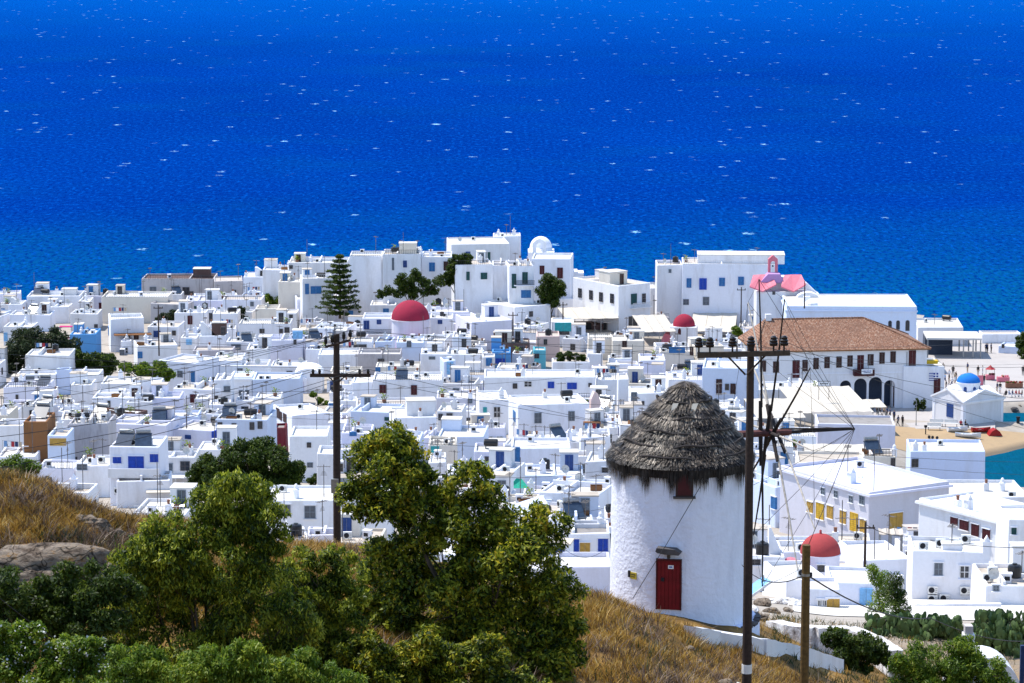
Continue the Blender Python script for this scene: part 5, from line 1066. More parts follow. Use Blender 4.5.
# shop room in the shade of the canopy
L = Lot("shop_room", "dark shop room under the cream shop canopy", "shop", 578, 618, 322, hit(592, 333, .2)+5, 8, 5, vb=12)
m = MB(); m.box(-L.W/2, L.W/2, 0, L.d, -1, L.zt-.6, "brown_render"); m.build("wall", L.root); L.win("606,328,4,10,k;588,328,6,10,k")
m = MB(); m.box(-1.1, 1.1, -.5, .5, 0, .1, "magenta_canvas"); m.box(-1.2, 1.2, -.6, .6, 2.2, 2.35, "magenta_canvas")
for x in (-1.1, 1.1): m.box(x-.04, x+.04, -.04, .04, 0, 2.2, "metal_grey")
D = hit(66, 328, 3); p = at(66, 328, D); o = tag(m.build("sun_canopy", None, (p.x, p.y, p.z-2)), "small bright pink canopy on a roof at far left", "canopy")
# rooftop billboard frame
D = 470; p = at(824, 386, D); m = MB(); w = 1.0
for a, b, c_, e in ((-w, w, .72, .8), (-w, w, -.05, .03), (-w, -w+.07, 0, .8), (w-.07, w, 0, .8)): m.box(a, b, 0, .08, c_, e, "cloth_black")
m.box(-w+.07, w-.07, .02, .06, .03, .72, "sign_white")
for i in range(4): m.box(-.6+i*.33, -.6+i*.33+.2, -.006, .02, .28, .5, "cloth_black")
for x in (-.8, .8): m.box(x-.04, x+.04, 0, .08, -2.2, -.05, "cloth_black")
tag(m.build("roof_sign", None, (p.x, p.y, p.z)), "black framed white sign with dark lettering on the roof before the arches", "sign")
# chimney stack ruin, crates, tarps, barrels lying on roofs
def free(name, label, cat, x, y, D, mb, rz=0, dz=0): p = at(x, y, D); return tag(mb.build(name, None, (p.x, p.y, p.z+dz), rz), label, cat)
DB = hit(555, 405, 5.2)
m = MB(); m.prism([(-.9, -3.5), (.9, -3.5), (.75, 1.0), (.3, 2.2), (-.2, 2.5), (-.7, 1.4)], -.6, .6, "pink_wash"); free("chimney_stack", "crumbling pink stone chimney stack right of the big grey shutter house", "chimney", 595, 408, DB+3, m, .2)
m = MB(); m.box(-1.2, 1.2, -.5, .5, 0, .75, "rust_boards"); 
for i in range(5): m.box(-1.24, 1.24, -.53, -.5, .05+i*.15, .15+i*.15, "terracotta_pot")
free("wooden_crate", "brown wooden crate on the roof right of the big grey shutter house", "crate", 592, 427, hit(592, 427, 3.2), m)
m = MB(); m.add([(-1.1, -.7, 0), (1.1, -.7, 0), (.9, .8, 0), (-1, .8, 0), (-.3, -.1, 1.0), (.3, .1, .9)], [(0, 1, 5, 4), (1, 2, 5), (2, 3, 4, 5), (3, 0, 4)], "green_tarp"); free("tarpaulin", "bright green tarpaulin heap on a roof above the fig tree", "tarpaulin", 519, 487, hit(519, 487, 3.4), m)
for i, (x, y) in enumerate(((568, 487), (529, 507))):
    m = MB(); M = Matrix.Rotation(R(-24+10*i), 4, 'Y') @ Matrix.Rotation(R(22), 4, 'X'); m.box(-1.9, 1.9, -1.1, 1.1, 0, .1, "pale_blue_tone", M); m.box(-1.95, 1.95, -1.15, -1.1, -.05, .14, "white_frame", M); m.box(-.05, .05, -.1, .1, -1.5, 0, "metal_grey")
    free("roof_panel", ("sloping pale blue panel on a roof left of the thatch", "sloping pale blue panel on a roof just above the fig tree")[i], "panel", x, y, hit(x, y, 3.8), m, .3)
m = MB(); M = Matrix.Rotation(R(-30), 4, 'Y'); m.box(-1.2, 1.2, -.8, .8, 0, .1, "light_blue_paint", M); m.box(-1.25, 1.25, -.85, -.8, -.05, .14, "white_frame", M); m.box(.6, .7, -.1, .1, -.3, 1, "metal_grey"); p = at(756, 588, 236); tag(m.build("solar_panel", None, (p.x, p.y, max(p.z, TH(p.x, p.y)+.7)), .4), "light blue leaning panel beside the mill foot and lower sails", "panel")
m = MB(); m.lathe([(0, 0), (.6, 0), (.75, .9), (.6, 1.0), (.65, 2.3), (.45, 2.6), (0, 2.7)], "pink_wash", 10); free("clay_oven", "tan plastered oven stack on a roof left of the mill", "oven", 573, 505, hit(573, 505, 2.5), m)
m = MB(); m.prism([(1.5*math.cos(t), 1.6*math.sin(t)) for t in np.linspace(0, math.pi, 10)], 0, 1.6, "ochre_paint"); free("arched_awning", "small yellow arched awning in the lane of mid left town", "awning", 206, 398, hit(206, 398, .5), m)
# ------------------------------------------------------------------ windmill
MD = 135.0
def windmill():
    base = at(679, 606, MD); g = TH(base.x, base.y) - .2
    root = empty("windmill", (base.x, base.y, g), 0, "round white windmill with a shaggy thatched cap and red door", "windmill")
    zz = lambda y: at(679, y, MD).z - g
    r0, r1 = 3.24, 3.12; zE = zz(452)
    rng = random.Random(3)
    n = 72; V = []; rows = 26
    for j in range(rows+1):
        t = j/rows; z = -2.5 + (zE+2.5)*t
        for i in range(n):
            a = 2*math.pi*i/n; rr = r0+(r1-r0)*t + (.22*max(0, min(1, 1-(z+.2)/1.3))**2 if z < 1.1 else 0)
            p = Vector((math.cos(a)*3, math.sin(a)*3, z)); rr += .035*mnoise.noise(p*.8)+.018*mnoise.noise(p*2.4)
            V.append((rr*math.cos(a), rr*math.sin(a), z))
    F = [(j*n+i, j*n+(i+1) % n, (j+1)*n+(i+1) % n, (j+1)*n+i) for j in range(rows) for i in range(n)]
    np_mesh("tower", V, F, "mill_lime", root, True)
    # thatch body
    zA = zz(381.5); ze = zz(457)
    prof = [(3.30, zA-3.85), (3.34, zA-3.55), (3.10, zA-3.2), (2.62, zA-2.62), (1.96, zA-1.75), (1.45, zA-1.2), (1.0, zA-.74), (.55, zA-.3), (.25, zA-.06), (0, zA)]; ze = zA-3.55
    lean = lambda z: .22*max(0, min(1, (z-ze)/(zA-ze)))
    m = MB(); m.lathe([(r-.16, z-.05) for r, z in prof], "thatch_base", 40); m.v = [(x+lean(z), y, z) for x, y, z in m.v]; cap = m.build("thatched_cap", root, smooth=True)
    rs = np.random.RandomState(5)
    def prof_at(s):                                          # s 0 apex .. 1 eave -> r,z
        pr = prof[::-1][:-1]; L = [0]
        for a, b in zip(pr, pr[1:]): L.append(L[-1]+math.hypot(b[0]-a[0], b[1]-a[1]))
        t = s*L[-1]
        for i in range(len(L)-1):
            if t <= L[i+1] + 1e-9: k = (t-L[i])/(L[i+1]-L[i]); return pr[i][0]+(pr[i+1][0]-pr[i][0])*k, pr[i][1]+(pr[i+1][1]-pr[i][1])*k
        return pr[-1]
    def strands(name, n, srange, ln, mat, lift, drop=0, wid=.018):
        V = []; F = []
        for i in range(n):
            a = rs.uniform(0, 2*math.pi); s = min(1, max(.01, rs.uniform(*srange) + (.018*math.sin(a*4+srange[0]*30)+.014*math.sin(a*9+srange[1]*50)+.012*math.sin(a*23+srange[0]*9) if not drop else 0))); l = rs.uniform(*ln)
            s0 = max(s-l/5.6, .01)
            p0 = prof_at(s0); p1 = prof_at(min(s, 1)); 
            da = rs.normal(0, .05 if drop == 0 else .025); w = wid*rs.uniform(.6, 1.4)
            q = []
            for (r, z), aa, lf, ww in ((p0, a, lift*.3, w), (p1, a+da, lift*rs.uniform(.5, 1.4), w*.8)):
                rr = r+lf-.06; q.append(((rr*math.cos(aa)-ww*math.sin(aa)+lean(z), rr*math.sin(aa)+ww*math.cos(aa), z+lf*.4), (rr*math.cos(aa)+ww*math.sin(aa)+lean(z), rr*math.sin(aa)-ww*math.cos(aa), z+lf*.4)))
            b = len(V)
            if drop:
                r, z = p1; dl = drop*rs.uniform(.45, 1.0)*(.75+.4*math.sin(a*17)+.3*math.sin(a*29+1)+.25*math.sin(a*53)); dl = max(dl, .25); rr = r+lift*.6; aa = a+da+rs.normal(0, .02)
                tip = (rr*math.cos(aa)+lean(z), rr*math.sin(aa), z-dl)
                V += [q[0][0], q[0][1], q[1][1], q[1][0]]; F.append((b, b+1, b+2, b+3)); V += [q[1][0], q[1][1], tip, tip]; F.append((b+4, b+5, b+6, b+7))
            else: V += [q[0][0], q[0][1], q[1][1], q[1][0]]; F.append((b, b+1, b+2, b+3))
        return np_mesh(name, V, F, mat, cap)
    strands("dark_underlayer", 7000, (.05, 1.0), (.3, .7), "straw_shaded", .07)  # dark gaps between bundles, shadow put into the straw colour
    ring = (.02, .27, .45, .60, .74, .86)
    for k, s in enumerate(ring):                             # pale bundles under each rope; shadow below their ragged ends painted as dark straw
        e = (ring[k+1] if k+1 < len(ring) else 1.0) - s; nn = int(2600*(.35+s))
        strands("straw_layer", nn, (s+e*.25, s+e*.85), (.4+e, .7+e), "straw", .17, wid=.022)
        strands("straw_fringe", int(nn*.8), (s+e*.62, s+e*1.04), (.4, .8), "straw_shaded", .18, wid=.02)
    strands("eave_fringe", 12000, (.86, 1.0), (.4, .9), "straw_shaded", .13, 1.02, .02)
    strands("straw_layer", 2200, (.84, .96), (.3, .6), "straw", .2)
    for s in (.27, .45, .60, .74, .86):
        r, z = prof_at(s); pts = []
        for i in range(61):
            a = 2*math.pi*i/60; dz = .05*math.sin(a*5+s*20)+.03*math.sin(a*11); pts.append(((r+.20+dz*.4)*math.cos(a)+lean(z), (r+.20+dz*.4)*math.sin(a), z+dz*1.4))
        m = MB(); m.tube(pts, .05, "straw_rope", 6, False); m.build("rope_ring", cap)
    r, z = prof_at(.30)                                      # pale torn strips near the apex
    for aa in (-1.95, -1.30):
        x, y = (r+.25)*math.cos(aa)+lean(z), (r+.25)*math.sin(aa); m = MB(); m.add([(x-.08, y, z+.1), (x+.18, y-.02, z+.12), (x-.28, y-.3, z-.55), (x-.1, y-.28, z-.5)], [(0, 1, 3, 2)], "canvas"); m.build("cloth_strip", cap, fix=False)
    # openings
    def on_wall(px, py, w, h, name, mat, depth=.06, parent=root):
        p = at(px, py, MD-3.1); a = math.atan2(-math.sqrt(max(.01, 3.2**2-(p.x-base.x)**2)), p.x-base.x); D2 = base.y + 3.2*math.sin(a); p = at(px, py, D2)
        m = MB(); m.box(-w/2, w/2, -depth, .25, -h/2, h/2, mat); return m.build(name, parent, (p.x-base.x, p.y-base.y, p.z-g), a+math.pi/2), a
    wf, a = on_wall(684.5, 484, .78, 1.15, "window", "brown_paint"); MB().box(-.29, .29, -.07, -.06, -.5, .45, "maroon_paint").build("shutter", wf); MB().box(-.5, .5, -.12, .2, -.66, -.575, "stone_dark").build("sill", wf)
    wp = at(684.5, 495, 132)
    dr, a = on_wall(668.8, 585, 1.06, 2.25, "door", "red_paint", .04)
    m = MB()
    for i in range(6): m.box(-.50+i*.17, -.36+i*.17, -.058, -.04, -1.1, 1.08, "red_paint")
    m.build("boards", dr)
    MB().box(-.03, .22, -.075, -.058, .76, .93, "sign_white").box(.02, .17, -.08, -.075, .81, .88, "sign_ink").build("number_plate", dr); MB().box(-.34, -.2, -.12, -.058, .18, .34, "cloth_black").build("handle", dr)
    MB().box(-.58, -.53, -.09, .1, -1.13, 1.2, "maroon_paint").box(.53, .58, -.09, .1, -1.13, 1.2, "maroon_paint").box(-.58, .58, -.09, .1, 1.13, 1.2, "maroon_paint").build("frame", dr)
    m = MB(); m.prism([(-.55, 1.62), (-.50, 1.78), (.35, 1.74), (.6, 1.58), (.5, 1.48), (-.1, 1.5), (-.45, 1.55)], -.5, .0, "stone_dark"); m.box(-.06, .06, -.2, .05, 1.25, 1.52, "stone_dark"); m.build("stone_lintel", dr)
    pl, a = on_wall(634, 575.5, .36, .3, "plaque", "sign_yellow", .05); MB().box(-.3, -.2, -.08, .2, -.1, .2, "cloth_black").build("lamp", pl)
    MB().box(-.13, .13, -.056, -.05, .03, .07, "cloth_black").box(-.13, .1, -.056, -.05, -.06, -.03, "cloth_black").build("lettering", pl)
    m = MB(); a0, a1 = R(-78), R(25); m.lathe([(3.1, -2.2), (3.75, -2.2), (3.72, .22), (3.62, .3), (3.1, .42)], "mill_lime", 26, (0, 0), a0, a1); pl2 = m.build("plinth", root)
    m = MB(); rs3 = random.Random(8)
    for i in range(13):
        a = R(-74+i*6.6+rs3.uniform(-2, 2)); w = rs3.uniform(.12, .34); Mx = Matrix.Translation((3.6*math.cos(a), 3.6*math.sin(a), .26+rs3.uniform(-.05, .1))) @ Matrix.Rotation(a+math.pi/2, 4, 'Z'); m.box(-w, w, -.16, .12, -.06, .07, "stone_dark", Mx)
    m.build("slate_slab", pl2)
    # sails: axle, spokes, bowsprit, ropes
    phi = R(10.5); A = Vector((math.cos(phi), math.sin(phi), .012)); e = Vector((math.sin(phi), -math.cos(phi), 0)); up = Vector((0, 0, 1))
    hub = at(768, 433, MD+.9) - Vector((base.x, base.y, g))
    m = MB(); m.tube([hub-A*3.6, hub-A*.9, hub+A*.9, hub+A*1.1], [.17, .17, .16, .13], "axle_wood", 10); ax = m.build("axle", root)
    tip = hub + A*4.15
    m = MB(); m.tube([hub+A*.7, tip], [.085, .05], "spoke_dark", 8); m.tube([hub+A*.6+up*.16, hub+A*2.2+up*.1, tip+up*.05-A*.15], [.05, .045, .04], "spoke_dark", 6); m.build("bowsprit", ax)
    RAD = 7.1; tips = []
    for k, (deg, pale, ofs) in enumerate(((-5, 0, -.35), (22, 0, -.05), (56, 0, .25), (86, 1, .1), (117, 1, .45), (140, 1, .2))):  # second value picks the pale copy: sunlight painted into the spoke
        for s in (1, -1):
            t = R(deg); dv = (e*math.sin(t) + up*math.cos(t))*s; o = hub + A*ofs
            L = RAD*(1.0 if not (deg == 22 and s == -1) else .8); mat = "spoke_sunlit" if pale else "spoke_dark"
            m = MB(); m.tube([o-dv*.25, o+dv*1.5], [.10, .08], "spoke_dark", 8, True); m.tube([o+dv*1.2+A*.06, o+dv*L*.62+A*.06, o+dv*L], [.055, .045, .028], mat, 7)
            m.build("spoke", ax); tips.append((t+(0 if s == 1 else math.pi), o+dv*L))
    tips.sort(key=lambda q: q[0] % (2*math.pi)); m = MB()
    for i, (t, p) in enumerate(tips):
        m.tube([p, p.lerp(tip, .5)-up*.12, tip], .011, "rope", 4, False); q = tips[(i+1) % len(tips)][1]; m.tube([p, p.lerp(q, .5)-up*.05, q], .008, "rope", 4, False)
    m.build("rope_rigging", ax)
    m = MB(); dp = [hub+Vector((0, 0, 0))]
    reg([(base.x-4, base.y-4, 0), (base.x+4, base.y-4, 0), (base.x+4, base.y+4, 0), (base.x-4, base.y+4, 0)]); root["_px"], root["_py"] = 679, 500
    # stay cable down the wall
    p0 = at(700, 487, MD-3.3); p1 = at(633, 598, MD-4.2); m = MB(); m.tube([p0, p0.lerp(p1, .5)+Vector((0, -.1, -.05)), p1], .016, "cable", 5); tag(m.build("stay_cable"), "dark stay cable slanting across the white mill wall", "cable")
windmill()
# ------------------------------------------------------------------ power poles
def pole_right():
    D = 97; b = at(746, 735, D); g = TH(b.x, b.y); root = empty("utility_pole", (b.x, b.y, g), 0, "dark wooden power pole with six insulators on its crossarm beside the windmill", "power pole")
    z = lambda y: at(746, y, D).z-g; X = lambda x: at(x, 350, D).x-b.x
    m = MB(); m.tube([(0, 0, -.5), (0, 0, z(560)), (0, 0, z(341))], [.165, .15, .115], "pole_wood", 14); m.build("post", root)
    m = MB(); m.prism([(X(697), z(357)), (X(697), z(351.5)), (X(789.5), z(349.5)), (X(789.5), z(354.5))], -.26, -.12, "arm_wood"); ca = m.build("crossarm", root)
    for x0 in (726.5, 765): m = MB(); m.tube([(X(x0), -.16, z(354.5)), (X(746)+(.02 if x0 > 746 else -.02), -.15, z(374))], .035, "pole_wood", 6); m.build("brace", root)
    for i, x in enumerate((698.5, 709.5, 732, 750.5, 773, 783.5)):
        zc = z(351.2-(x-697)*.022); m = MB(); m.lathe([(0, -.02), (.03, -.02), (.03, .16), (.13, .16), (.145, .24), (.12, .27), (.14, .33), (.10, .37), (.11, .43), (.06, .48), (0, .49)], "insulator", 12); m.build("insulator", ca, (X(x), -.19, zc))
    MB().tube([(0, 0, z(673)), (0, 0, z(664))], .172, "ac_white", 14).build("white_band", root)
    return [root.location + Vector((X(x), -.19, z(351-(x-697)*.022)+.45)) for x in (698.5, 709.5, 732, 750.5, 773, 783.5)], root
def pole_left():
    D = 128; b = at(337, 540, D); g = TH(b.x, b.y)-.3; root = empty("utility_pole", (b.x, b.y, g), 0, "dark wooden power pole with two crossarms standing among the white houses at left", "power pole")
    z = lambda y: at(337, y, D).z-g; X = lambda x: at(x, 400, D).x-b.x
    m = MB(); m.tube([(0, 0, -.6), (.03, 0, z(420)), (.06, 0, z(334))], [.17, .16, .13], "pole_wood", 14); m.build("post", root)
    m = MB(); m.box(X(310.5), X(371), -.2, -.06, z(376.5), z(373.2), "pole_wood"); c1 = m.build("crossarm", root)
    m = MB(); m.tube([(X(326), -.15, z(346.5)), (X(351), -.15, z(339.5))], .06, "pole_wood", 6); c2 = m.build("crossarm", root)
    out = []
    for x, y in ((326.5, 346), (333, 344.5), (344.5, 341), (351, 339)):
        m = MB(); m.lathe([(0, 0), (.03, 0), (.03, .1), (.07, .12), (.08, .3), (.05, .42), (0, .44)], "insulator", 9); m.build("insulator", c2, (X(x), -.15, z(y))); out.append(root.location+Vector((X(x), -.15, z(y)+.4)))
    for x in (313.5, 320, 360, 368.5):
        m = MB(); m.lathe([(0, 0), (.05, 0), (.07, .1), (.05, .2), (0, .2)], "insulator", 9); m.build("insulator", c1, (X(x), -.13, z(373.2))); out.append(root.location+Vector((X(x), -.13, z(373.2)+.2)))
    for x in (328, 346): m = MB(); m.tube([(X(x), -.14, z(375)), (X(337), -.12, z(384))], .03, "pole_wood", 5); m.build("brace", root)
    MB().box(-.22, .1, -.3, -.12, z(492), z(478), "metal_grey").build("junction_box", root)
    return out, root
IR, PR = pole_right(); IL, PL = pole_left()
D = 93; b = at(804, 700, D); g = TH(b.x, b.y); zt = at(804, 545, D).z-g
post = empty("wooden_post", (b.x, b.y, g), 0, "plain brown wooden post with a cut top at lower right", "post")
MB().tube([(0, 0, -.5), (0, 0, zt)], [.15, .13], "post_wood", 14).build("shaft", post); MB().tube([(0, 0, zt-1.0), (0, 0, zt-.92)], .142, "metal_grey", 12).box(.1, .2, -.06, .06, zt-1.02, zt-.9, "cloth_black").build("bracket", post)
# town poles
def town_pole(label, x, yt, yb, D, arm=True):
    b = at(x, yb, D); zt = at(x, yt, D).z-b.z; root = empty("street_pole", (b.x, b.y, b.z-1), 0, label, "power pole")
    MB().tube([(0, 0, 0), (0, 0, zt+1)], [.13, .09], "pole_wood", 7).build("post", root)
    if arm: m = MB(); m.box(-.8, .8, -.06, .06, zt+.4, zt+.52, "pole_wood"); [m.lathe([(0, zt+.5), (.07, zt+.52), (.06, zt+.75), (0, zt+.76)], "insulator", 6, (x_, 0)) for x_ in (-.7, 0, .7)]; m.build("crossarm", root)
town_pole("thin dark pole right of the pink roofed church", 804.5, 281, 303, 540, False)
town_pole("dark lamp pole in front of the large cube below the balcony", 513, 312, 330, 480)
town_pole("short dark pole by the pale flat canopy right of the round tree", 563, 302, 314, 540)
town_pole("dark pole between the yellow doors and the near white house", 865, 522, 556, 262)
town_pole("thin dark pole in mid left town above the yellow arch", 159, 305, 350, 500)
town_pole("thin dark pole left of the small red domed chapel", 766-25, 287, 322, 540)
# ------------------------------------------------------------------ cables
def cable(pts, rad=.02, sag=.3, label="thin black power cable strung across the white town", group="power cables across the town"):
    P = []
    for a, b in zip(pts, pts[1:]):
        for i in range(9): t = i/9; P.append(a.lerp(b, t)-Vector((0, 0, sag*4*t*(1-t))))
    P.append(pts[-1]); m = MB(); m.tube(P, rad, "cable", 5, False); tag(m.build("power_cable"), label, "power cable", group)
for i, p in enumerate(IL[:4]): cable([at(-40, 372+i*13, 105), p], .010, .35)
for i in (0, 3): cable([IL[i], at(1100, 332+i*9, 420)], .012, 1.2)
for i, p in enumerate(IL[4:]): cable([at(-40, 424+i*17, 100), p], .012, .4); (cable([p, at(1090, 455+i*7, 190)], .010, 1.2) if i % 2 else None)
for i, p in enumerate(IR[:6:2]): cable([p, at(1100, 362+i*40, 170)], .009, .6)
for x0, y0, x1, y1, Da, Db in ((-20, 352, 420, 366, 330, 400), (-20, 372, 330, 420, 260, 300), (120, 338, 480, 346, 420, 450), (200, 392, 620, 372, 330, 420), (380, 438, 620, 434, 200, 240), (370, 466, 620, 468, 200, 230), (420, 352, 700, 346, 440, 470), (480, 392, 700, 404, 360, 380), (500, 500, 612, 506, 230, 240), (-20, 330, 230, 350, 460, 470), (560, 545, 607, 548, 210, 210)):
    cable([at(x0, y0, Da), at(x1, y1, Db)], .015 if Da < 300 else .022, .8)
cable([post.location+Vector((0, 0, zt-.95)), at(930, 618, 150), at(1040, 640, 190)], .028, .5, "black cable running from the wooden post to the right", "")
cable([post.location+Vector((0, 0, zt-.95)), at(742, 565, 131)], .02, .5, "black cable looping from the wooden post to the mill", "")
cable([at(865, 524, 262), at(905, 536, 262), at(1040, 548, 240)], .03, .3, "black cable from the dark pole to the near white house", "")
cable([at(-10, 590, 80), at(110, 668, 84), at(260, 700, 80)], .012, .2, "thin pale wire crossing the bushes at lower left", "")
# ------------------------------------------------------------------ plants
def leaves(name, clumps, n, size, mat, parent, seed, droop=.2, aspect=.42, shell=.55):
    """many leaf quads spread through ellipsoid clumps (cx,cy,cz,rx,ry,rz)"""
    rs = np.random.RandomState(seed); C = np.array(clumps, float); wgt = (C[:, 3]*C[:, 4]*C[:, 5])**(2/3.); wgt /= wgt.sum()
    idx = rs.choice(len(C), n, p=wgt); d = rs.normal(size=(n, 3)); d /= np.linalg.norm(d, axis=1, keepdims=True)
    rad = (shell + (1-shell)*rs.rand(n)**.6)[:, None] * (1+.12*rs.normal(size=(n, 1)))
    P = C[idx, :3] + d*rad*C[idx, 3:6]
    a = rs.normal(size=(n, 3))*.8 + d*.5; a[:, 2] -= droop*2; a /= np.linalg.norm(a, axis=1, keepdims=True)
    nn = d*.7 + rs.normal(size=(n, 3))*.55 + np.array([-.35, .1, .9]); b = np.cross(nn, a); b /= (np.linalg.norm(b, axis=1, keepdims=True)+1e-6)
    s = size*(.6+.8*rs.rand(n))[:, None]
    V = np.stack([P - a*s*.5, P + b*s*aspect*.5, P + a*s*.5, P - b*s*aspect*.5], 1).reshape(-1, 3)
    F = np.arange(4*n).reshape(n, 4)
    return np_mesh(name, V, F, mat, parent)
def subclumps(blobs, k, fr, rng, rmin=.2, flat=.8):
    out = []
    for (x, y, z, r) in blobs:
        m = max(6, int(k*rng.uniform(.8, 1.2)))
        for _ in range(m):
            while True:
                p = Vector((rng.uniform(-1, 1), rng.uniform(-1, 1), rng.uniform(-1, 1)))
                if p.length < 1: break
            p = p.normalized()*(p.length**.5)
            rr = max(rmin, r*fr*rng.uniform(.65, 1.35)); out.append((x+p.x*(r-rr*.5), y+p.y*(r-rr*.5), z+p.z*(r-rr*.5), rr, rr, rr*flat))
    return out
def tree(label, blobs_px, D, n, size, mat, base_px, k=3.0, fr=.34, trunk=.16, limbs=9, seed=1, name="tree", cat="tree", group=None, droop=.2, depth=1.0, extra=None, perch=False, shell=.55, aspect=.42):
    rng = random.Random(seed); bx = at(base_px[0], base_px[1], D); g = bx.z if perch else TH(bx.x, bx.y)
    root = empty(name, (bx.x, bx.y, g), 0, label, cat, group); s = D/FPX
    B = []
    for x, y, r in blobs_px:
        p = at(x, y, D); B.append((p.x-bx.x, rng.uniform(-.6, .6)*r*s*depth, p.z-g, r*s))
    cl = subclumps(B, k*3.2, fr, rng, .1)
    leaves("crown", cl, n, size, mat, root, seed, droop, aspect, shell)
    m = MB(); top = max(b[2] for b in B); fork = Vector((0, 0, max(.3, min(b[2]-b[3] for b in B)*.8)))
    m.tube([(0, 0, -.4), fork*.5+Vector((.05, 0, 0)), fork], [trunk*1.25, trunk, trunk*.85], "trunk_bark", 8)
    for b in sorted(B, key=lambda q: -q[3])[:limbs]:
        e = Vector(b[:3]); mid = fork.lerp(e, .5)+Vector((rng.uniform(-.3, .3), rng.uniform(-.3, .3), -.15))*b[3]
        m.tube([fork, mid, e+Vector((0, 0, b[3]*.3))], [trunk*.6, trunk*.35, trunk*.12], "trunk_bark", 6)
        for _ in range(4):
            t = e+Vector((rng.uniform(-1, 1), rng.uniform(-1, 1), rng.uniform(-.6, 1)))*b[3]*.75; m.tube([mid.lerp(e, rng.uniform(.3, 1)), t], [trunk*.18, trunk*.05], "trunk_bark", 5)
    m.build("trunk", root)
    if extra: extra(root, cl)
    return root
# foreground
tree("large dark green fig like tree with ochre tipped leaves left of the windmill",
     [(388, 472, 44), (360, 500, 26), (415, 492, 30), (395, 440, 20), (468, 490, 30), (476, 520, 28), (520, 530, 36), (548, 525, 26), (440, 560, 52), (400, 575, 34), (505, 580, 60), (555, 600, 36), (565, 625, 28), (480, 640, 80), (400, 630, 46), (540, 655, 44), (430, 690, 60), (520, 700, 60), (372, 610, 30), (372, 560, 26), (430, 520, 30), (455, 535, 34), (500, 545, 34), (375, 650, 40), (360, 690, 40), (395, 600, 36), (440, 600, 44), (560, 640, 34), (470, 665, 50), (420, 670, 46), (510, 680, 44), (345, 655, 36), (330, 690, 40), (350, 620, 28), (530, 560, 40), (440, 500, 20), (490, 510, 24), (478, 475, 16), (375, 460, 26), (405, 465, 28), (385, 495, 32), (365, 482, 22), (412, 508, 24), (395, 450, 22), (355, 500, 18)], 100, 150000, .18, "leaf_ficus", (470, 735), k=8, fr=.27, trunk=.22, limbs=16, seed=11)
tree("feathery olive green tamarisk tree standing left of centre in the foreground",
     [(236, 500, 30), (250, 525, 28), (215, 525, 30), (168, 535, 30), (185, 555, 34), (145, 560, 30), (235, 565, 38), (205, 600, 50), (150, 605, 42), (270, 540, 22), (120, 630, 34), (240, 640, 52), (180, 660, 50), (285, 660, 34), (225, 490, 22), (255, 500, 24), (270, 520, 24), (205, 510, 24), (155, 545, 26), (125, 570, 24), (190, 575, 36), (130, 590, 30), (265, 590, 36), (290, 620, 36), (160, 680, 44), (225, 690, 44), (240, 540, 34), (110, 660, 36)], 88, 120000, .15, "leaf_tamarisk", (205, 740), k=9, fr=.30, trunk=.16, limbs=14, seed=12, droop=.55, aspect=.32)
tree("thin leafed olive shrub with bare twigs between the two big foreground trees",
     [(318, 580, 26), (300, 560, 18), (340, 590, 20), (325, 625, 30), (300, 650, 30), (350, 660, 26), (335, 555, 14), (275, 590, 20), (310, 605, 24), (345, 625, 24), (310, 680, 34), (355, 690, 30), (300, 585, 28), (330, 570, 22), (350, 575, 22), (320, 650, 34), (350, 640, 28), (285, 630, 30), (345, 600, 26)], 92, 42000, .15, "leaf_tamarisk", (320, 730), k=5, fr=.32, trunk=.08, limbs=9, seed=13, droop=.5, cat="shrub", name="shrub", aspect=.32)
tree("dark low ivy green bush under the boulder at left", [(20, 590, 30), (60, 585, 26), (95, 585, 26), (40, 615, 36), (90, 615, 34), (10, 625, 30), (125, 590, 20), (60, 620, 36), (110, 630, 34), (0, 590, 24), (75, 650, 34)], 84, 42000, .13, "leaf_dark", (50, 700), k=6, fr=.32, trunk=.06, limbs=5, seed=14, cat="bush", name="bush")
def blossoms(root, cl):
    pick = [c for i, c in enumerate(cl) if i % 3 == 0]; leaves("blossom", pick, 1500, .07, "blossom", root, 77, 0, .9, .9)
tree("bush speckled with small white blossoms in the lower left corner", [(30, 650, 30), (70, 648, 22), (10, 675, 30), (55, 690, 36), (0, 640, 22), (95, 680, 26), (30, 690, 36), (60, 665, 26), (15, 655, 24), (90, 655, 20)], 76, 34000, .12, "leaf_bright", (40, 750), k=6, fr=.32, trunk=.06, limbs=5, seed=15, cat="bush", name="bush", extra=blossoms)
tree("yellow green willowy bush along the bottom edge left of centre", [(130, 665, 26), (170, 690, 34), (220, 670, 30), (270, 680, 34), (320, 690, 32), (245, 700, 34), (110, 700, 34), (150, 675, 28), (195, 665, 26), (245, 660, 24), (300, 665, 24), (345, 690, 26)], 74, 48000, .125, "leaf_bright", (210, 770), k=6, fr=.32, trunk=.06, limbs=6, seed=16, droop=.5, cat="bush", name="bush", aspect=.32)
tree("bright green bush on top of the grassy mound at the left edge", [(18, 466, 13), (32, 468, 9), (5, 470, 10)], 112, 5200, .11, "leaf_bright", (18, 478), k=8, fr=.4, trunk=.05, limbs=3, seed=17, cat="bush", name="bush")
tree("dark leafy bush filling the foot of the large fig like tree", [(380, 670, 30), (420, 668, 32), (465, 672, 32), (510, 678, 28), (350, 680, 30), (440, 690, 34), (400, 690, 30), (490, 695, 30), (540, 690, 18), (370, 650, 22), (430, 650, 24), (485, 655, 24)], 91, 52000, .16, "leaf_ficus", (440, 712), k=6, fr=.32, trunk=.08, limbs=6, seed=18, cat="bush", name="bush")
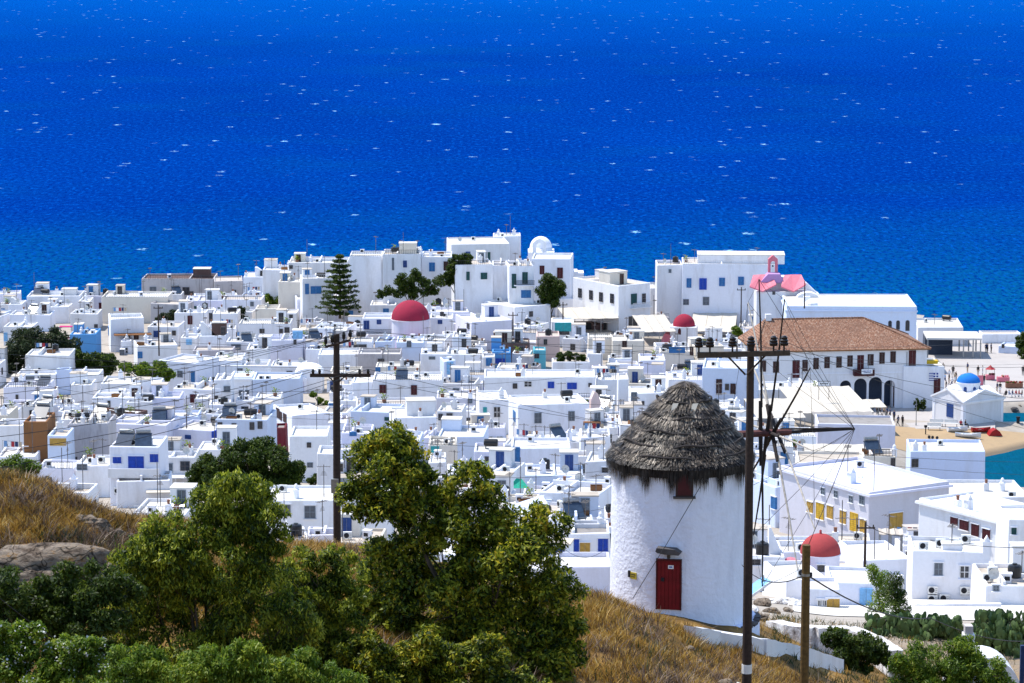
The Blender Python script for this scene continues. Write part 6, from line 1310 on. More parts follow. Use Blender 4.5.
# right foreground
tree("dense dark bush behind the white path wall at lower right", [(850, 645, 22), (870, 650, 16), (835, 640, 14), (882, 655, 12), (857, 660, 18)], 150, 16000, .19, "leaf_dark", (855, 672), k=7, fr=.34, trunk=.08, limbs=4, seed=21, cat="bush", name="bush")
tree("spreading bright green feathery bush at the bottom right", [(925, 665, 28), (955, 660, 26), (985, 672, 22), (910, 685, 26), (945, 690, 32), (990, 690, 26), (900, 665, 12), (965, 650, 16), (975, 668, 16)], 131, 34000, .19, "leaf_bright", (945, 705), k=7, fr=.32, trunk=.1, limbs=6, seed=22, cat="bush", name="bush", aspect=.3)
tree("slender dark green shrub beside the light blue door", [(880, 578, 12), (872, 572, 8), (885, 592, 12), (878, 605, 12)], 225, 5000, .17, "leaf_bright", (880, 618), k=9, fr=.4, trunk=.08, limbs=4, seed=23, cat="shrub", name="shrub")
tree("dark conical shrub between the light blue door and the near two window house", [(895, 580, 9), (894, 594, 12), (898, 608, 13), (902, 598, 8)], 220, 5500, .17, "leaf_dark", (896, 622), k=9, fr=.4, trunk=.08, limbs=4, seed=24, cat="shrub", name="shrub")
def cactus(label, blobs, D, base, seed, n):
    rng = random.Random(seed); bx = at(*base, D); g = TH(bx.x, bx.y); root = empty("prickly_pear", (bx.x, bx.y, g), 0, label, "cactus"); m = MB()
    for i in range(n):
        x, y, r = rng.choice(blobs); p = at(x+rng.uniform(-1, 1)*r, y+rng.uniform(-1, .8)*r*1.05, D+rng.uniform(-4, 4)); c = Vector((p.x-bx.x, p.y-bx.y, p.z-g))
        rr = rng.uniform(.16, .36); M = Matrix.Translation(c) @ Matrix.Rotation(rng.uniform(0, 3.14), 4, 'Z') @ Matrix.Rotation(rng.uniform(-.8, .8), 4, 'Y') @ Matrix.Rotation(rng.uniform(-.5, .5), 4, 'X')
        V = [(0, -.06, 0), (0, .06, 0)]; kk = 9
        for q in range(kk): t = 2*math.pi*q/kk; V.append((rr*.75*math.cos(t), 0, rr*math.sin(t)*1.15))
        m.add(V, [(0, 2+q, 2+(q+1) % kk) for q in range(kk)]+[(1, 2+(q+1) % kk, 2+q) for q in range(kk)], "cactus_skin", M)
    m.build("pads", root)
    st = MB(); 
    for x, y, r in blobs: p = at(x, y, D); c = Vector((p.x-bx.x, 0, 0)); st.tube([c, (c.x, 0, max(.3, p.z-g))], [.12, .06], "trunk_bark", 6)
    st.build("stems", root); leaves("young_pads", [((at(x, y, D).x-bx.x), 0, at(x, y, D).z-g, r*D/FPX, 1.2, r*D/FPX*.7) for x, y, r in blobs], n*6, .28, "leaf_olive", root, seed, -.2, .75, .3)
    return root
cactus("prickly pear hedge with dark pads in front of the low annexe", [(880, 628, 14), (905, 630, 14), (930, 630, 14), (952, 632, 12), (890, 645, 12), (915, 648, 12), (940, 626, 8)], 195, (912, 655), 31, 700)
cactus("prickly pear clump behind the white rounded wall at the right edge", [(990, 626, 14), (1012, 628, 14), (1024, 640, 14), (1000, 645, 12), (982, 636, 10), (1020, 655, 12)], 190, (1005, 660), 32, 620)
# town trees
def ttree(label, blobs, D, n, size, mat, base, seed, **kw):
    blobs = [(x, y, r*1.2) for x, y, r in blobs]
    return tree(label, blobs, D, int(n*2.2), size*1.1, mat, base, k=kw.pop('k', 5), fr=.42, trunk=kw.pop('trunk', .18), limbs=6, seed=seed, **kw)
ttree("large dark green tree spreading among the white houses above the foreground tamarisk", [(245, 462, 20), (275, 470, 20), (215, 470, 18), (262, 455, 14), (230, 480, 16), (285, 480, 14), (200, 478, 12), (295, 468, 9), (258, 484, 18)], 318, 21000, .36, "leaf_dark", (250, 500), 41)
ttree("broad dark green tree by the white block at far left", [(22, 345, 14), (35, 340, 13), (52, 340, 13), (65, 348, 13), (30, 358, 14), (10, 352, 8), (55, 356, 13), (75, 352, 6), (14, 368, 9)], 525, 14000, .5, "leaf_olive", (40, 384), 42)
ttree("dark green low shrubs under the blue fronted house", [(80, 358, 9), (95, 362, 10), (110, 362, 8), (88, 367, 8), (103, 370, 7)], 505, 6000, .45, "leaf_dark", (95, 376), 43, cat="shrubs", name="shrub")
ttree("bright green vine shrubs below the house with small blue windows", [(132, 371, 8), (145, 370, 8), (158, 371, 8), (168, 374, 6), (125, 368, 5)], 485, 5000, .42, "leaf_bright", (148, 380), 44, cat="shrubs", name="shrub")
ttree("grey green shrub in the shade of the grey painted recess", [(166, 319, 6), (173, 315, 5), (160, 320, 4)], hit(167, 327), 1600, .4, "leaf_olive", (167, 326), 45, cat="shrub", name="shrub")
ttree("bright green bushy tree on the terrace below the cream round house", [(272, 300, 6), (280, 303, 7), (268, 298, 4), (285, 306, 5), (276, 308, 5)], hit(277, 314), 2600, .42, "leaf_bright", (277, 314), 46)
ttree("grey green shrub left of the bright terrace tree", [(240, 312, 5), (243, 319, 4)], hit(241, 326), 900, .4, "leaf_olive", (241, 326), 47, cat="shrub", name="shrub")
ttree("dark green tree mass in front of the piped headland house", [(405, 280, 7), (415, 275, 6), (398, 284, 6), (424, 282, 6), (410, 288, 6), (440, 281, 6), (400, 292, 6), (415, 293, 6), (388, 292, 5), (425, 291, 6), (380, 294, 4), (434, 290, 5)], 572, 4200, .45, "leaf_dark", (410, 296), 48)
ttree("dark green tree climbing the headland wall by the blue shutters", [(456, 259, 6), (466, 260, 6), (453, 268, 6), (459, 276, 6), (452, 281, 5), (448, 276, 4)], 572, 3600, .45, "leaf_dark", (455, 288), 49)
ttree("round dark green tree below the maroon door headland house", [(548, 282, 8), (556, 285, 8), (543, 291, 7), (551, 296, 7), (560, 290, 6), (549, 303, 7), (554, 299, 7)], 566, 5200, .42, "leaf_dark", (551, 310), 50)
ttree("low dark green hedge row on a mid town roof terrace", [(560, 357, 4), (568, 356, 4), (576, 357, 4), (583, 358, 3)], HEDGE_D+1.2, 2600, .36, "leaf_dark", (570, 361), 51, perch=True, cat="hedge", name="hedge")
ttree("dark cypress like tree cut by the right frame edge at the quay", [(1023, 343, 6), (1024, 352, 6), (1025, 336, 4)], 560, 1900, .42, "leaf_dark", (1024, 362), 52)
ttree("small green bush left of the small red domed chapel awnings", [(736, 330, 4), (739, 333, 3)], 520, 800, .36, "leaf_bright", (737, 338), 53, cat="bush", name="bush")
ttree("green creeper bush on the sloping lane below the bell gable chapel", [(313, 395, 3), (320, 400, 3), (326, 404, 3)], hit(318, 405), 1200, .3, "leaf_bright", (318, 405), 54, cat="bush", name="bush")
ttree("small dark shrub on the lane below the plain lilac house", [(189, 403, 4), (186, 406, 3)], hit(188, 409), 700, .34, "leaf_dark", (188, 408), 55, cat="bush", name="bush")
ttree("dark shrub beside the arched wall house", [(148, 491, 5), (140, 494, 5), (155, 493, 4)], hit(148, 499), 1100, .26, "leaf_dark", (148, 499), 56, cat="bush", name="bush")
ttree("dark green bush in the courtyard left of the long belfry chimney house", [(318, 476, 5), (311, 481, 4)], hit(315, 487), 900, .28, "leaf_dark", (315, 486), 57, cat="bush", name="bush")
def conifer():
    D = 572; b = at(340, 316, D); zt = at(338, 254, D).z; h = zt-b.z; root = empty("araucaria_tree", (b.x, b.y, b.z-.5), 0, "tall tiered star branched conifer rising above the white houses", "conifer")
    rng = random.Random(8); m = MB(); m.tube([(0, 0, 0), (.1, 0, h*.6), (-.1, 0, h)], [.3, .2, .04], "trunk_bark", 7); m.build("trunk", root)
    cl = []; m2 = MB()
    tiers = 12
    for k in range(tiers):
        t = k/(tiers-1); z = .5+h*.04+(h*.92)*t; L = (4.4*(1-t)**.8+.5)*(.85+.3*rng.random())
        for i in range(6):
            a = i*math.pi/3+k*.5+rng.uniform(-.2, .2); lx = L*rng.uniform(.8, 1.1)
            m2.tube([(0, 0, z-.1), (math.cos(a)*lx, math.sin(a)*lx, z+lx*.1)], [.07, .02], "trunk_bark", 4)
            for q in range(7): s = (q+.8)/7; cl.append((math.cos(a)*lx*s, math.sin(a)*lx*s, z+lx*s*.10+rng.uniform(-.15, .15), .6*(1.25-s*.5)*rng.uniform(.8, 1.2), .6*(1.25-s*.5), .26*rng.uniform(.6, 1.4)))
    m2.build("branches", root); leaves("crown", cl, 24000, .32, "leaf_dark", root, 9, 0, .5, .2)
conifer()
# rose/pergola greenery, potted shrubs on the arcade
for i, x in enumerate((917, 923)):
    tree(("clipped dark green shrub left of its twin at the annexe wall foot", "clipped dark green shrub right of its twin at the annexe wall foot")[i], [(x, 401, 3), (x, 404, 3.4), (x, 407, 3.4)], 503, 900, .3, "leaf_dark", (x, 409), k=5, trunk=.06, limbs=2, seed=60+i, cat="shrub", name="shrub")
# ------------------------------------------------------------------ rocks, walls, dry grass
def rock(label, x, y, D, w, d, h, seed, mat="boulder_rock", name="boulder", sink=.35, cat="boulder", group=None, rough=.35, sub=4, rz=0):
    bm = bmesh.new(); bmesh.ops.create_icosphere(bm, subdivisions=sub, radius=1); off = Vector((seed*3.7, seed*1.3, seed*9.1))
    for v in bm.verts:
        p = v.co.copy(); k = 1+rough*mnoise.noise(p*1.1+off)+rough*.5*mnoise.noise(p*2.6+off)+rough*.22*mnoise.noise(p*6+off)
        lay = .05*math.sin(p.z*9+3*mnoise.noise(p*1.5+off)); k += lay
        v.co = Vector((p.x*w/2*k, p.y*d/2*k, p.z*h*k))
    me = bpy.data.meshes.new(name); bm.to_mesh(me); bm.free(); me.materials.append(MATS[mat])
    if sub > 3: me.polygons.foreach_set("use_smooth", [True]*len(me.polygons))
    p = at(x, y, D); g = TH(p.x, p.y); o = link_mesh(name, me, None, (p.x, p.y, (p.z if sink is None else g+h*(1-sink)-h*.35)), rz); return tag(o, label, cat, group)
rock("big slab like lichened boulder on the mound at the left edge", 28, 552, 99, 5.0, 2.6, .95, 1, sink=.42, rough=.5)
rock("low pale rock slab running right from the big boulder", 78, 560, 100, 3.4, 2.0, .45, 2, sink=.5)
rock("dark undercut rock at the extreme left below the big boulder", 4, 562, 96, 1.7, 1.4, .8, 3, mat="stone_dark", sink=.3)
rr = random.Random(77)
for i, (x, y, D, w) in enumerate(((725, 645, 112, .8), (738, 638, 114, .6), (752, 642, 110, .7), (768, 655, 108, .9), (778, 662, 107, .7), (788, 668, 106, .8), (797, 676, 105, .7), (770, 648, 112, .5), (758, 660, 106, .5), (712, 652, 110, .55), (700, 628, 119, .5), (815, 680, 105, .6), (690, 625, 121, .4))):
    rock("pale rough stone from the tumbled wall below the white path wall", x, y, D, w, w*.8, w*.38, 10+i, "whitewashed_stone" if i % 2 else "boulder_rock", "stone", .2, "stone", "tumbled wall stones at the lower right", .3, 3, rr.uniform(0, 3))
for i, (x, y, w) in enumerate(((88, 503, .7), (100, 500, .8), (108, 506, .6), (118, 503, .7), (92, 511, .6), (128, 510, .6), (80, 500, .5))):
    rock("grey stone among dry scrub on the crest of the left mound", x, y, 106, w, w*.8, w*.4, 40+i, "boulder_rock", "stone", .1, "stone", "stones on the crest of the left mound", .35, 3, rr.uniform(0, 3))
for i in range(22):
    x = 1003+i*1.4+rr.uniform(-1, 1); D = 513+rr.uniform(-2.2, 2)
    p = at(x, 405, D); o = rock("grey riprap boulder under the quay edge at the right frame edge", x, 405, D, rr.uniform(1.0, 1.8), rr.uniform(.9, 1.5), rr.uniform(.4, .7), 90+i, "boulder_rock" if i % 3 else "stone_dark", "riprap_rock", .3, "rock", "riprap boulders below the quay", .35, 2, rr.uniform(0, 3)); o.location.z = .4+rr.uniform(-.3, .5)
def wall_run(name, label, pts, hgt, th, mat, cat="wall", cap=None):
    P = [at(x, y, D if D > 0 else hit(x, y, -D, 95, 205)) for x, y, D in pts]; m = MB()
    for a, b in zip(P, P[1:]):
        n_ = max(2, int((b-a).length/.5))
        for i in range(n_):
            p = a.lerp(b, i/n_); q = a.lerp(b, (i+1)/n_); dv = (q-p); dv.z = 0; nrm = Vector((-dv.y, dv.x, 0)).normalized()*th/2
            j1 = .06*mnoise.noise(p*1.7); j2 = .06*mnoise.noise(q*1.7)
            V = [p-nrm-Vector((0, 0, hgt)), p+nrm-Vector((0, 0, hgt)), q+nrm-Vector((0, 0, hgt)), q-nrm-Vector((0, 0, hgt)), p-nrm+Vector((0, 0, j1)), p+nrm+Vector((0, 0, j1)), q+nrm+Vector((0, 0, j2)), q-nrm+Vector((0, 0, j2))]
            m.add(V, [(4, 5, 6, 7), (0, 4, 7, 3), (1, 2, 6, 5)]+([(0, 1, 5, 4)] if i == 0 else [])+([(3, 7, 6, 2)] if i == n_-1 else []), mat)
    return tag(m.build(name), label, cat)
wall_run("path_wall", "low whitewashed path wall running down to the right from the mill foot", [(690, 626, -.6), (715, 631, -.6), (760, 638, -.6), (800, 647, -.6), (838, 659, -.6)], 1.0, .6, "white_lime")
wall_run("stone_wall", "curved whitewashed rubble wall below the glazed porch house", [(772, 620, 170), (790, 624, 168), (815, 627, 167), (850, 627, 168), (876, 637, 165), (896, 650, 160)], 2.2, .8, "whitewashed_stone")
wall_run("stone_wall", "long white garden wall right of the light blue door", [(874, 606, 232), (885, 620, 222), (896, 634, 214)], 3, .4, "white_lime")
wall_run("jetty", "low dark edged jetty at the right edge of the harbour beach", [(1004, 428.5, 490.5), (1040, 429.5, 489.5), (1090, 431, 488)], 1.6, 3.2, "paving", "jetty")
wall_run("garden_wall", "low white garden wall in front of the near two window house", [(911, 604, 239), (955, 603, 239), (1001, 603, 239)], 1.2, .4, "white_lime")
# white oven dome with chimney in the corner
p = at(986, 672, 140); g = TH(p.x, p.y); root = empty("rounded_wall", (p.x, p.y, p.z-2.2), 0, "white rounded vault with a square chimney in the bottom right corner", "vault")
m = MB(); m.prism([(1.75*math.cos(t), 1.0+1.9*math.sin(t)) for t in np.linspace(0, math.pi, 16)]+[(-1.75, -2), (1.75, -2)], 0, 2.4, "white_lime"); m.build("vault", root)
m = MB(); m.box(-1.15, -.62, -.3, .35, 1.4, 4.1, "white_lime"); m.box(-1.08, -.7, -.22, .28, 4.1, 4.5, "grey_render"); m.build("chimney", root)
tag(MB().box(-.1, .1, -.1, .1, -1, 1.3, "cloth_navy").build("bollard", None, tuple(at(1022, 672, 138))), "dark blue short post beside the white rounded vault", "post")
rock("pale flat stone at the very bottom right edge", 1005, 688, 120, 2.4, 1.4, .5, 66, "whitewashed_stone", "boulder", .1)
def grass(name, label, regions, seed, mat, hgt, wid, lean=.42):
    """blades sown over the ground in uneven tufts"""
    rs = np.random.RandomState(seed); VV = []
    for (x0, x1, D0, D1, n, dens) in regions:
        gu = np.arange(x0-8, x1+9, 5.0 if D1 < 140 else 8.0); gd = np.arange(D0-1, D1+2, .6 if D1 < 140 else 1.5)
        Z = np.empty((len(gd), len(gu))); K = np.empty_like(Z)
        for j, D in enumerate(gd):
            for i, u in enumerate(gu): X = (u-512)/FPX*D; Z[j, i] = TH(X, D); K[j, i] = mnoise.noise(Vector((X*.45, D*.45, seed)))+.7*mnoise.noise(Vector((X*1.9, D*1.9, seed)))
        D = rs.uniform(D0, D1, n); u = rs.uniform(x0, x1, n); fi = (u-gu[0])/(gu[1]-gu[0]); fj = (D-gd[0])/(gd[1]-gd[0]); i = fi.astype(int); j = fj.astype(int); a = fi-i; c = fj-j
        bl = lambda T: (T[j, i]*(1-a)+T[j, i+1]*a)*(1-c)+(T[j+1, i]*(1-a)+T[j+1, i+1]*a)*c
        z = bl(Z)-.03; k = bl(K); ok = k > dens + rs.uniform(-.3, .3, n); D, u, z, k = D[ok], u[ok], z[ok], k[ok]; m_ = len(D); X = (u-512)/FPX*D
        h = hgt*rs.uniform(.35, 1.3, m_)*(1+.6*np.clip(k, -.8, 1)); w = wid*rs.uniform(.6, 1.6, m_); t = rs.uniform(0, 6.28, m_); lx = rs.normal(0, lean, m_)*h; ly = rs.normal(0, lean, m_)*h
        ca, sa = np.cos(t)*w, np.sin(t)*w; st = lambda x, y, q: np.stack([x, y, q], 1)
        VV.append(np.stack([st(X-ca, D-sa, z), st(X+ca, D+sa, z), st(X+lx*.4+ca*.7, D+ly*.4+sa*.7, z+h*.6), st(X+lx*.4-ca*.7, D+ly*.4-sa*.7, z+h*.6), st(X+lx, D+ly, z+h), st(X+lx+ca*.15, D+ly+sa*.15, z+h)], 1).reshape(-1, 3))
    V = np.concatenate(VV); n = len(V)//6; base = np.arange(n)[:, None]*6
    F = np.concatenate([base+np.array([[0, 1, 2, 3]]), base+np.array([[3, 2, 5, 4]])])
    tag(np_mesh(name, V, F, mat), label, "grass", None, "stuff")
grass("dry_grass", "golden dry grass covering the mound before the windmill and the left mound", [(330, 790, 86, 127, 110000, -.15), (-20, 340, 97, 114, 90000, -.2), (690, 930, 98, 128, 32000, -.1), (740, 1030, 125, 205, 16000, .25)], 4, "dry_grass", .34, .015, .5)
grass("dry_scrub", "dark dry scrub and thistle stalks through the golden grass", [(330, 800, 88, 124, 24000, .15), (-20, 150, 99, 112, 14000, .15), (690, 930, 99, 128, 8000, .1)], 9, "dry_scrub", .5, .016, .6)
grass("green_weeds", "patches of green weeds in the dry grass", [(-20, 330, 98, 112, 16000, .3), (340, 900, 88, 124, 20000, .35), (780, 1030, 130, 205, 16000, .1)], 14, "leaf_olive", .32, .02, .6)
for i, (x, y, w) in enumerate(((752, 612, .9), (762, 606, 1.2), (772, 613, .8), (780, 604, 1.0), (788, 612, .7), (758, 620, .8), (796, 606, 1.1))):
    rock("rough tan stone on the ledge between the mill and the wooden post", x, y, hit(x, y, 0, 140, 240), w*1.5, w, w*.35, 120+i, "boulder_rock" if i % 3 else "whitewashed_stone", "stone", .3, "stone", "stones on the ledge below the sails", .35, 3, rr.uniform(0, 3))
wall_run("stone_wall", "low white ledge wall crossing below the lower sails", [(748, 600, 236), (790, 598, 238), (806, 604, 232)], 1.6, .5, "whitewashed_stone")
# ------------------------------------------------------------------ people, boats, quay furniture
def person_mesh(pose, shirt, legs, hair="hair"):
    key = ("person", pose, shirt, legs)
    if key in _cache: return _cache[key]
    J = {'pelvis': (0, 0, .92), 'chest': (0, .0, 1.30), 'neck': (0, 0, 1.48), 'head': (0, -.01, 1.58), 'top': (0, 0, 1.72),
         'hl': (-.1, 0, .88), 'hr': (.1, 0, .88), 'kl': (-.11, -.02, .5), 'kr': (.11, -.02, .5), 'al': (-.11, .03, .09), 'ar': (.11, .03, .09), 'fl': (-.12, -.13, .04), 'fr': (.12, -.13, .04),
         'sl': (-.19, 0, 1.42), 'sr': (.19, 0, 1.42), 'el': (-.25, .03, 1.14), 'er': (.25, .03, 1.14), 'wl': (-.26, -.05, .90), 'wr': (.26, -.05, .90), 'pl': (-.26, -.08, .80), 'pr': (.26, -.08, .80)}
    if pose == 'walk': J.update(kl=(-.1, -.2, .52), al=(-.1, -.25, .1), fl=(-.11, -.42, .06), kr=(.1, .05, .5), ar=(.1, .34, .14), fr=(.1, .22, .05), el=(-.26, .14, 1.16), wl=(-.27, .16, .92), pl=(-.27, .15, .83), er=(.26, -.1, 1.16), wr=(.25, -.26, .98), pr=(.25, -.33, .92))
    if pose == 'sit':
        for k in J: J[k] = (J[k][0], J[k][1], J[k][2]-.46)
        J.update(kl=(-.12, -.45, .48), kr=(.12, -.45, .48), al=(-.12, -.47, .09), ar=(.12, -.47, .09), fl=(-.13, -.6, .04), fr=(.13, -.6, .04), wl=(-.18, -.3, .6), wr=(.18, -.3, .6), pl=(-.16, -.38, .57), pr=(.16, -.38, .57))
    rad = dict(pelvis=.15, chest=.155, neck=.06, head=.095, top=.075, hl=.1, hr=.1, kl=.065, kr=.065, al=.045, ar=.045, fl=.04, fr=.04, sl=.065, sr=.065, el=.048, er=.048, wl=.035, wr=.035, pl=.04, pr=.04)
    E = [('pelvis', 'chest'), ('chest', 'neck'), ('neck', 'head'), ('head', 'top'), ('pelvis', 'hl'), ('pelvis', 'hr'), ('hl', 'kl'), ('hr', 'kr'), ('kl', 'al'), ('kr', 'ar'), ('al', 'fl'), ('ar', 'fr'), ('chest', 'sl'), ('chest', 'sr'), ('sl', 'el'), ('sr', 'er'), ('el', 'wl'), ('er', 'wr'), ('wl', 'pl'), ('wr', 'pr')]
    names = list(J); me = bpy.data.meshes.new("person_skeleton"); me.from_pydata([J[k] for k in names], [(names.index(a), names.index(b)) for a, b in E], [])
    o = bpy.data.objects.new("person_skeleton", me); COL.objects.link(o); sk = o.modifiers.new("skin", 'SKIN'); ss = o.modifiers.new("sub", 'SUBSURF'); ss.levels = 1
    for i, k in enumerate(names): v = me.skin_vertices[0].data[i]; v.radius = (rad[k]*(1.0 if k not in ('chest', 'pelvis') else 1.15), rad[k]*(1.0 if k not in ('chest', 'pelvis') else .8)); v.use_root = k == 'pelvis'
    bpy.context.view_layer.update(); dg = bpy.context.evaluated_depsgraph_get(); m2 = bpy.data.meshes.new_from_object(o.evaluated_get(dg)); bpy.data.objects.remove(o); bpy.data.meshes.remove(me)
    m2.name = "person"; m2.materials.clear()
    for k in ("skin", shirt, legs, hair, "cloth_black"): m2.materials.append(MATS[k])
    dz = .46 if pose == 'sit' else 0
    for p in m2.polygons:
        z = p.center.z+dz; x = abs(p.center.x); y = p.center.y
        if z > 1.66 or (z > 1.55 and y > .02): k = 3
        elif z > 1.46: k = 0
        elif x > .2 and z < 1.2: k = 0
        elif z > .98: k = 1
        elif (z-dz) < .08: k = 4
        elif z > .45 or pose == 'sit': k = 2
        else: k = 2 if legs in ("cloth_black", "cloth_navy") else 0
        p.material_index = k; p.use_smooth = True
    _cache[key] = m2; return m2
rp = random.Random(21)
SHIRTS = ["cloth_black", "cloth_navy", "cloth_white", "cloth_red", "cloth_blue", "cloth_beige"]; SNAME = dict(cloth_black="black", cloth_navy="navy", cloth_white="white", cloth_red="red", cloth_blue="blue", cloth_beige="beige")
def person(x, y, D, pose, place, group, shirt=None, legs=None, z=None):
    s = shirt or rp.choice(SHIRTS); l = legs or rp.choice(["cloth_black", "cloth_navy", "cloth_beige", "cloth_white"])
    p = at(x, y, D); o = link_mesh("person", person_mesh(pose, s, l), None, (p.x, p.y, 1.735 if z is None else z), rp.uniform(0, 6.28)); o.scale = (1.12,)*3 if pose != 'sit' else (1.05,)*3
    lb = {'stand': "standing", 'walk': "walking", 'sit': "sitting"}[pose]
    tag(o, "%s person, %s top, %s legwear, %s" % (lb, SNAME[s], {"cloth_black": "black", "cloth_navy": "navy", "cloth_beige": "beige", "cloth_white": "white"}[l], place), "person", group)
def quayD(x, y): return hit(x, y, 0, 486, 606)
for x, y, s in ((936, 376, None), (941, 372, None), (945, 377, None), (949, 373, None), (952, 380, "cloth_white"), (955, 376, None), (958, 384, None), (946, 384, None), (953, 369, None), (961, 378, "cloth_navy"), (943, 366, None)):
    person(x, y+5, quayD(x, y+8), rp.choice(("walk", "stand")), "in the crowd beside the annexe", "crowd beside the annexe", s)
for x, y, s, l in ((967.5, 371, "cloth_navy", "cloth_beige"), (978, 374, "cloth_black", "cloth_beige"), (982.5, 374, "cloth_white", "cloth_blue" if False else "cloth_white"), (949, 382, "cloth_black", "cloth_beige"), (956, 380, "cloth_black", "cloth_black"), (997, 391, "cloth_navy", "cloth_beige"), (1000, 391, "cloth_black", "cloth_white"), (984, 383, "cloth_black", "cloth_navy"), (1023, 374, "cloth_black", "cloth_black")):
    person(x, y, quayD(x, y+3), 'stand', "alone on the open quay behind the chapel", "people scattered over the quay", s, l)
for i, x in enumerate((1006, 1009, 1012.5, 1016, 1019, 1022)): person(x, 395, quayD(x, 398), 'sit', "on the quay edge above the rocks", "people sitting on the quay edge")
for x, y in ((906, 408), (910.5, 408), (898, 426), (902.5, 426), (894, 421), (890, 419), (887, 418), (884, 417), (880, 416), (877, 415), (873, 413), (869, 412), (865, 411)):
    person(x, y, max(488, hit(x, y, 0, 470, 606)), rp.choice(("walk", "stand")), "on the pale street before the arcade", "people on the street before the arcade", rp.choice(["cloth_black", "cloth_navy", "cloth_black", "cloth_beige"]), "cloth_black")
for x in (986, 987.5, 991): person(x, 356, 566, 'stand', "close together by the quay canopy", "small group beside the quay canopy", "cloth_navy", "cloth_black")
for x in (961, 965.5): person(x, 420, 487.2, 'sit', "on a bench at the chapel foot", "people sitting at the chapel foot", "cloth_red" if x < 963 else "cloth_black", "cloth_black")
# benches
def bench_mesh():
    o = []
    root = empty("bench", (0, 0, 0)); MB().box(-.9, .9, -.25, .2, .42, .48, "ac_white").build("seat", root); MB().box(-.9, .9, .2, .26, .55, .95, "ac_white").build("backrest", root)
    for x in (-.75, .75): MB().box(x-.05, x+.05, -.22, .24, 0, .42, "metal_grey").build("leg", root)
    return root
b0 = bench_mesh()
for i, (x, y, D, lab) in enumerate(((936.5, 427, 488, "pale bench left of the lamp post edge beside the chapel corner"), (951, 428, 487.6, "white bench in front of the chapel left wall"), (934, 434, 485, "wide pale bench on the beach edge before the chapel"))):
    b = b0 if i == 0 else copy_tree(b0); p = at(x, y, D); b.location = (p.x, p.y, 1.73 if D > 486 else TH(p.x, p.y)+.05); b.rotation_euler = (0, 0, -.15); b.scale = (1.25,)*3; tag(b, lab, "bench", "benches around the chapel")
# lamp post
p = at(916, 427, 489); root = empty("street_lamp", (p.x, p.y, 1.72), 0, "tall grey lamp post on the quay left of the domed chapel", "street lamp")
MB().tube([(0, 0, 0), (0, 0, .5), (0, 0, 4.1)], [.12, .07, .05], "metal_grey", 8).build("post", root); MB().tube([(0, 0, 4.05), (-.35, 0, 4.2), (-.55, 0, 4.15)], .06, "metal_grey", 6).build("lamp_head", root)
p = at(1018, 424, 492); m = MB(); m.lathe([(.28, 0), (.28, .9), (.36, 1.0), (.36, 1.15), (0, 1.2)], "cloth_black", 12); tag(m.build("bollard", None, (p.x, p.y, 1.5)), "dark mooring bollard on the jetty right of the chapel", "bollard")
# boats pulled up on the sand
def boat(label, x, y, D, L, rz, hull, inside, seed):
    p = at(x, y, D); root = empty("rowing_boat", (p.x, p.y, TH(p.x, p.y)+.05), rz, label, "boat", None); n = 9; m = MB(); V = []; F = []
    for i in range(n):
        t = i/(n-1); xx = (t-.5)*L; w = .72*math.sin(math.pi*min(1, .22+t*.80))**.75 if t < 1 else .03; sh = .62+.28*(t-.45)**2*3
        for s, zf in ((-1, 1), (-.8, .45), (0, 0), (.8, .45), (1, 1)): V.append((xx, s*w, zf*sh))
    for i in range(n-1):
        for k in range(4): F.append((i*5+k, i*5+k+1, (i+1)*5+k+1, (i+1)*5+k))
    F.append((0, 1, 2, 3, 4)); m.add(V, F, hull); h = m.build("hull", root, smooth=False)
    m = MB()
    V = []
    for i in range(n):
        t = i/(n-1); w = .68*math.sin(math.pi*min(1, .22+t*.80))**.75 if t < 1 else .02; V += [((t-.5)*L, -w, .40), ((t-.5)*L, w, .40)]
    m.add(V, [(2*i, 2*i+1, 2*i+3, 2*i+2) for i in range(n-1)], inside); m.build("floor", root)
    for xx in (-L*.22, L*.12): MB().box(xx-.14, xx+.14, -.62, .62, .5, .55, hull if inside != hull else "post_wood").build("seat", root)
    return root
boat("white rowing boat with a blue inside on the sand before the chapel", 957.5, 432, 484, 3.6, .3, "hull_white", "cloth_navy", 1)
boat("white rowing boat lying nearest the waterline before the chapel", 968, 437, 481, 4.2, -.12, "hull_white", "ac_white", 2)
boat("red and white rowing boat right of the white boats", 981, 431, 485, 3.2, .15, "red_metal", "hull_white", 3)
m = MB(); m.prism([(-1.2, 0), (1.2, 0), (.7, .7), (.1, 1.15), (-.6, .8)], -.8, .8, "red_metal"); p = at(994, 434, 484); tag(m.build("covered_boat", None, (p.x, p.y, TH(p.x, p.y)), .2), "boat under a bright red cover at the right end of the beach", "boat")
p = at(925.5, 438, 481); m = MB(); m.tube([(0, 0, 0), (0, 0, 1.5)], .09, "cloth_black", 6); m.box(-.25, .25, -.05, .05, 1.2, 1.6, "cloth_black"); tag(m.build("mooring_post", None, (p.x, p.y, TH(p.x, p.y))), "short dark post standing in the beach sand", "post")
for i, x in enumerate((929, 932.5, 937)): p = at(x, 442, 478); m = MB(); m.lathe([(0, 0), (.2, .1), (.25, .3), (.15, .5), (0, .55)], "cloth_black", 8); tag(m.build("buoy", None, (p.x, p.y, TH(p.x, p.y)+.05)), "small dark float lying on the beach sand", "buoy", "dark floats on the sand")
p = at(884, 491, 448); m = MB(); 
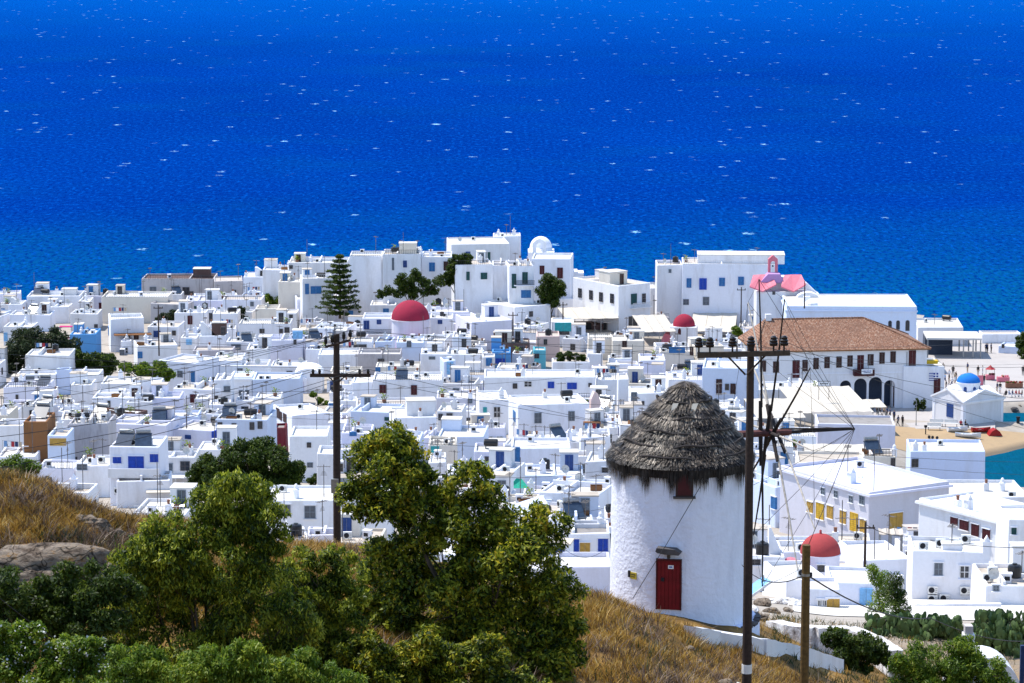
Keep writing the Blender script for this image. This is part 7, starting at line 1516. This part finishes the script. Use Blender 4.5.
# stalls and flower carts on the quay
def stall(x, y, w, label, top, body, pots):
    D = quayD(x, y); p = at(x, y, D); root = empty("market_stall", (p.x, p.y, 1.73), 0, label, "stall"); MB().box(-w/2, w/2, -.5, .5, .1, .9, body).build("counter", root)
    for s in (-w/2+.05, w/2-.05): MB().box(s-.04, s+.04, -.04, .04, .9, 2.0 if top else 1.0, "metal_grey").build("post", root)
    if top: m = MB(); m.lathe([(w*.62, 1.95), (w*.3, 2.25), (0, 2.7)], top, 8); m.build("parasol", root)
    rq = random.Random(int(x))
    m = MB()
    for _ in range(pots): a = rq.uniform(-w/2, w/2); m.lathe([(0, .9), (.16, .95), (.2, 1.15), (0, 1.25)], rq.choice([body, "red_metal", "terracotta_pot", "leaf_bright"]), 6, (a, rq.uniform(-.4, .4)))
    m.build("goods", root)
stall(990, 381, 1.6, "stall with a small red parasol on the open quay", "red_metal", "rose_wash", 6)
stall(1014, 389, 3.0, "long flower stall with red and green goods on the quay", None, "terracotta_pot", 22)
stall(1003, 383, 2.2, "low pink stall between the red parasol and the flower stall", None, "rose_wash", 5)
p = at(987, 383, quayD(987, 387)); m = MB(); m.box(-.5, .5, -.05, .05, .1, 1.9, "rose_wash"); m.box(-.55, .55, -.2, .2, 0, .1, "metal_grey"); tag(m.build("display_board", None, (p.x-1.2, p.y, 1.73)), "pink upright display board beside the red parasol stall", "board")
# ------------------------------------------------------------------ the rest of the white town and its labels
def sat(a, b):
    for P in (a, b):
        for i in range(4):
            e = P[(i+1) % 4]-P[i]; n = (-e.y, e.x); pa = [n[0]*p.x+n[1]*p.y for p in a]; pb = [n[0]*p.x+n[1]*p.y for p in b]
            if max(pa) < min(pb)+.15 or max(pb) < min(pa)+.15: return False
    return True
rf = random.Random(2024)
KEEP = [(185, 308, 436, 500), (3, 118, 326, 382), (118, 172, 362, 382), (160, 182, 310, 330), (262, 292, 292, 312), (390, 430, 268, 294), (536, 568, 272, 306), (552, 590, 352, 362), (306, 330, 386, 408), (315, 375, 255, 312), (880, 1030, 335, 470)]
STYN = {'d': "dark", 'n': "navy", 'b': "blue", 'r': "royal blue", 'l': "light blue", 'g': "dark green", 't': "teal", 'm': "maroon", 'B': "brown", 'G': "grey", 'w': "white framed", 'y': "yellow"}
FILL = []
def fill():
    """working away from the camera, close the gaps with small houses wherever their roofs would show"""
    skyl = np.full(1240, 690.0); skyl[100:240] = 500; skyl[240:440] = 545; skyl[440:700] = 590
    evs = sorted([(v[4], v[0], v[1], v[2]) for v in VIS]); ei = 0
    D = 222.0; VA = np.array(VIS); FC = [np.array([[f[1].x, f[1].y, f[2]] for f in FOOT])]
    while D < 622:
        while ei < len(evs) and evs[ei][0] < D: _, xa, xb, yt = evs[ei]; ia, ib = max(int(xa)+100, 0), min(int(xb)+100, 1239); skyl[ia:ib] = np.minimum(skyl[ia:ib], yt); ei += 1
        u = -90 + rf.uniform(0, 40)
        while u < 1110:
            w = rf.uniform(4.6, 9.5); d = rf.uniform(5, 8.5); X = (u-512)/FPX*D; wpx = w*FPX/D; uc = u+wpx/2; step = wpx*rf.choice((.35, .6, 1))
            ok = not (uc > 838 and D > 412) and not (uc > 850 and D < 232) and not (D < 262 and uc < 540) and not (D > 600 and uc > 620) and not (D > 585 and uc > 660)
            for att in range(4 if ok else 0):
                h = rf.choice((2.7, 3.0, 3.2, 3.4, 3.6, 4.6)) if att == 0 else (2.6 if att < 3 else 2.1); r = rf.choice((0, rf.uniform(-9, 9), rf.uniform(-9, 9), rf.uniform(-28, 28)))
                ww = w if att < 2 else w*(.62 if att == 2 else .45); dd = d if att < 2 else d*(.7 if att == 2 else .5)
                cx, cy = X+w/2, D; g = TH(cx, cy+2)
                top = proj((cx, cy, g+h+.4))[1]; x0, x1 = proj((cx-ww/2, cy, g))[0], proj((cx+ww/2, cy, g))[0]; bot = proj((cx, cy, g))[1]
                if x1 < -8 or x0 > 1032: break
                ia, ib = max(int(x0)+100, 0), min(int(x1)+100, 1239)
                if ib <= ia or np.mean(skyl[ia:ib] > top+4) < .45: continue
                back = proj((cx, cy+dd, g+h+.6))[1]
                if np.any((np.minimum(x1, VA[:, 1])-np.maximum(x0, VA[:, 0]) > 1.5) & (back < VA[:, 2]+(VA[:, 3]-VA[:, 2])*.72) & (bot > VA[:, 2]+2) & (cy < VA[:, 4]+3)): continue
                if any(min(x1, k[1])-max(x0, k[0]) > 2 and top < k[3] and bot > k[2] for k in KEEP): continue
                rr = R(r); c, s = math.cos(rr), math.sin(rr); cor = [Vector((cx+a*c-b*s, cy+a*s+b*c, 0)) for a, b in ((-ww/2, 0), (ww/2, 0), (ww/2, dd), (-ww/2, dd))]; ctr = sum(cor, Vector())/4; rad = math.hypot(ww, dd)/2
                cand = np.nonzero(np.hypot(FC[0][:, 0]-ctr.x, FC[0][:, 1]-ctr.y) < rad+FC[0][:, 2])[0]
                if any(sat(cor, [Vector((q.x, q.y, 0)) for q in FOOT[k][0]]) for k in cand): continue
                one(cor, ctr, rad, g, h, ww, dd, rr, cx, cy); skyl[ia:ib] = np.minimum(skyl[ia:ib], top); FC[0] = np.vstack([FC[0], [[ctr.x, ctr.y, rad]]]); break
            u += step
        D += rf.uniform(2.6, 4.2)
def one(cor, ctr, rad, g, h, w, d, rz, cx, cy):
    rng = random.Random(len(FILL)*17+5); gx = TH(cx, cy)
    wall = rng.choices(['w', 'l', 'c', 'p', 'g', 'k'], [70, 10, 9, 5, 3, 2])[0]; roof = rng.choices(['w', 'c', 'g'], [58, 30, 12])[0]
    root = empty("house", (cx, cy, g), rz, None, "house"); near = cy < 345
    gmin = min(TH(p.x, p.y) for p in cor)
    zr = house_body(root, w, d, h, max(g-gmin, 0)+.6, WALLS[wall], ROOFS[roof], near, rng, rng.choice((.25, .32, .5)))-.32
    sty = rng.choices(['d', 'b', 'r', 'n', 'l', 'G', 'B', 'm', 'g', 't', 'w'], [34, 9, 4, 6, 3, 20, 8, 5, 4, 2, 12])[0]; nw = rng.choices([0, 1, 2, 3], [8, 30, 38, 24])[0] if w > 6 else rng.choices([0, 1, 2], [25, 50, 25])[0]
    door = rng.random() < .4; xs = [-w/2+w*(i+.5)/max(1, nw+door)+rng.uniform(-.4, .4) for i in range(nw+door)]
    di = rng.randrange(len(xs)) if door else -1
    for i, x in enumerate(xs):
        x = min(max(x, -w/2+.9), w/2-.9)
        if i == di: fh = min(2.0, h-.5); link_mesh("door", window_mesh(.9, fh, sty, near), root, (x, 0, max(fh/2, h-2.6)+.05 if h > 4 else fh/2+.05))
        else: link_mesh("window", window_mesh(rng.choice((.8, .9, 1.0)), rng.choice((1.0, 1.2)), sty, near), root, (x, 0, h-1.25))
    if rng.random() < .5: link_mesh("window", window_mesh(.8, 1.0, sty, near), root, ((w/2, d*.5, h-1.3) if cx < 0 else (-w/2, d*.5, h-1.3)), math.pi/2 if cx < 0 else -math.pi/2)
    hutted = False
    if w > 7 and rng.random() < .28: hut(root, w, d, zr, rng.uniform(.25, .75), .5, rng.uniform(2, 3.2), 2, rng.uniform(1.6, 2.4), "white_lime", rng.choice([None, 'd', 'b', 'B', 'G']), rng); hutted = True
    k = clutter(root, w, d, zr, rng, 1.4*min(1, w*d/36), cy)
    lumps(root, w, d, h, zr, rng, WALLS[wall], True)
    FOOT.append((cor, ctr, rad)); root["_px"], root["_py"] = proj((cx, cy, g+h)); 
    info = dict(wall={'w': "white", 'l': "lilac white", 'c': "cream", 'p': "pale blue", 'g': "grey", 'k': "pinkish"}[wall], roof={'w': "", 'c': "cream roofed", 'g': "grey roofed"}[roof], nw=nw, door=door, sty=STYN[sty], k=k, hut=hutted, size=w, h=h, d=d)
    FILL.append((root, info))
fill()
def cull():
    """leave out what the photo shows nothing of; past the limit the smallest visible ones become one object"""
    bpy.context.view_layer.update(); dg = bpy.context.evaluated_depsgraph_get(); o0 = Vector((0, 0, CAMZ)); sc = []
    for root, i in FILL:
        w, h = i['size'], i['h']; n_ = 0; Mw = root.matrix_world
        for a in (-.42, -.2, .0, .2, .42):
            for p in ((a*w, -.02, h*.95), (a*w, -.02, h*.7), (a*w, -.02, h*.35), (a*w, i['d']*.5, h+.02), (a*w, i['d']*.85, h+.02)):
                q = Mw @ Vector(p); u, v = proj(q)
                if not (0 <= u <= 1024 and 0 <= v <= 683): continue
                dv = (q-o0); ok, loc, nr, ix, ob, mt = SC.ray_cast(dg, o0+dv.normalized()*5, dv.normalized())
                if ok and (ob.parent == root or (loc-q).length < .6): n_ += 1
        sc.append(n_*w*max(h, 2)/root.location.y**2)
    room = 299-sum(1 for r, l, f, v in HOUSES if r.name.split(".")[0] == "house")
    order = sorted(range(len(FILL)), key=lambda k: -sc[k]); keep = set(k for k in order[:room] if sc[k] > 0); far = [k for k in order[room:] if sc[k] > 0]
    def desc(o): return [o]+[d for c in o.children for d in desc(c)]
    if far:
        bm = bmesh.new(); mats = []
        for k in far:
            for o in desc(FILL[k][0]):
                if o.type != 'MESH': continue
                nb = len(bm.faces); nv = len(bm.verts); bm.from_mesh(o.data); bm.verts.ensure_lookup_table(); bm.faces.ensure_lookup_table(); Mw = o.matrix_world
                for v in bm.verts[nv:]: v.co = Mw @ v.co
                for f in bm.faces[nb:]:
                    mt = o.data.materials[f.material_index]
                    if mt not in mats: mats.append(mt)
                    f.material_index = mats.index(mt)
        me = bpy.data.meshes.new("crowded_houses"); bm.to_mesh(me); bm.free(); [me.materials.append(q) for q in mats]
        tag(link_mesh("crowded_houses", me), "smallest barely showing white houses packed between the larger town houses", "houses", None, "stuff")
    for k in range(len(FILL)):
        if k not in keep:
            for o in reversed(desc(FILL[k][0])): bpy.data.objects.remove(o)
    print("VISIBLE", len(keep), "FAR", len(far), "OF", len(FILL))
    FILL[:] = [FILL[k] for k in range(len(FILL)) if k in keep]
cull()
# labels that single out each filler by its look and by the nearest described building
REFS = [(r, ref, r["_px"], r["_py"]) for r, l, ref, v in HOUSES if ref]
REFS += [(bpy.data.objects["windmill"], "the windmill", 679, 500)]
NUM = {1: "one", 2: "two", 3: "three"}
def look(i):
    s = i['wall'] + (" " + i['roof'] if i['roof'] else "") + (" long" if i['size'] > 8.8 else " narrow" if i['size'] < 5.9 else "")
    if i['nw'] and i['door']: f = "%s %s window%s and door" % (NUM[i['nw']], i['sty'], "s" if i['nw'] > 1 else "")
    elif i['nw']: f = "%s %s window%s" % (NUM[i['nw']], i['sty'], "s" if i['nw'] > 1 else "")
    elif i['door']: f = "a %s door" % i['sty']
    else: f = "a windowless front"
    return s + " house with " + f
def rel(px, py, q):
    dx, dy = px-q[2], py-q[3]
    if abs(dx) > 2.2*abs(dy): return "right of" if dx > 0 else "left of"
    a = "below" if dy > 0 else "above"
    if abs(dx) > abs(dy)*.7: a += (" right of" if dx > 0 else " left of")
    return a
seen = {}
for root, i in FILL:
    px, py = root["_px"], root["_py"]; near = sorted(REFS, key=lambda q: (q[2]-px)**2+((q[3]-py)*1.6)**2)[:5]
    feat = [x for x in ("solar heater", "black water tank", "satellite dish", "planter") if x in i['k']]
    done = None
    for q in near[:3]:
        for extra in ([""] + [" under a "+f for f in feat] + ([" and roof hut"] if i['hut'] else [])):
            t = "%s%s %s %s" % (look(i), extra, rel(px, py, q), q[1])
            if len(t.split()) <= 16 and t not in seen: done = t; break
        if done: break
    if not done:
        t0 = "%s %s %s" % (look(i).split(" house")[0] + " house", rel(px, py, near[0]), near[0][1]); n_ = 2; done = None
        for adj in ("next", "second", "third", "fourth", "fifth", "sixth"):
            t = adj+" "+t0
            if t not in seen and len(t.split()) <= 16: done = t; break
        done = done or ("the "+t0)
    seen[done] = 1; root["label"] = done; root["group"] = "small white houses of the town"
for o in list(bpy.data.objects):
    for k in ("_px", "_py"):
        if k in o: del o[k]
print("FILLERS", len(FILL), "OBJECTS", len(bpy.data.objects))
